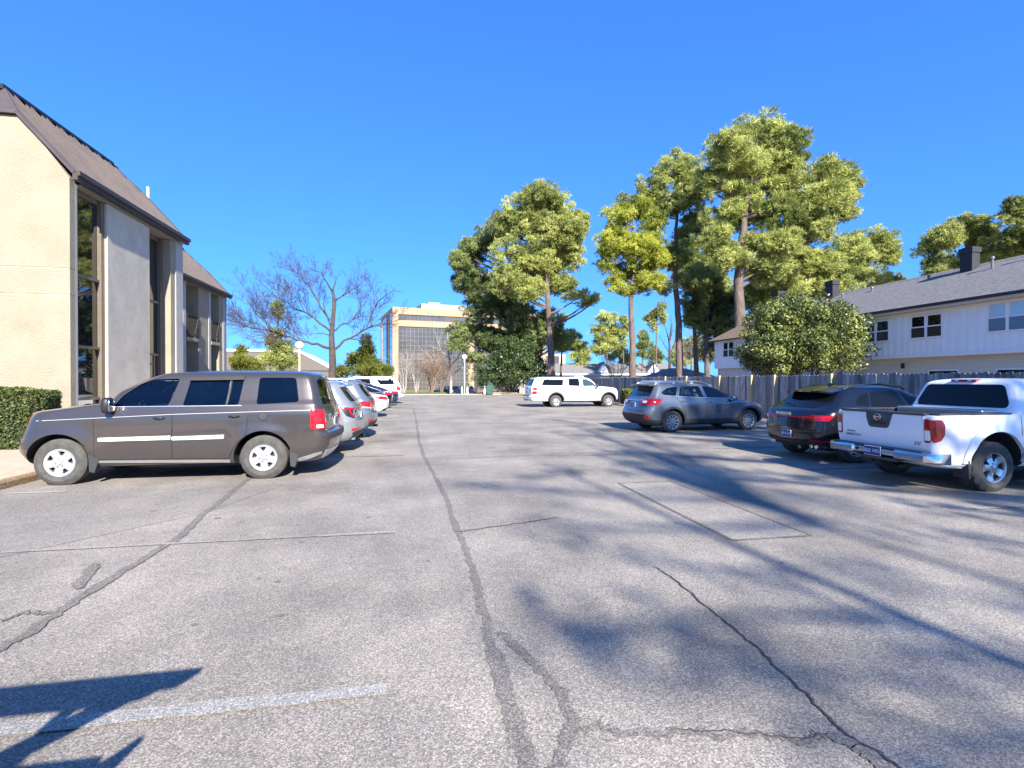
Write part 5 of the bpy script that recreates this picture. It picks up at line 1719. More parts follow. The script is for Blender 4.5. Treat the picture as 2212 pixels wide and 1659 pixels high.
def office_wing():
    root = tag(empty('office_wing', (-9, 15.25, 0)), 'near cream stucco office wing with steep brown metal roof and tall dark glass bays', 'office building')
    o = Vector((-9, 15.25, 0))
    def sh(ob):
        ob.location = -o
        return ob
    v0, v1 = 15.25, 21.65
    uc, zc = mansard('a', -8.86, 7.10, -10.98, 9.5, v0 - .06, v1 + .06, root, .60)
    for k in kids(root): k.location = -o
    # gable wall in three lifts with reveals between
    for za, zb in ((-.1, 3.895), (3.915, 4.59), (4.61, 99)):
        poly = []
        full = [(-9.0, 0), (-9.0, 6.98), (uc + .04, zc - .06), (-30, zc - .06), (-30, 0)]
        if zb < 90: poly = [(-9.0, za), (-9.0, zb), (-30, zb), (-30, za)]
        else: poly = [(-9.0, za), full[1], full[2], full[3], (-30, za)]
        mb = MB(); mb.prism(poly, 'y', v0, v0 + .22); sh(mb.build('gable_wall', M_stucco, root))
    mb = MB(); mb.prism([(-9.012, 0), (-9.012, 6.97), (uc, zc - .1), (-29.9, zc - .1), (-29.9, 0)], 'y', v0 + .012, v0 + .215); sh(mb.build('wall_backing', M_edge, root))
    mb = MB(); mb.box((-9.5, v0 + .2205, 0), (-8.998, v0 + .30, 6.9)); sh(mb.build('corner_pier', M_edge, root))
    # far gable and the back
    mb = MB(); mb.prism([(-9.02, 0), (-9.02, 6.95), (uc, zc - .1), (-29.9, zc - .1), (-29.9, 0)], 'y', v1 - .25, v1); sh(mb.build('gable_wall', M_stucco, root))
    mb = MB(); mb.box((-29.8, v0 + .23, 0), (-29.5, v1 - .26, 9.3)); sh(mb.build('rear_wall', M_stucco, root))
    # the panel and the piers of the facade
    mb = MB(); mb.box((-9.45, 16.84, 0), (-8.97, 19.22, 6.83), 0, .012); sh(mb.build('facade_panel', M_panel, root))
    mb = MB(); mb.box((-9.44, 20.76, 0), (-8.995, v1 - .26, 6.83), 0, .01); sh(mb.build('facade_pier', M_stucco, root))
    mb = MB(); mb.box((-8.996, 21.1, 0), (-8.96, v1 + .02, 6.84)); sh(mb.build('pier_edge', M_edge, root))
    mb = MB(); mb.box((-9.5, v0 + .3, 6.84), (-8.9, v1 - .1, 6.9)); sh(mb.build('soffit', M_soffit, root))
    def bay(va, vb, u, trans, door=False):
        mb = MB(); mb.box((u - .03, va, .02), (u, vb, 6.83)); g = sh(mb.build('window', M_glassdark, root))
        f = MB()
        for z in trans: f.box((u + .002, va + .005, z - .035), (u + .07, vb - .005, z + .035))
        f.box((u + .003, vb - .16, .02), (u + .12, vb - .003, 6.82))
        f.box((u + .003, va + .003, .02), (u + .05, va + .05, 6.82))
        f.box((u + .003, va + .06, 6.70), (u + .06, vb - .17, 6.82))
        f.build('frame', M_bronze, g)
        if door:
            d = MB()
            for a, b in ((va + .3, va + .36), (va + .86, va + .93)): d.box((u + .075, a, .12), (u + .13, b, 2.54))
            d.box((u + .075, va + .365, 2.2), (u + .12, va + .855, 2.28)); d.box((u + .075, va + .365, .12), (u + .12, va + .855, .35)); d.box((u + .075, va + .365, 1.1), (u + .12, va + .855, 1.16))
            d.build('door', M_bronze, g)
    bay(v0 + .305, 16.835, -9.16, (4.52, 2.58, 1.14))
    bay(19.225, 20.755, -9.38, (4.48, 2.58), True)
    fl = MB(); fl.box((-29.4, v0 + .3, 9.32), (-11, v1 - .3, 9.34)); sh(fl.build('roof_deck', M_fascia, root))
    ap = MB(); ap.tube([(-10.6, 22.6, 7.5), (-10.6, 22.6, 9.35)], .05, 8); sh(ap.build('vent_pipe', M_platewhite, root))
    return root
office_wing()

def balcony_block():
    o = Vector((-11.7, 24.5, 0))
    root = tag(empty('balcony_block', tuple(o)), 'far cream stucco block with recessed balconies under a steep brown metal roof', 'office building')
    def sh(ob):
        ob.location = -o
        return ob
    v0, v1 = 24.6, 34.2
    uc, zc = mansard('b', -11.52, 6.92, -13.75, 9.4, v0 - .05, v1 + .08, root, .5, u_back=-28)
    for k in kids(root): k.location = -o
    for va in (v0, v1 - .25):
        mb = MB(); mb.prism([(-11.7, 0), (-11.7, 6.85), (uc - .05, zc - .1), (-28, zc - .1), (-28, 0)], 'y', va, va + .25); sh(mb.build('gable_wall', M_stucco, root))
    for va, vb in ((24.86, 25.6), (27.1, 28.62), (30.18, 31.8), (33.06, v1 - .26)):
        mb = MB(); mb.box((-12.9, va, 0), (-11.72, vb, 6.7), 0, .01); sh(mb.build('facade_pier', M_stucco, root))
        mb = MB(); mb.box((-11.719, vb - .32, 0), (-11.69, vb - .02, 6.69)); sh(mb.build('pier_edge', M_edge, root))
    mb = MB(); mb.box((-13.2, 24.87, 0), (-12.91, v1 - .27, 6.7)); sh(mb.build('recess_wall', M_edge, root))
    mb = MB(); mb.box((-13.1, 24.87, 6.705), (-11.6, v1 - .27, 6.76)); sh(mb.build('soffit', M_soffit, root))
    for va, vb in ((25.61, 27.09), (28.63, 30.17), (31.81, 33.05)):
        b = MB(); b.box((-12.9, va, 3.72), (-11.66, vb, 3.9)); bal = sh(b.build('balcony', M_stucco, root))
        r = MB()
        r.box((-11.70, va + .02, 5.03), (-11.65, vb - .02, 5.09)); r.box((-11.70, va + .02, 4.0), (-11.66, vb - .02, 4.04))
        v = va + .06
        while v < vb:
            r.box((-11.69, v, 4.04), (-11.67, v + .022, 5.03)); v += .105
        r.build('railing', M_railing, bal)
        w = MB(); w.box((-12.909, va + .15, 4.0), (-12.88, vb - .15, 6.2)); sh(w.build('window', M_glassdark, root))
        w = MB(); w.box((-12.909, va + .15, .2), (-12.88, vb - .15, 2.4)); sh(w.build('window', M_glassdark, root))
balcony_block()

# ------------------------------------------------------------------ townhouses behind the fence
M_board = mat('white_board_siding', (0.85, 0.855, 0.86), .65, noise=(1.5, .03))
M_wtrim = mat('white_trim', (0.82, 0.82, 0.83), .55, noise=(4, .03))
M_shingle = mat('gray_shingles', (0.155, 0.15, 0.152), .9, noise=(9, .38), bump=(20, .8, .03), stretch=(1, .5, 1.4))
M_shinglebr = mat('brown_shingles', (0.20, 0.145, 0.10), .9, noise=(7, .45), bump=(20, .8, .03))
M_shingledk = mat('dark_gray_shingles', (0.19, 0.18, 0.172), .9, noise=(5, .35), bump=(15, .8, .03))
M_gutter = mat('dark_gutter', (0.03, .025, .03), .5)
M_brickw = None
def brick_mat(name, c1, c2, mortar, scale=1.0, w=.2, h=.075):
    m = bpy.data.materials.new(name); m.use_nodes = True
    nt = m.node_tree; b = nt.nodes['Principled BSDF']; L = nt.links.new
    tc = nt.nodes.new('ShaderNodeTexCoord')
    sp = nt.nodes.new('ShaderNodeSeparateXYZ'); L(tc.outputs['Object'], sp.inputs[0])
    ad = nt.nodes.new('ShaderNodeMath'); L(sp.outputs[0], ad.inputs[0]); L(sp.outputs[1], ad.inputs[1])
    cb = nt.nodes.new('ShaderNodeCombineXYZ'); L(ad.outputs[0], cb.inputs[0]); L(sp.outputs[2], cb.inputs[1])
    br = nt.nodes.new('ShaderNodeTexBrick')
    br.inputs['Color1'].default_value = (*c1, 1); br.inputs['Color2'].default_value = (*c2, 1); br.inputs['Mortar'].default_value = (*mortar, 1)
    br.inputs['Scale'].default_value = scale; br.inputs['Brick Width'].default_value = w; br.inputs['Row Height'].default_value = h; br.inputs['Mortar Size'].default_value = .012
    L(cb.outputs[0], br.inputs['Vector'])
    L(br.outputs['Color'], b.inputs['Base Color'])
    b.inputs['Roughness'].default_value = .9
    bp = nt.nodes.new('ShaderNodeBump'); bp.inputs['Strength'].default_value = .6; bp.inputs['Distance'].default_value = .01; bp.invert = True
    L(br.outputs['Fac'], bp.inputs['Height']); L(bp.outputs[0], b.inputs['Normal'])
    return m
M_brickw = brick_mat('white_painted_brick', (.76, .74, .68), (.68, .66, .61), (.55, .53, .5))
M_brickbrown = brick_mat('gray_brown_brick', (.155, .13, .112), (.115, .098, .09), (.15, .14, .13))
M_brickred = brick_mat('red_brick', (.26, .10, .08), (.2, .08, .065), (.3, .27, .25))

def sash(root, u, va, vb, za, zb, blue=0, shade=False):
    """two double-hung windows side by side in a wall facing the car park (-x)"""
    f = MB()
    t = .055
    vm = (va + vb) / 2
    f.box((u - .05, va - t, za - t), (u + .02, va, zb + t)); f.box((u - .05, vb, za - t), (u + .02, vb + t, zb + t))
    f.box((u - .05, va + .001, zb), (u + .02, vb - .001, zb + t)); f.box((u - .065, va + .001, za - t - .01), (u + .02, vb - .001, za))
    f.box((u - .048, vm - .06, za + .001), (u + .02, vm + .06, zb - .001))
    zm = (za + zb) / 2
    for a, b in ((va + .002, vm - .062), (vm + .062, vb - .002)):
        f.box((u - .044, a, zm - .03), (u + .01, b, zm + .03))
        f.box((u - .03, a, zm + .032), (u + .01, a + .03, zb - .002)); f.box((u - .03, b - .03, zm + .032), (u + .01, b, zb - .002))
    w = f.build('window', M_wtrim, root)
    for a, b in ((va + .004, vm - .064), (vm + .064, vb - .004)):
        g = MB(); g.box((u - .012, a, zm + .033), (u - .008, b, zb - .003)); g.build('pane', [M_tint, M_bluepane][blue], w)
        g = MB(); g.box((u - .022, a, za + .003), (u - .018, b, zm - .033)); g.build('pane', M_bluelow if blue else M_screen, w)
    return w
M_bluepane = mat('blind_behind_glass', (0.42, 0.60, 0.72), .08, spec=.8)
M_bluelow = mat('screened_glass_blue', (0.13, 0.20, 0.27), .3, spec=.6)
M_screen = mat('screened_glass', (0.022, 0.026, 0.035), .25, spec=.6)

def townhouse():
    o = Vector((25, 6, 0))
    root = tag(empty('townhouse', tuple(o)), 'long white board-and-batten townhouse with gray shingle roof and dark chimneys behind the fence', 'house')
    v0, v1 = 4.0, 32.5
    def fin(before):
        for k in kids(root):
            if k not in before: k.location = -o
    mb = MB(); mb.box((25, v0, 2.82), (34, v1, 5.3)); mb.build('upper_wall', M_board, root)
    mb = MB(); mb.box((25.55, v0 + .01, -.2), (33.9, v1 - .01, 2.815)); mb.build('brick_wall', M_brickw, root)
    bt = MB()
    for z in (2.85, 5.02): bt.box((24.94, v0, z), (24.999, v1, z + .13))
    wins = [(23.42, 24.98), (20.58, 22.12), (17.02, 18.50), (13.4, 14.9), (9.8, 11.3)]
    v = v0 + .3
    while v < v1:
        inw = any(a - .12 < v < b + .12 for a, b in wins)
        if inw:
            bt.box((24.95, v, 2.985), (24.999, v + .05, 3.70))
        else:
            bt.box((24.95, v, 2.985), (24.999, v + .05, 5.015))
        v += .405 if not inw else .33
    bt.build('batten', M_board, root)
    for i, (a, b) in enumerate(wins): sash(root, 24.985, a, b, 3.83, 4.88 if i < 2 else 5.0, 1 if i == 2 else 0)
    for a, b in ((20.2, 21.7), (17.4, 18.6)):
        f = MB(); f.box((25.50, a, 1.95), (25.56, b, 2.2)); w = f.build('window', M_wtrim, root)
        g = MB(); g.box((25.49, a + .08, .9), (25.53, b - .08, 2.12)); g.build('pane', M_tint, w)
    rf = MB()
    e, r = (24.5, 5.32), (29.5, 7.72)
    t = .10
    for (x0, z0), (x1, z1) in ((e, r), ((34.5, 5.32), r)):
        rf.add([(x0, v0 - .3, z0), (x1, v0 - .3, z1), (x1, v1 + .3, z1), (x0, v1 + .3, z0), (x0, v0 - .3, z0 + t), (x1, v0 - .3, z1 + t), (x1, v1 + .3, z1 + t), (x0, v1 + .3, z0 + t)],
               [(0, 1, 2, 3), (4, 7, 6, 5), (0, 4, 5, 1), (1, 5, 6, 2), (2, 6, 7, 3), (3, 7, 4, 0)])
    roof = rf.build('roof', M_shingle, root)
    rd = MB(); rd.prism([(29.35, 7.76), (29.5, 7.88), (29.65, 7.76)], 'y', v0 - .3, v1 + .3); rd.build('ridge_cap', M_shingledk, roof)
    for va in (v0, v1 - .2):
        gb = MB(); gb.prism([(25.05, 5.301), (29.5, 7.65), (33.95, 5.301)], 'y', va, va + .2); gb.build('gable_wall', M_board, root)
    gt = MB(); gt.box((24.36, v0 - .3, 5.27), (24.5, v1 + .3, 5.40), 0, .02); gt.build('gutter', M_gutter, root)
    sf = MB(); sf.box((24.5, v0 - .25, 5.16), (24.99, v1 + .25, 5.20)); sf.box((24.47, v0 - .25, 5.15), (24.499, v1 + .25, 5.265)); sf.build('soffit', mat('cream_soffit', (.62, .54, .44), .8), root)
    for va, vb, zt in ((22.1, 22.72, 8.72), (31.3, 31.95, 8.72), (13, 13.6, 8.72)):
        c = MB(); c.box((28.72, va, 6.5), (29.22, vb, zt - .28)); c.box((28.67, va - .05, zt - .28), (29.27, vb + .05, zt), 0)
        c.box((28.76, va + .05, zt), (29.18, vb - .05, zt + .04))
        c.build('chimney', mat('charcoal_chimney', (.028, .03, .038), .8, noise=(8, .2)), roof)
    for v, u in ((30.2, 28.5), (28.0, 28.6), (24.4, 28.7), (20.9, 28.4), (19.6, 28.8)):
        z = 5.42 + (u - 24.5) / 5 * 2.4
        vp = MB()
        vp.tube([(u, v, z - .1), (u, v, z + (.22 if v > 21 else .5))], .06, 8); vp.tube([(u, v, z + (.2 if v > 21 else .48)), (u, v, z + (.24 if v > 21 else .6))], [.1, .09], 8)
        vp.build('roof_vent', M_grayletter, roof)
    ds = MB(); ds.box((25.46, 26.2, -.2), (25.54, 26.3, 2.8)); ds.build('downpipe', M_wtrim, root)
    lt = MB(); lt.box((25.43, 23.0, 2.3), (25.545, 23.14, 2.58), 0, .02); lt.build('wall_lamp', M_black, root)
    fin([])
    return root
townhouse()

def end_house():
    o = Vector((25, 36, 0))
    root = tag(empty('end_townhouse', tuple(o)), 'small white townhouse end with brown shingle hip roof, left of the magnolia tree', 'house')
    v0, v1 = 34.6, 39.85
    mb = MB(); mb.box((25, v0, 2.66), (33, v1, 5.02)); mb.build('upper_wall', M_board, root)
    mb = MB(); mb.box((25.3, v0 + .01, -.2), (32.9, v1 - .01, 2.655)); mb.build('brick_wall', M_brickw, root)
    sash(root, 24.985, 37.2, 38.55, 3.62, 4.76)
    bt = MB()
    v = v0 + .2
    while v < v1:
        if not 37.0 < v < 38.7: bt.box((24.975, v, 2.7), (24.999, v + .045, 4.95))
        v += .41
    bt.box((24.96, v1 - .14, 2.7), (24.998, v1 + .01, 5.0))
    bt.build('batten', M_board, root)
    rf = MB()
    e = .42
    a0, a1, b0, b1 = (25 - e, v0 - e, 5.03), (25 - e, v1 + e, 5.03), (33 + e, v0 - e, 5.03), (33 + e, v1 + e, 5.03)
    R0, R1 = (28.2, v0 + 1.6, 7.6), (29.8, v0 + 1.6, 7.6)
    rf.add([a0, a1, b1, b0, R0, R1], [(0, 4, 1), (1, 4, 5, 2), (2, 5, 3), (3, 5, 4, 0), (0, 1, 2, 3)])
    roof = rf.build('roof', M_shinglebr, root)
    fb = MB(); fb.box((25 - e - .02, v0 - e, 4.93), (25 - e + .06, v1 + e, 5.028)); fb.box((25 - e + .061, v1 + e - .06, 4.93), (33 + e, v1 + e + .02, 5.028)); fb.build('gutter', M_fascia, roof)
    c = MB(); c.box((27.2, 34.9, 6.0), (27.9, 35.6, 8.3)); c.box((27.14, 34.84, 8.3), (27.96, 35.66, 8.55)); c.build('chimney', MATS['charcoal_chimney'], roof)
    d = MB(); d.box((25.22, v1 - .16, -.2), (25.29, v1 - .06, 2.65)); d.build('downpipe', M_wtrim, root)
    for k in kids(root): k.location = -o
end_house()

# ------------------------------------------------------------------ fences
def wood_mat(name, dark, light):
    m = bpy.data.materials.new(name); m.use_nodes = True
    nt = m.node_tree; b = nt.nodes['Principled BSDF']; L = nt.links.new
    a = nt.nodes.new('ShaderNodeAttribute'); a.attribute_name = 'tone'
    mx = nt.nodes.new('ShaderNodeMix'); mx.data_type = 'RGBA'
    mx.inputs[6].default_value = (*dark, 1); mx.inputs[7].default_value = (*light, 1)
    L(a.outputs['Fac'], mx.inputs[0])
    tc = nt.nodes.new('ShaderNodeTexCoord'); mp = nt.nodes.new('ShaderNodeMapping'); mp.inputs['Scale'].default_value = (9, 9, .8)
    L(tc.outputs['Object'], mp.inputs[0])
    n = nt.nodes.new('ShaderNodeTexNoise'); n.inputs['Scale'].default_value = 2.2; n.inputs['Detail'].default_value = 6; L(mp.outputs[0], n.inputs['Vector'])
    rp = nt.nodes.new('ShaderNodeValToRGB'); rp.color_ramp.elements[0].position = .3; rp.color_ramp.elements[1].position = .7
    rp.color_ramp.elements[0].color = (.55, .55, .55, 1); rp.color_ramp.elements[1].color = (1.25, 1.22, 1.2, 1)
    L(n.outputs['Fac'], rp.inputs[0])
    m2 = nt.nodes.new('ShaderNodeMix'); m2.data_type = 'RGBA'; m2.blend_type = 'MULTIPLY'; m2.inputs[0].default_value = 1
    L(mx.outputs[2], m2.inputs[6]); L(rp.outputs[0], m2.inputs[7]); L(m2.outputs[2], b.inputs['Base Color'])
    b.inputs['Roughness'].default_value = .9
    bp = nt.nodes.new('ShaderNodeBump'); bp.inputs['Strength'].default_value = .5; bp.inputs['Distance'].default_value = .01
    L(n.outputs['Fac'], bp.inputs['Height']); L(bp.outputs[0], b.inputs['Normal'])
    return m
M_wood = wood_mat('weathered_fence_wood', (.13, .125, .125), (.45, .42, .39))
M_post = mat('treated_pine_post', (.50, .40, .20), .85, noise=(5, .2), bump=(30, .4, .006), stretch=(1, 1, .2))

def board_fence(name, label, p0, p1, h, posts=(), group=None, side=1):
    p0, p1 = Vector((*p0, 0)), Vector((*p1, 0))
    L = (p1 - p0).length
    d = (p1 - p0) / L
    s = Vector((-d.y, d.x, 0)) * side
    root = tag(empty(name, tuple(p0), math.atan2(d.y, d.x)), label, 'fence', group)
    V, F, T = [], [], []
    x = 0
    while x < L:
        w = .138 + random.uniform(-.006, .004)
        hh = h + random.gauss(0, .012) + (.05 if random.random() < .03 else 0)
        t = .018
        y = random.gauss(0, .004)
        ln = random.gauss(0, .006)
        c = .03
        o = len(V)
        prof = [(x + .003, .02), (x + w, .02), (x + w + ln, hh - c), (x + w - c + ln, hh), (x + c + ln, hh), (x + .003 + ln, hh - c)]
        V += [(a, y, b) for a, b in prof] + [(a, y + t, b) for a, b in prof]
        F += [tuple(o + i for i in (5, 4, 3, 2, 1, 0)), tuple(o + 6 + i for i in range(6))] + [(o + i, o + (i + 1) % 6, o + 6 + (i + 1) % 6, o + 6 + i) for i in range(6)]
        tn = min(1, max(0, random.gauss(.45, .28)))
        T += [tn] * 8
        x += w + .004
    me = bpy.data.meshes.new('boards')
    me.from_pydata(V, [], F); me.materials.append(M_wood)
    a = me.attributes.new('tone', 'FLOAT', 'FACE'); a.data.foreach_set('value', T)
    link('boards', me, root)
    r = MB()
    for z in (.35, h - .3): r.box((0, -.045 * side - .02, z), (L, -.045 * side + .02, z + .085))
    r.build('rail', M_wood, root)
    for q in posts:
        b = MB(); b.box((q - .05, .0195, 0), (q + .05, .11, h + .03), 0, .008); b.build('post', M_post, root)
    return root
board_fence('wooden_fence', 'long weathered gray board fence with pale wooden posts behind the right row of cars', (14.3, 6.5), (14.3, 57), 1.86, [15.57 - 6.5, 18.47 - 6.5, 19.93 - 6.5, 22.32 - 6.5, 25.4 - 6.5, 27.8 - 6.5])
board_fence('wooden_fence', 'short gray board fence crosspiece left of the white long SUV', (14.28, 57.1), (11.4, 57.1), 1.9, ())

# ------------------------------------------------------------------ far buildings
def frame_build(root, o, ang):
    pass
M_tan = mat('tan_precast', (.36, .26, .165), .85, noise=(.4, .10))
M_curtain = mat('mirror_curtain_wall', (.125, .118, .108), .10, metal=.4, noise=(.12, .35))
M_curtainlow = mat('smoked_glass_wall', (.10, .10, .11), .05, metal=.7)
M_mull = mat('pale_mullion', (.17, .16, .148), .5, metal=.2)
M_bluemirror = mat('blue_mirror_glass', (.30, .38, .50), .03, metal=.9)
M_pent = mat('gray_penthouse', (.33, .34, .36), .8, noise=(.6, .1))

def tower():
    c = at(848, 822, 157)
    ang = YAW * -1 + math.atan(.386)
    o = Vector((c.x, c.y, -1.5))
    root = tag(empty('office_tower', tuple(o), ang), 'tall tan office tower with mirrored glass curtain wall, far behind the bare shrubs', 'office building')
    H = 25.9; Wd = 52; D = 30
    mb = MB()
    mb.box((0, 0, 0), (1.75, .6, H)); mb.box((24.3, 0, 0), (26.2, .6, H - 2.2)); mb.box((Wd - 1.8, 0, 0), (Wd, .6, H))
    mb.box((1.751, .01, H - 2.2), (Wd - 1.801, .6, H)); mb.box((1.751, .012, H - 5.9), (24.29, .6, H - 4.0)); mb.box((26.21, .012, H - 5.9), (Wd - 1.81, .6, H - 4.0))
    mb.box((0, .601, H - 1.2), (.6, D, H)); mb.box((0, .601, H - 7), (.5, 1.4, H - 1.21)); mb.box((-.02, D - 2.2, 0), (.6, D, H - .01))
    mb.box((.62, .61, H - .5), (Wd, D, H - .1))
    mb.build('wall', M_tan, root)
    g = MB(); g.box((1.752, .35, 0), (Wd - 1.81, .58, H - 5.91)); gl = g.build('curtain_wall', M_curtain, root)
    g = MB(); g.box((1.752, .35, H - 3.99), (Wd - 1.81, .58, H - 2.21)); g.build('window_strip', M_curtain, root)
    g = MB(); g.box((.2, .62, 0), (.5, D - 2.21, H - 1.21)); g.build('side_glazing', M_bluemirror, root)
    m = MB()
    x = 1.9
    while x < Wd - 2:
        m.box((x, .28, .1), (x + .09, .349, H - 5.92)); m.box((x, .28, H - 3.98), (x + .06, .349, H - 2.22)); x += 1.22
    z = 1.0
    while z < H - 6.2:
        m.box((1.76, .26, z), (Wd - 1.82, .279, z + .12)); z += 1.45
    m.build('mullion', M_mull, gl)
    sm = MB()
    z = 3
    while z < H - 2: sm.box((.17, .63, z), (.199, D - 2.3, z + .1)); z += 3.6
    sm.box((-.1, 9, 0), (.15, 14, H - 1.5), 0)
    sm.build('side_mullion', M_fascia, root)
    p = MB(); p.box((10.5, 8, H), (38, 22, H + 2.7)); p.box((13, 9, H + 2.7), (17, 12, H + 3.4)); p.build('penthouse', M_pent, root)
    lw = MB(); lw.box((Wd + .01, 3, 0), (Wd + 9, 20, 12.5)); lw.build('low_wing', mat('pale_precast', (.45,.38,.31), .85), root)
    lg = MB(); lg.box((Wd + 1, 2.9, 9.2), (Wd + 6.5, 2.99, 11.8)); lg.build('window_strip', M_curtain, root)
tower()

def low_hall():
    c = at(480, 822, 80); d = at(712, 822, 84)
    o = Vector((c.x, c.y, -1.2))
    v = Vector((d.x, d.y, -1.2)) - o
    L = v.length
    root = tag(empty('low_hall', tuple(o), math.atan2(v.y, v.x)), 'low gray-brown brick hall with a pale roof edge, behind the bare tree on the left', 'building')
    mb = MB(); mb.prism([(0, 0), (L, 0), (L, 4.7), (L * .70, 7.45), (0, 7.45)], 'y', 0, 20); mb.build('wall', M_brickbrown, root)
    t = MB()
    t.prism([(-.2, 7.46), (L * .705, 7.46), (L * .705, 7.8), (-.2, 7.8)], 'y', -.15, 20)
    t.prism([(L * .706, 7.46), (L + .4, 4.6), (L + .4, 4.9), (L * .706, 7.79)], 'y', -.15, 20)
    t.build('roof_edge', M_wtrim, root)
    s = MB(); s.box((.0, -.06, 4.35), (L, -.001, 4.55)); s.build('band_course', M_fascia, root)
low_hall()

def ranch(name, label, pl, pr, D, zr, ze, roofm, gables, ridge_in=.14, wallm=None):
    c = at(pl, 822, D); d = at(pr, 822, D + 1)
    zb = -.5
    o = Vector((c.x, c.y, zb)); v = Vector((d.x, d.y, zb)) - o; L = v.length
    root = tag(empty(name, tuple(o), math.atan2(v.y, v.x)), label, 'house')
    mb = MB(); mb.box((.4, .5, 0), (L - .4, 9.5, ze - zb)); mb.build('wall', wallm or M_wtrim, root)
    e, r = ze - zb, zr - zb
    rf = MB()
    A = [(0, 0, e), (L, 0, e), (L, 10, e), (0, 10, e), (L * ridge_in, 5, r), (L * (1 - ridge_in), 5, r)]
    rf.add(A, [(0, 1, 5, 4), (1, 2, 5), (2, 3, 4, 5), (3, 0, 4), (0, 3, 2, 1)])
    roof = rf.build('roof', roofm, root)
    f = MB(); f.box((-.05, -.12, e - .22), (L + .05, -.005, e + .03)); f.build('fascia', M_wtrim, roof)
    for gx, gw, gh in gables:
        x = gx * L
        gz = e + (r - e) * .12
        g = MB()
        g.prism([(x - gw, gz), (x + gw, gz), (x, gz + gh)], 'y', .35, .5)
        gg = g.build('dormer', M_wtrim, roof)
        g = MB()
        for sd in (-1, 1):
            g.add([(x, .25, gz + gh + .16), (x + sd * (gw + .25), .25, gz - .06), (x + sd * (gw + .25), 3.5, gz - .06), (x, 3.5, gz + gh + .16),
                   (x, .25, gz + gh + .06), (x + sd * (gw + .15), .25, gz - .06), (x + sd * (gw + .15), 3.5, gz - .06), (x, 3.5, gz + gh + .06)], [(0, 1, 2, 3), (4, 7, 6, 5), (0, 4, 5, 1)])
        g.build('dormer_roof', roofm, gg)
    return root
ranch('ranch_house', 'low house with gray shingle roof and two white triangular dormers beyond the fence', 1150, 1480, 83, 4.6, 2.75, M_shingledk, [(.06, .95, 1.35), (.465, 1.1, 1.6), (.80, 1.1, 1.5)], .05)
ranch('ranch_house', 'dark brown low roof house between the pine trunks and the white townhouse end', 1445, 1560, 62, 3.3, 2.0, M_shingledk, [], .35, M_brickbrown)

# ------------------------------------------------------------------ small things at the far end
def globe_lamp(label, px, D, h=4.2, base=0.0):
    p = at(px, 822, D)
    root = tag(empty('lamp_post', (p.x, p.y, base)), label, 'street lamp', 'globe lamps round the car park')
    mb = MB(); mb.lathe([(.11, 0), (.11, .12), (.065, .16), (.055, h - .35), (.10, h - .34), (.12, h - .24), (.08, h - .23)], 14); mb.build('pole', mat('cream_pole', (.66, .60, .44), .6, noise=(6, .1)), root, True)
    g = MB(); g.blob((0, 0, h), (.29, .29, .29), 1.0, 24); g.build('globe', mat('opal_globe', (.88, .87, .84), .25), root, True, sharp=80)
globe_lamp('globe lamp post above the taupe SUV roof in front of the brick hall', 647, 37)
globe_lamp('globe lamp post beside the green utility box at the far end', 1003.5, 57.5, 4.25, .05)
for px, lab in ((1001, 'cream bollard nearest the globe lamp post, left one of the pair'), (1009.5, 'cream bollard right beside its twin at the end of the car park')):
    p = at(px - (3 if px < 1005 else 0), 822, 57)
    mb = MB(); mb.lathe([(.11, 0), (.115, .80), (.10, .87), (.055, .92), (0, .93)], 16)
    o = mb.build('bollard', mat('cream_bollard', (.72, .66, .45), .6, noise=(8, .12)), None, True, (p.x, p.y, .04))
    tag(o, lab, 'bollard', 'bollards by the lamp post')
def utility_box():
    p = at(1058, 822, 58.5)
    root = tag(empty('utility_box', (p.x, p.y, .05), -YAW), 'dark green metal utility box at the end of the car park', 'utility box')
    M_g = mat('green_box_paint', (.02, .075, .055), .5, noise=(5, .2))
    mb = MB(); mb.box((-.36, -.3, 0), (.36, .3, 1.12), 0, .02); mb.box((-.40, -.34, 1.12), (.40, .34, 1.18), 0, .02); mb.build('cabinet', M_g, root)
    d = MB(); d.box((-.32, -.315, .45), (.32, -.302, 1.06)); d.box((-.32, -.315, .08), (.32, -.302, .40)); d.build('door', mat('green_box_door', (.03, .10, .075), .45), root)
    q = at(1047, 822, 58.8)
    mb = MB(); mb.box((-.12, -.12, 0), (.12, .12, 1.05), 0, .02)
    tag(mb.build('marker_post', M_platewhite, None, False, (q.x, q.y, .05)), 'white marker post left of the green utility box', 'post')
utility_box()
def enclosure():
    p = at(1069, 822, 60)
    root = tag(empty('bin_enclosure', (p.x, p.y, 0), -YAW), 'bin enclosure with a gray board gate and red brick pier under the dark pine', 'bin enclosure')
    V = MB()
    for i in range(8): V.box((.02 + i * .145, 0, .08), (.155 + i * .145, .03, 2.05 + random.uniform(-.03, .03)))
    V.build('gate', mat('gray_gate_boards', (.30, .28, .26), .9, noise=(4, .3)), root)
    b = MB(); b.box((1.2, -.1, 0), (1.75, .45, 2.2)); b.build('pier', M_brickred, root)
    w = MB(); w.box((1.76, .1, 0), (4.2, .3, 1.75)); w.build('wall', M_board, root)
enclosure()
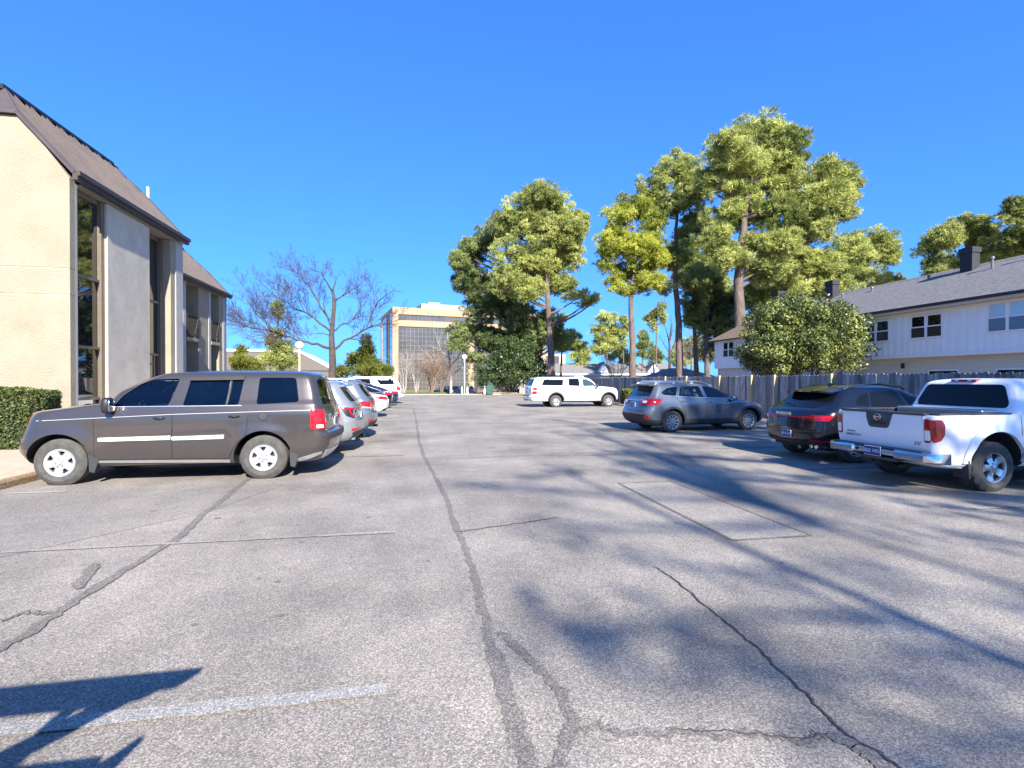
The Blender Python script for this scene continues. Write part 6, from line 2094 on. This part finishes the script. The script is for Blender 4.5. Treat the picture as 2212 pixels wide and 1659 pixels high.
# ------------------------------------------------------------------ cars
taupe_suv()
crossover('parked_crossover', 'silver crossover with slim red light bar and spoiler, right behind the taupe SUV', -3.57, 12.75, P_silver, .24, 1.0, 'slim')
crossover('parked_crossover', 'silver-blue crossover with square red tail lights, between the silver crossover and the white saloon', -3.48, 15.55, P_silverblue, .16, 1.03, 'square', roof_rail=M_alu)
saloon('parked_saloon', 'white saloon car with red wedge tail lights in the left row', -3.82, 24.2, P_white)
saloon('parked_saloon', 'black saloon car whose roof shows above the white saloon', -4.0, 31.6, P_black)
saloon('parked_saloon', 'dark blue saloon car between the black saloon and the white full-size SUV', -3.75, 34.6, P_navy)
full_size_suv('parked_suv', 'white full-size SUV last in the left row in front of the evergreen', -4.55, 37.9, 180, P_white, 'cars in the left row', 'modern')
full_size_suv('parked_suv', 'long white SUV with dark wheel arches and a side strip, farthest in the right row', 10.04, 31.42, 2, P_white, 'cars in the right row')
gray_wagon()
black_crossover()
pk = white_pickup()
def shadow_pickup():
    """guessed, unseen pickup added beside the photographer; its rack is shaped for the shadow"""
    r = copy_tree(pk.root)
    r.name = 'shadow_pickup'
    r.location = (-3.70, -.13, 0); r.rotation_euler = (0, 0, PI)
    tag(r, 'guessed white pickup with a ladder rack, unseen, added to cast the shadow in view', 'pickup', 'cars in the left row')
    M_rack = mat('rack_steel', (.03, .03, .034), .5)
    for sd in (-1, 1):
        y = sd * .76
        rl = MB()
        rl.prism([(-2.83, 1.66), (-2.74, 1.57), (-2.66, 1.565), (-2.60, 1.52), (-2.48, 1.50), (2.0, 1.49), (2.0, 1.62)], 'y', y - .03, y + .03)
        rl.build('rack_rail', M_rack, r)
        for x0, x1 in ((-2.50, -2.06), (-1.92, -1.42), (-1.0, -.6)):
            b = MB(); b.prism([(x0 - .05, 1.505), (x0 + .09, 1.505), (x1 + .09, 1.16), (x1 - .05, 1.16)], 'y', y - .028, y + .028); b.build('rack_brace', M_rack, r)
        st = MB(); st.prism([(-2.66, 1.16), (-2.55, 1.16), (-2.62, 1.21), (-2.70, 1.29), (-2.72, 1.285)], 'y', y - .028, y + .028); st.build('stake', M_rack, r)
    for x in (-2.3, -.9, .4):
        cb = MB(); cb.box((x - .03, -.74, 1.52), (x + .03, .74, 1.58)); cb.build('crossbar', M_rack, r)
shadow_pickup()
for px, D, lab, hd, pn in ((962, 94, 'black car on the lower street, left of the two dark cars behind the bollards', 215, P_black), (990, 96, 'dark navy car on the lower street, right of the black one behind the bollards', 215, P_navy)):
    p = at(px, 822, D)
    c = full_size_suv('street_car', lab, p.x, p.y, hd, pn, 'dark cars on the lower street', 'modern')
    c.root.location.z = -1.25

# ------------------------------------------------------------------ trees, hedge and shrubs
def trunk_px(pts, D, base_z=0.0):
    out = [at(x, y, D) for x, y in pts]
    b = out[0].copy(); b.z = base_z
    return [b] + out
pine('tallest pine with a broad spreading crown, rising behind the magnolia tree', trunk_px([(1597, 700), (1596, 600), (1602, 520), (1612, 440), (1628, 360), (1640, 285)], 43), .58,
     px_blobs([(1640, 292, 66, 42), (1575, 325, 50, 42), (1700, 318, 48, 46), (1610, 375, 75, 45), (1690, 395, 62, 45), (1790, 375, 50, 40), (1833, 402, 26, 30), (1775, 435, 58, 36), (1690, 462, 60, 36), (1605, 455, 58, 40), (1548, 520, 36, 34), (1580, 555, 46, 34), (1745, 500, 66, 26), (1680, 530, 55, 28), (1812, 465, 38, 22), (1530, 400, 30, 30), (1650, 590, 45, 26)], 43), L_pine, dens=.95, limb_r=.16, L=.36)
pine('slender tall pine with a dark trunk, just left of the tallest pine', trunk_px([(1468, 815), (1466, 700), (1458, 600), (1460, 500), (1468, 400), (1470, 350)], 50), .40,
     px_blobs([(1462, 362, 50, 30), (1415, 398, 38, 32), (1508, 398, 38, 40), (1475, 440, 42, 30), (1490, 500, 36, 34), (1455, 555, 34, 26), (1505, 610, 32, 26), (1440, 620, 22, 18), (1420, 455, 22, 22)], 50), L_pine, dens=.8, tone=(.1, .6))
pine('yellow-green pine with a forked crown, standing alone behind the fence', trunk_px([(1367, 815), (1366, 720), (1362, 645), (1372, 580), (1368, 500), (1370, 440)], 46), .34,
     px_blobs([(1370, 445, 46, 28), (1338, 475, 40, 30), (1408, 487, 36, 34), (1328, 530, 44, 28), (1385, 538, 45, 32), (1422, 560, 26, 26), (1308, 572, 28, 18), (1358, 592, 46, 22), (1402, 608, 34, 20), (1338, 625, 24, 12)], 46), L_pineyellow, dens=.85, tone=(.2, .8))
pine('big round-crowned pine behind the long white SUV', trunk_px([(1193, 830), (1190, 740), (1183, 640), (1180, 560), (1172, 490), (1168, 420)], 58), .46,
     px_blobs([(1165, 425, 48, 26), (1128, 450, 48, 34), (1202, 450, 46, 36), (1088, 492, 42, 34), (1160, 500, 58, 38), (1225, 500, 42, 36), (1098, 552, 46, 36), (1170, 568, 58, 36), (1232, 550, 36, 34), (1252, 478, 22, 24), (1092, 612, 42, 30), (1212, 615, 36, 22), (1252, 640, 40, 13), (1286, 650, 22, 9), (1140, 625, 40, 26)], 58), L_pine, dens=.95, tone=(.25, .8), limb_r=.13)
pine('dark broad pine with low sweeping boughs above the globe lamp', trunk_px([(1106, 845), (1105, 740), (1100, 640), (1085, 560), (1062, 510)], 63), .52,
     px_blobs([(1052, 515, 34, 24), (1022, 545, 38, 26), (992, 562, 24, 20), (1018, 605, 44, 32), (1050, 670, 56, 32), (1008, 712, 44, 24), (984, 745, 24, 11), (1080, 640, 46, 40), (1125, 690, 46, 36), (1062, 735, 46, 24), (1150, 735, 40, 28), (1190, 695, 36, 26), (1212, 735, 32, 18), (1035, 640, 30, 24), (1030, 772, 26, 10)], 63), L_pinedark, dens=1.0, tone=(.1, .7), limb_r=.13)
pine('pale pine bough tree low behind the big round-crowned pine', trunk_px([(1212, 800), (1214, 760), (1218, 720)], 68), .22, px_blobs([(1225, 728, 36, 16), (1240, 745, 26, 12), (1205, 745, 24, 14)], 68), L_pine, dens=.9, tone=(.3, .8))
pine('broad pine behind the townhouse roof, right of the tallest pine', trunk_px([(1800, 700), (1805, 640), (1830, 580), (1850, 530)], 62), .42,
     px_blobs([(1880, 516, 52, 24), (1830, 538, 42, 28), (1920, 545, 26, 24), (1798, 588, 48, 28), (1748, 572, 40, 34), (1862, 598, 50, 22), (1912, 612, 36, 20), (1702, 600, 42, 34), (1742, 632, 46, 20), (1690, 650, 36, 24)], 62), L_pine, dens=.9, tone=(.3, .85), limb_r=.13)
pine('dark pine filling the gap left of the tallest pine trunk', trunk_px([(1528, 815), (1525, 740), (1530, 660), (1535, 600)], 56), .34,
     px_blobs([(1520, 600, 40, 28), (1500, 648, 36, 28), (1552, 660, 42, 32), (1582, 700, 46, 28), (1530, 715, 40, 28), (1500, 690, 24, 22), (1640, 640, 46, 32), (1662, 690, 36, 24), (1545, 760, 34, 22)], 56), L_pinedark, dens=.9, tone=(.15, .75))
pine('pine with layered boughs behind the townhouse chimney', trunk_px([(2075, 640), (2078, 590), (2088, 530), (2092, 480)], 55), .36,
     px_blobs([(2090, 488, 42, 24), (2040, 514, 42, 24), (2142, 520, 42, 28), (1998, 545, 26, 14), (2062, 568, 44, 20), (2112, 558, 42, 24), (2162, 562, 38, 20), (2022, 588, 30, 14)], 55), L_pine, dens=.85, tone=(.25, .8))
pine('darker pine at the right edge behind the townhouse roof', trunk_px([(2225, 620), (2222, 560), (2215, 500), (2208, 460)], 50), .36,
     px_blobs([(2190, 468, 32, 22), (2222, 450, 38, 28), (2204, 510, 40, 28), (2246, 500, 44, 40), (2180, 545, 30, 18)], 50), L_pine, dens=.9, tone=(.05, .55))
pine('shaded pine with sparse boughs between the slender pine and the tallest pine', trunk_px([(1505, 815), (1500, 700), (1495, 600), (1498, 520)], 60), .32,
     px_blobs([(1515, 480, 40, 28), (1480, 540, 36, 26), (1535, 575, 40, 28), (1500, 575, 30, 26), (1545, 625, 44, 26), (1478, 600, 24, 20), (1520, 680, 34, 22)], 60), L_pine, dens=.8, tone=(.1, .6))
pine('bushy pine standing low between the tallest pine and the townhouse chimney', trunk_px([(1690, 700), (1688, 640), (1690, 590)], 52), .34,
     px_blobs([(1660, 575, 44, 30), (1720, 560, 50, 30), (1775, 570, 40, 26), (1650, 630, 40, 28), (1705, 615, 46, 30), (1765, 620, 46, 24), (1820, 620, 40, 24), (1870, 640, 40, 18), (1640, 680, 30, 22), (1920, 640, 34, 14)], 52), L_pine, dens=.9, tone=(.2, .75))
for lab, tr, D, bl, lm in (('thin far pine left of the yellow-green pine trunk, with a tufted round top', [(1312, 790), (1310, 740), (1310, 690)], 95, [(1310, 688, 26, 15), (1290, 714, 20, 16), (1326, 718, 18, 20), (1298, 756, 26, 11), (1322, 745, 16, 10), (1300, 735, 22, 12)], L_pine),
                           ('narrow far pine close left of the yellow-green pine trunk', [(1347, 790), (1346, 740), (1346, 695)], 96, [(1346, 692, 11, 14), (1347, 720, 12, 14), (1345, 745, 10, 10)], L_pine),
                           ('small dark far conifer right of the yellow-green pine trunk', [(1388, 785), (1388, 750), (1388, 725)], 85, [(1388, 726, 9, 12), (1390, 745, 11, 12), (1386, 765, 8, 8)], L_pinedark),
                           ('sparse far pine with bare lower trunk near the slender pine', [(1417, 790), (1418, 720), (1420, 665)], 90, [(1424, 664, 15, 10), (1402, 688, 13, 7), (1432, 685, 10, 8), (1416, 712, 10, 8), (1405, 745, 8, 4)], L_pine),
                           ('far pine scrub in front of the white townhouse end', [(1500, 800), (1500, 770), (1500, 745)], 80, [(1500, 745, 26, 16), (1520, 770, 22, 12), (1488, 765, 14, 10)], L_pinedark)):
    pine(lab, trunk_px(tr, D, -1), .22, px_blobs(bl, D), lm, 'far pines beyond the houses', lobe=(.45, .75), dens=1.1, per=50, nb=7, L=.4, W=.08, limb_r=.09, name='far_pine')

for px, D, w, hh, lab, lm in ((1255, 88, 26, 16, 'low far evergreen thicket beside the round-crowned pine trunk', L_pine), (1340, 100, 34, 12, 'far green thicket below the thin far pines', L_pine), (1412, 102, 30, 12, 'far green thicket right of the small dark conifer', L_pinedark), (1470, 92, 28, 26, 'far light green tree behind the slender pine trunk', L_pine)):
    pine(lab, trunk_px([(px, 800), (px, 785)], D, -1), .2, px_blobs([(px - w * .5, 772, w * .45, hh * .6), (px, 764 - hh * .4, w * .5, hh * .8), (px + w * .5, 774, w * .4, hh * .6), (px + w * .1, 782, w * .6, hh * .4)], D), lm, 'far thickets beyond the houses', lobe=(.5, .85), dens=.9, per=40, nb=7, L=.42, W=.09, limb_r=.07, name='far_thicket', tone=(.3, .8))
# evergreens on the left
pine('yellow-green evergreen shaped like a broad cone behind the white SUV', trunk_px([(790, 815), (790, 770), (789, 732)], 48), .16,
     px_blobs([(789, 736, 11, 11), (790, 756, 22, 13), (785, 778, 38, 14), (792, 798, 54, 14), (832, 800, 22, 13), (742, 800, 20, 13)], 48, .25), L_conifer, 'evergreens on the left', lobe=(.35, .6), dens=1.2, per=110, nb=8, L=.22, W=.05, name='evergreen_tree', limb_r=.05, flat=.7, tone=(.1, .7))
pine('thin-topped evergreen left of the globe lamp', trunk_px([(600, 815), (601, 750), (600, 660)], 45), .18,
     px_blobs([(600, 664, 10, 11), (603, 686, 16, 12), (596, 720, 18, 10), (588, 745, 24, 15), (612, 752, 24, 16), (622, 778, 28, 14), (586, 782, 28, 15)], 45, .25), L_pine, 'evergreens on the left', lobe=(.35, .6), dens=.85, per=90, nb=8, L=.24, W=.05, name='evergreen_tree', limb_r=.05, flat=.7)
pine('low yellow-green evergreen bush beside the far cream block', trunk_px([(528, 815), (527, 785), (525, 755)], 44), .14,
     px_blobs([(522, 760, 12, 13), (530, 782, 28, 18), (548, 795, 20, 13), (510, 795, 14, 13)], 44, .25), L_conifer, 'evergreens on the left', lobe=(.35, .55), dens=1.0, per=110, nb=8, L=.22, W=.05, name='evergreen_bush', limb_r=.05, flat=.7)

# the wide bare tree
def limbs_px(lst, D):
    out = []
    for r, pts in lst:
        q = [at(x, y, D) for x, y in pts]
        dz = random.uniform(-1, 1) * .35
        for i in range(len(q)):
            k = i / max(1, len(q) - 1)
            q[i] = at(pts[i][0], pts[i][1], D + dz * k * 8)
        out.append((q, r))
    return out
cx = lambda x, y: (475 + x * .191, 533 + y * .191)
LB = [(.16, [(1250, 1150), (1100, 1095), (980, 1075), (800, 1020), (640, 970), (480, 930), (300, 900), (110, 780)]), (.15, [(1290, 1170), (1400, 1060), (1560, 985), (1720, 905), (1850, 870), (2060, 820)]),
      (.11, [(1280, 950), (1370, 880), (1500, 830), (1700, 785)]), (.12, [(1240, 950), (1120, 860), (960, 740), (780, 640), (620, 560), (500, 440)]), (.12, [(1240, 830), (1140, 690), (1050, 520), (960, 400), (860, 290), (740, 210)]),
      (.09, [(1720, 900), (1700, 800), (1760, 680), (1735, 520), (1720, 400)]), (.09, [(1270, 500), (1210, 400), (1150, 290), (1050, 260), (950, 220)]), (.08, [(1280, 480), (1315, 350), (1270, 260), (1240, 160)]),
      (.10, [(1300, 650), (1380, 560), (1500, 480), (1600, 420), (1690, 350)]), (.10, [(640, 960), (520, 840), (400, 740), (300, 600), (200, 400)]), (.08, [(700, 960), (560, 940), (420, 860), (240, 820), (90, 800)]),
      (.08, [(1760, 680), (1860, 560), (1990, 480)]), (.08, [(1500, 830), (1600, 700), (1560, 560), (1580, 240)]), (.07, [(1250, 900), (1180, 700), (1190, 560), (1180, 480)]), (.07, [(960, 740), (900, 600), (720, 480), (630, 370)]), (.06, [(1230, 1000), (1080, 980), (930, 980)])]
random.seed(5)
bt_base = at(716, 822, 44); bt_base.z = 0
bare_tree('wide bare tree with spreading limbs behind the row of parked cars', bt_base, [bt_base] + [at(*cx(x, y), 44) for x, y in ((1275, 1300), (1268, 1150), (1262, 1000), (1275, 850), (1290, 700), (1285, 560), (1275, 480))], .33,
          limbs_px([(r * .78, [cx(*p) for p in pts]) for r, pts in LB], 44), depth=3, gap=.27, ratio=.40, barkm=M_barkgray, minr=.0105)

def shrub_tree(label, px, D, w, h, stems, name='bare_shrub', m=None, group='bare shrubs at the end of the car park', depth=3, gap=.45, base=0.0):
    b = at(px, 822, D); b.z = base
    limbs = []
    for i in range(stems):
        a = 2 * PI * i / stems + random.uniform(-.3, .3)
        e = b + Vector((math.cos(a) * w * random.uniform(.5, 1), math.sin(a) * w * random.uniform(.5, 1), h * random.uniform(.75, 1.05)))
        m1 = b.lerp(e, .35) + Vector((random.gauss(0, .1), random.gauss(0, .1), h * .12))
        limbs.append(([b + Vector((math.cos(a) * .1, math.sin(a) * .1, 0)), m1, b.lerp(e, .7) + Vector((0, 0, h * .06)), e], .055))
    return bare_tree(label, b, [b, b + Vector((0, 0, h * .25)), b + Vector((.05, 0, h * .4))], .07, limbs, name, m or M_barkpale, group, depth, gap, .42, 'shrub', .25)
shrub_tree('pale-stemmed bare shrub beside the rear of the white SUV', 872, 61, 1.6, 4.6, 6)
shrub_tree('bare shrub with many upright pale stems, second from the white SUV', 900, 63, 1.7, 4.8, 6)
shrub_tree('dense brown twiggy bush in front of the tower glass', 932, 62, 2.3, 4.3, 12, 'twiggy_bush', M_twig, gap=.26, depth=3)
shrub_tree('smaller brown twiggy bush beside the dark street cars', 955, 64, 1.8, 3.9, 8, 'twiggy_bush', M_twig, gap=.3)
b = at(974, 822, 66); b.z = 0
bare_tree('pale leafless tree between the twiggy bush and the globe lamp', b, [b, b + Vector((0, 0, 2.2)), b + Vector((-.2, 0, 4)), b + Vector((-.4, 0, 6.5)), b + Vector((-.5, 0, 8))], .2,
          [([b + Vector((0, 0, z0)), b + Vector((dx * .5, random.uniform(-1, 1), z0 + 1.2)), b + Vector((dx, random.uniform(-2, 2), z1))], .09) for z0, dx, z1 in ((2, -3.2, 5.5), (2.2, 3, 6), (3.2, -4.5, 6.5), (3.6, 2.2, 8), (4.4, -2.6, 9.5), (5, 1.4, 10), (2.8, -4.8, 4.6))], barkm=M_barkpale, gap=.5, group='bare shrubs at the end of the car park')
b = at(1445, 822, 80); b.z = -.5
bare_tree('dark bare tree leaning in the gap beside the slender pine', b, [b, at(1447, 780, 80), at(1446, 740, 80), at(1450, 700, 80)], .28,
          [([at(1447, 775, 80), at(1435, 745, 80), at(1425, 725, 79)], .1), ([at(1446, 750, 80), at(1440, 715, 81), at(1428, 690, 82)], .1), ([at(1447, 765, 80), at(1460, 730, 80), at(1462, 700, 79)], .1), ([at(1448, 735, 80), at(1452, 700, 80), at(1446, 680, 80)], .08)], gap=.9)
b = at(1495, 822, 75); b.z = -.5
shrub_tree('reddish bare tree in front of the white townhouse end', 1492, 72, 3, 9, 6, 'bare_tree', M_twig, None, 3, .8)
shrub_tree('bare bush in front of the gray roof between the two white dormers', 1328, 66, 2.4, 4.6, 9, 'twiggy_bush', M_twig, None, 3, .4)
shrub_tree('purple-brown bare thicket behind the green utility box', 1090, 72, 3, 7, 9, 'twiggy_bush', M_twig, None, 3, .6)

# holly mass under the dark pine
random.seed(9)
bb = at(1106, 822, 60)
leafy('holly_bush', 'big dark evergreen holly bush under the dark pine', 'bush', (bb.x, bb.y, 0.2), px_blobs([(1098, 762, 36, 36), (1068, 800, 36, 26), (1120, 800, 38, 30), (1145, 772, 26, 40), (1045, 818, 20, 16), (1160, 800, 22, 34), (1100, 826, 40, 14)], 60), L_holly, None, (.4, .7), 2.0, 190, .24, .55, .09)
bb = at(1028, 822, 64)
leafy('holly_bush', 'light green shrub between the globe lamp and the tan pilaster', 'bush', (bb.x, bb.y, 0), px_blobs([(1022, 790, 14, 26), (1034, 815, 12, 18), (1012, 820, 10, 14)], 64), L_magnolia, None, (.35, .6), 1.0, 90, .24, .5, .05)
# magnolia behind the fence
bb = at(1725, 822, 27.5)
leafy('magnolia_tree', 'dense round magnolia tree with glossy leaves behind the fence', 'tree', (bb.x, bb.y, 0),
      px_blobs([(1735, 690, 78, 40, 0), (1660, 715, 50, 44, 0), (1805, 712, 54, 42, 0), (1640, 762, 44, 30, .2), (1700, 755, 60, 40, -1.2), (1770, 755, 62, 38, -1.2), (1842, 752, 36, 30, .3), (1730, 730, 70, 50, 1.5), (1690, 790, 60, 14, .4), (1770, 788, 44, 14, .6), (1830, 790, 34, 10, .2), (1720, 668, 44, 26, .5)], 27.5),
      L_magnolia, None, (.36, .62), 2.1, 620, .15, .52, .10, tone=(.05, .8))
# clipped things
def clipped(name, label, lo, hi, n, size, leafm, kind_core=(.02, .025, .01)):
    o = Vector(((lo[0] + hi[0]) / 2, (lo[1] + hi[1]) / 2, lo[2]))
    root = tag(empty(name, tuple(o)), label, 'hedge')
    a, b = Vector(lo) - o, Vector(hi) - o
    P, N = [], []
    dims = [b[i] - a[i] for i in range(3)]
    faces = [(0, 0), (0, 1), (1, 0), (1, 1), (2, 1)]
    areas = np.array([dims[1] * dims[2]] * 2 + [dims[0] * dims[2]] * 2 + [dims[0] * dims[1]])
    for f, k in zip(faces, (areas / areas.sum() * n).astype(int)):
        q = np.stack([rng.uniform(a[i], b[i], k) for i in range(3)], 1)
        dpt = rng.exponential(.035, k)
        wob = .035 * np.sin(q[:, (f[0] + 1) % 3] * 5) + .03 * np.sin(q[:, (f[0] + 2) % 3] * 7 + 1)
        q[:, f[0]] = (b[f[0]] if f[1] else a[f[0]]) + (-1 if f[1] else 1) * (dpt + wob)
        nn = np.zeros((k, 3)); nn[:, f[0]] = 1 if f[1] else -1
        # round the corners
        ed = np.array([max(0, 1) for _ in range(k)])
        P.append(q); N.append(nn + rng.normal(0, .5, (k, 3)) + np.array([0, 0, .3]))
    P, N = np.concatenate(P), np.concatenate(N)
    c = np.array([(a[i] + b[i]) / 2 for i in range(3)]); h = np.array(dims) / 2
    u_ = (P - c) / h
    big = np.sort(np.abs(u_), axis=1)
    sq = 1 - .06 * np.clip(big[:, 1] - .8, 0, .2) / .2
    P = c + u_ * h * sq[:, None]
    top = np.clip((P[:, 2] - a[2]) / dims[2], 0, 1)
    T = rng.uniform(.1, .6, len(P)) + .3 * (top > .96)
    V, F, t = leaves(P, unit(N), T, size, .62)
    np_mesh('foliage', V, F, leafm, root, t)
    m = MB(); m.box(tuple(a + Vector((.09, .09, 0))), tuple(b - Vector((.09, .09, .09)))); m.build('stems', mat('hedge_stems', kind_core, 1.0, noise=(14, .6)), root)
clipped('clipped_hedge', 'clipped boxy green hedge against the cream gable wall', (-14.5, 13.0, .1), (-8.3, 13.95, 1.46), 34000, .062, L_hedge)
clipped('clipped_shrub', 'small clipped yellow-green shrub in front of the long white SUV', (13.1, 30.6, .1), (14.1, 31.9, 1.05), 3000, .09, L_conifer)

# tall pines behind the photographer, whose shadows fall across the paving
def shade_pine(label, x, y, h, n, seed, a0, a1, l0, l1, z0):
    random.seed(seed)
    bl = []
    for i in range(n):
        z = z0 + (h - 1 - z0) * (i + random.random()) / n
        ang = R(random.uniform(a0, a1) if random.random() < .75 else random.uniform(0, 360))
        ln = random.uniform(l0, l1) * (1 - .5 * (z - z0) / (h - z0))
        for k in (.35, .5, .65, .8, .92, 1.05):
            if random.random() < .8:
                bl.append((x + math.cos(ang) * ln * k, y + math.sin(ang) * ln * k, z + ln * k * .08, random.uniform(.3, .6), random.uniform(.15, .3)))
    bl.append((x, y, h - .6, 1.0, .6))
    pine(label, [(x, y, 0), (x + .2, y, h * .3), (x - .1, y + .1, h * .6), (x, y, h)], .22, bl, L_pine, 'tall pines behind the photographer', lobe=(.25, .42), fill=0, dens=.45, per=60, nb=8, L=.28, W=.045, limb_r=.09, limb_drop=.12, lmin=2)
def streak_pine(label, x, y, h, seed, streaks, rad=(.3, .5)):
    """pine whose long boughs throw streaks of shade; each bough is given by the two ends of its shadow on the ground"""
    random.seed(seed)
    bl = []
    for (ax, ay, bx, by) in streaks:
        z = min(h - 1.5, max(9.5, ((ay + by) / 2 - y) / 1.525))
        n = max(2, int(math.hypot(bx - ax, by - ay) / .55))
        for i in range(n + 1):
            t = i / n
            if random.random() < .25: continue
            gx, gy = ax + (bx - ax) * t + random.gauss(0, .15), ay + (by - ay) * t + random.gauss(0, .2)
            zz = z + random.gauss(0, .25)
            bl.append((gx + .2095 * zz, gy - 1.5258 * zz, zz, random.uniform(*rad), random.uniform(.18, .32)))
    bl.append((x, y, h - .6, .8, .5))
    pine(label, [(x, y, 0), (x + .2, y, h * .3), (x - .1, y + .1, h * .6), (x, y, h)], .2, bl, L_pine, 'tall pines behind the photographer', lobe=(.22, .36), fill=0, dens=.2, per=60, nb=7, L=.26, W=.04, limb_r=.05, limb_drop=.1, lmin=1)
def gs(*pts): return [gp(pts[i], pts[i + 1]) + gp(pts[i + 2], pts[i + 3]) for i in range(0, len(pts), 4)]
shade_pine('tall pine behind the photographer nearest the right row, casting streaked shade', 14.5, -17, 22, 22, 3, 115, 178, 4, 8.5, 11)
streak_pine('second tall pine behind the photographer in line with the aisle', 8.5, -24, 22, 4, gs(2212, 1180, 1450, 1010, 1500, 965, 1120, 925, 1650, 1065, 1250, 975, 2212, 1310, 1680, 1212, 1600, 1020, 1350, 985, 1130, 1135, 1260, 1112, 1000, 1040, 1170, 1062, 1400, 930, 1180, 905, 1900, 1150, 1560, 1075))
streak_pine('third tall pine behind the photographer, closer to the aisle and lower', 6.0, -16, 17, 8, gs(1310, 1320, 1560, 1385, 1170, 1370, 1300, 1395, 1290, 1440, 1680, 1540, 1740, 1500, 2212, 1600, 2300, 1460, 1900, 1390, 1350, 1205, 1620, 1240), (.25, .42))
shade_pine('fourth tall pine behind the photographer beside the fence', 17.0, -13, 21, 22, 5, 115, 175, 4, 8.5, 9.5)
shade_pine('fifth tall pine behind the photographer, farthest out toward the fence', 20.5, -17, 22, 16, 6, 120, 175, 4, 8, 12)
# ------------------------------------------------------------------ sky, sun, camera
SUN_EL = R(33.0)
SDIR = Vector((0.136, -0.9907, 0)).normalized()
sdir = Vector((SDIR.x * math.cos(SUN_EL), SDIR.y * math.cos(SUN_EL), math.sin(SUN_EL)))
w = bpy.data.worlds.new('World')
SC.world = w
w.use_nodes = True
nt = w.node_tree
bg = nt.nodes['Background']
sky = nt.nodes.new('ShaderNodeTexSky')
sky.sky_type = 'NISHITA'
sky.sun_disc = False
sky.sun_elevation = SUN_EL
sky.sun_rotation = math.atan2(SDIR.x, SDIR.y)
sky.altitude = 100
sky.air_density = 1.0
sky.dust_density = 0.35
sky.ozone_density = 2.6
hs = nt.nodes.new('ShaderNodeMix')   # the deep clear blue of this winter sky
hs.data_type = 'RGBA'
hs.blend_type = 'MULTIPLY'
hs.inputs[0].default_value = 1.0
hs.inputs[7].default_value = (0.235, 0.655, 1.50, 1)
gm = nt.nodes.new('ShaderNodeGamma')   # clear dry air: little brightening toward the horizon
gm.inputs[1].default_value = 0.62
nt.links.new(sky.outputs[0], gm.inputs[0])
nt.links.new(gm.outputs[0], hs.inputs[6])
nt.links.new(hs.outputs[2], bg.inputs[0])
bg.inputs[1].default_value = 0.12

sl = bpy.data.lights.new('Sun', 'SUN')
sl.energy = 4.35
sl.angle = R(0.53)
sl.color = (1.0, 0.93, 0.82)
so = bpy.data.objects.new('Sun', sl)
COL.objects.link(so)
so.rotation_euler = (-sdir).to_track_quat('-Z', 'Y').to_euler()
so.location = sdir * 60

cam = bpy.data.cameras.new('Camera')
cam.sensor_width = 36
cam.lens = CF / 2212 * 36
cam.clip_start = 0.05
cam.clip_end = 6000
co = bpy.data.objects.new('Camera', cam)
COL.objects.link(co)
co.location = CAM
co.rotation_euler = (PI / 2 - PITCH, 0, -YAW)
SC.camera = co
SC.render.resolution_x, SC.render.resolution_y = 1024, 768
SC.view_settings.view_transform = 'Standard'
SC.view_settings.look = 'None'
SC.view_settings.exposure = 1.56
SC.view_settings.gamma = 1
SC.cycles.max_bounces = 8
SC.cycles.transparent_max_bounces = 12
SC.cycles.use_denoising = True
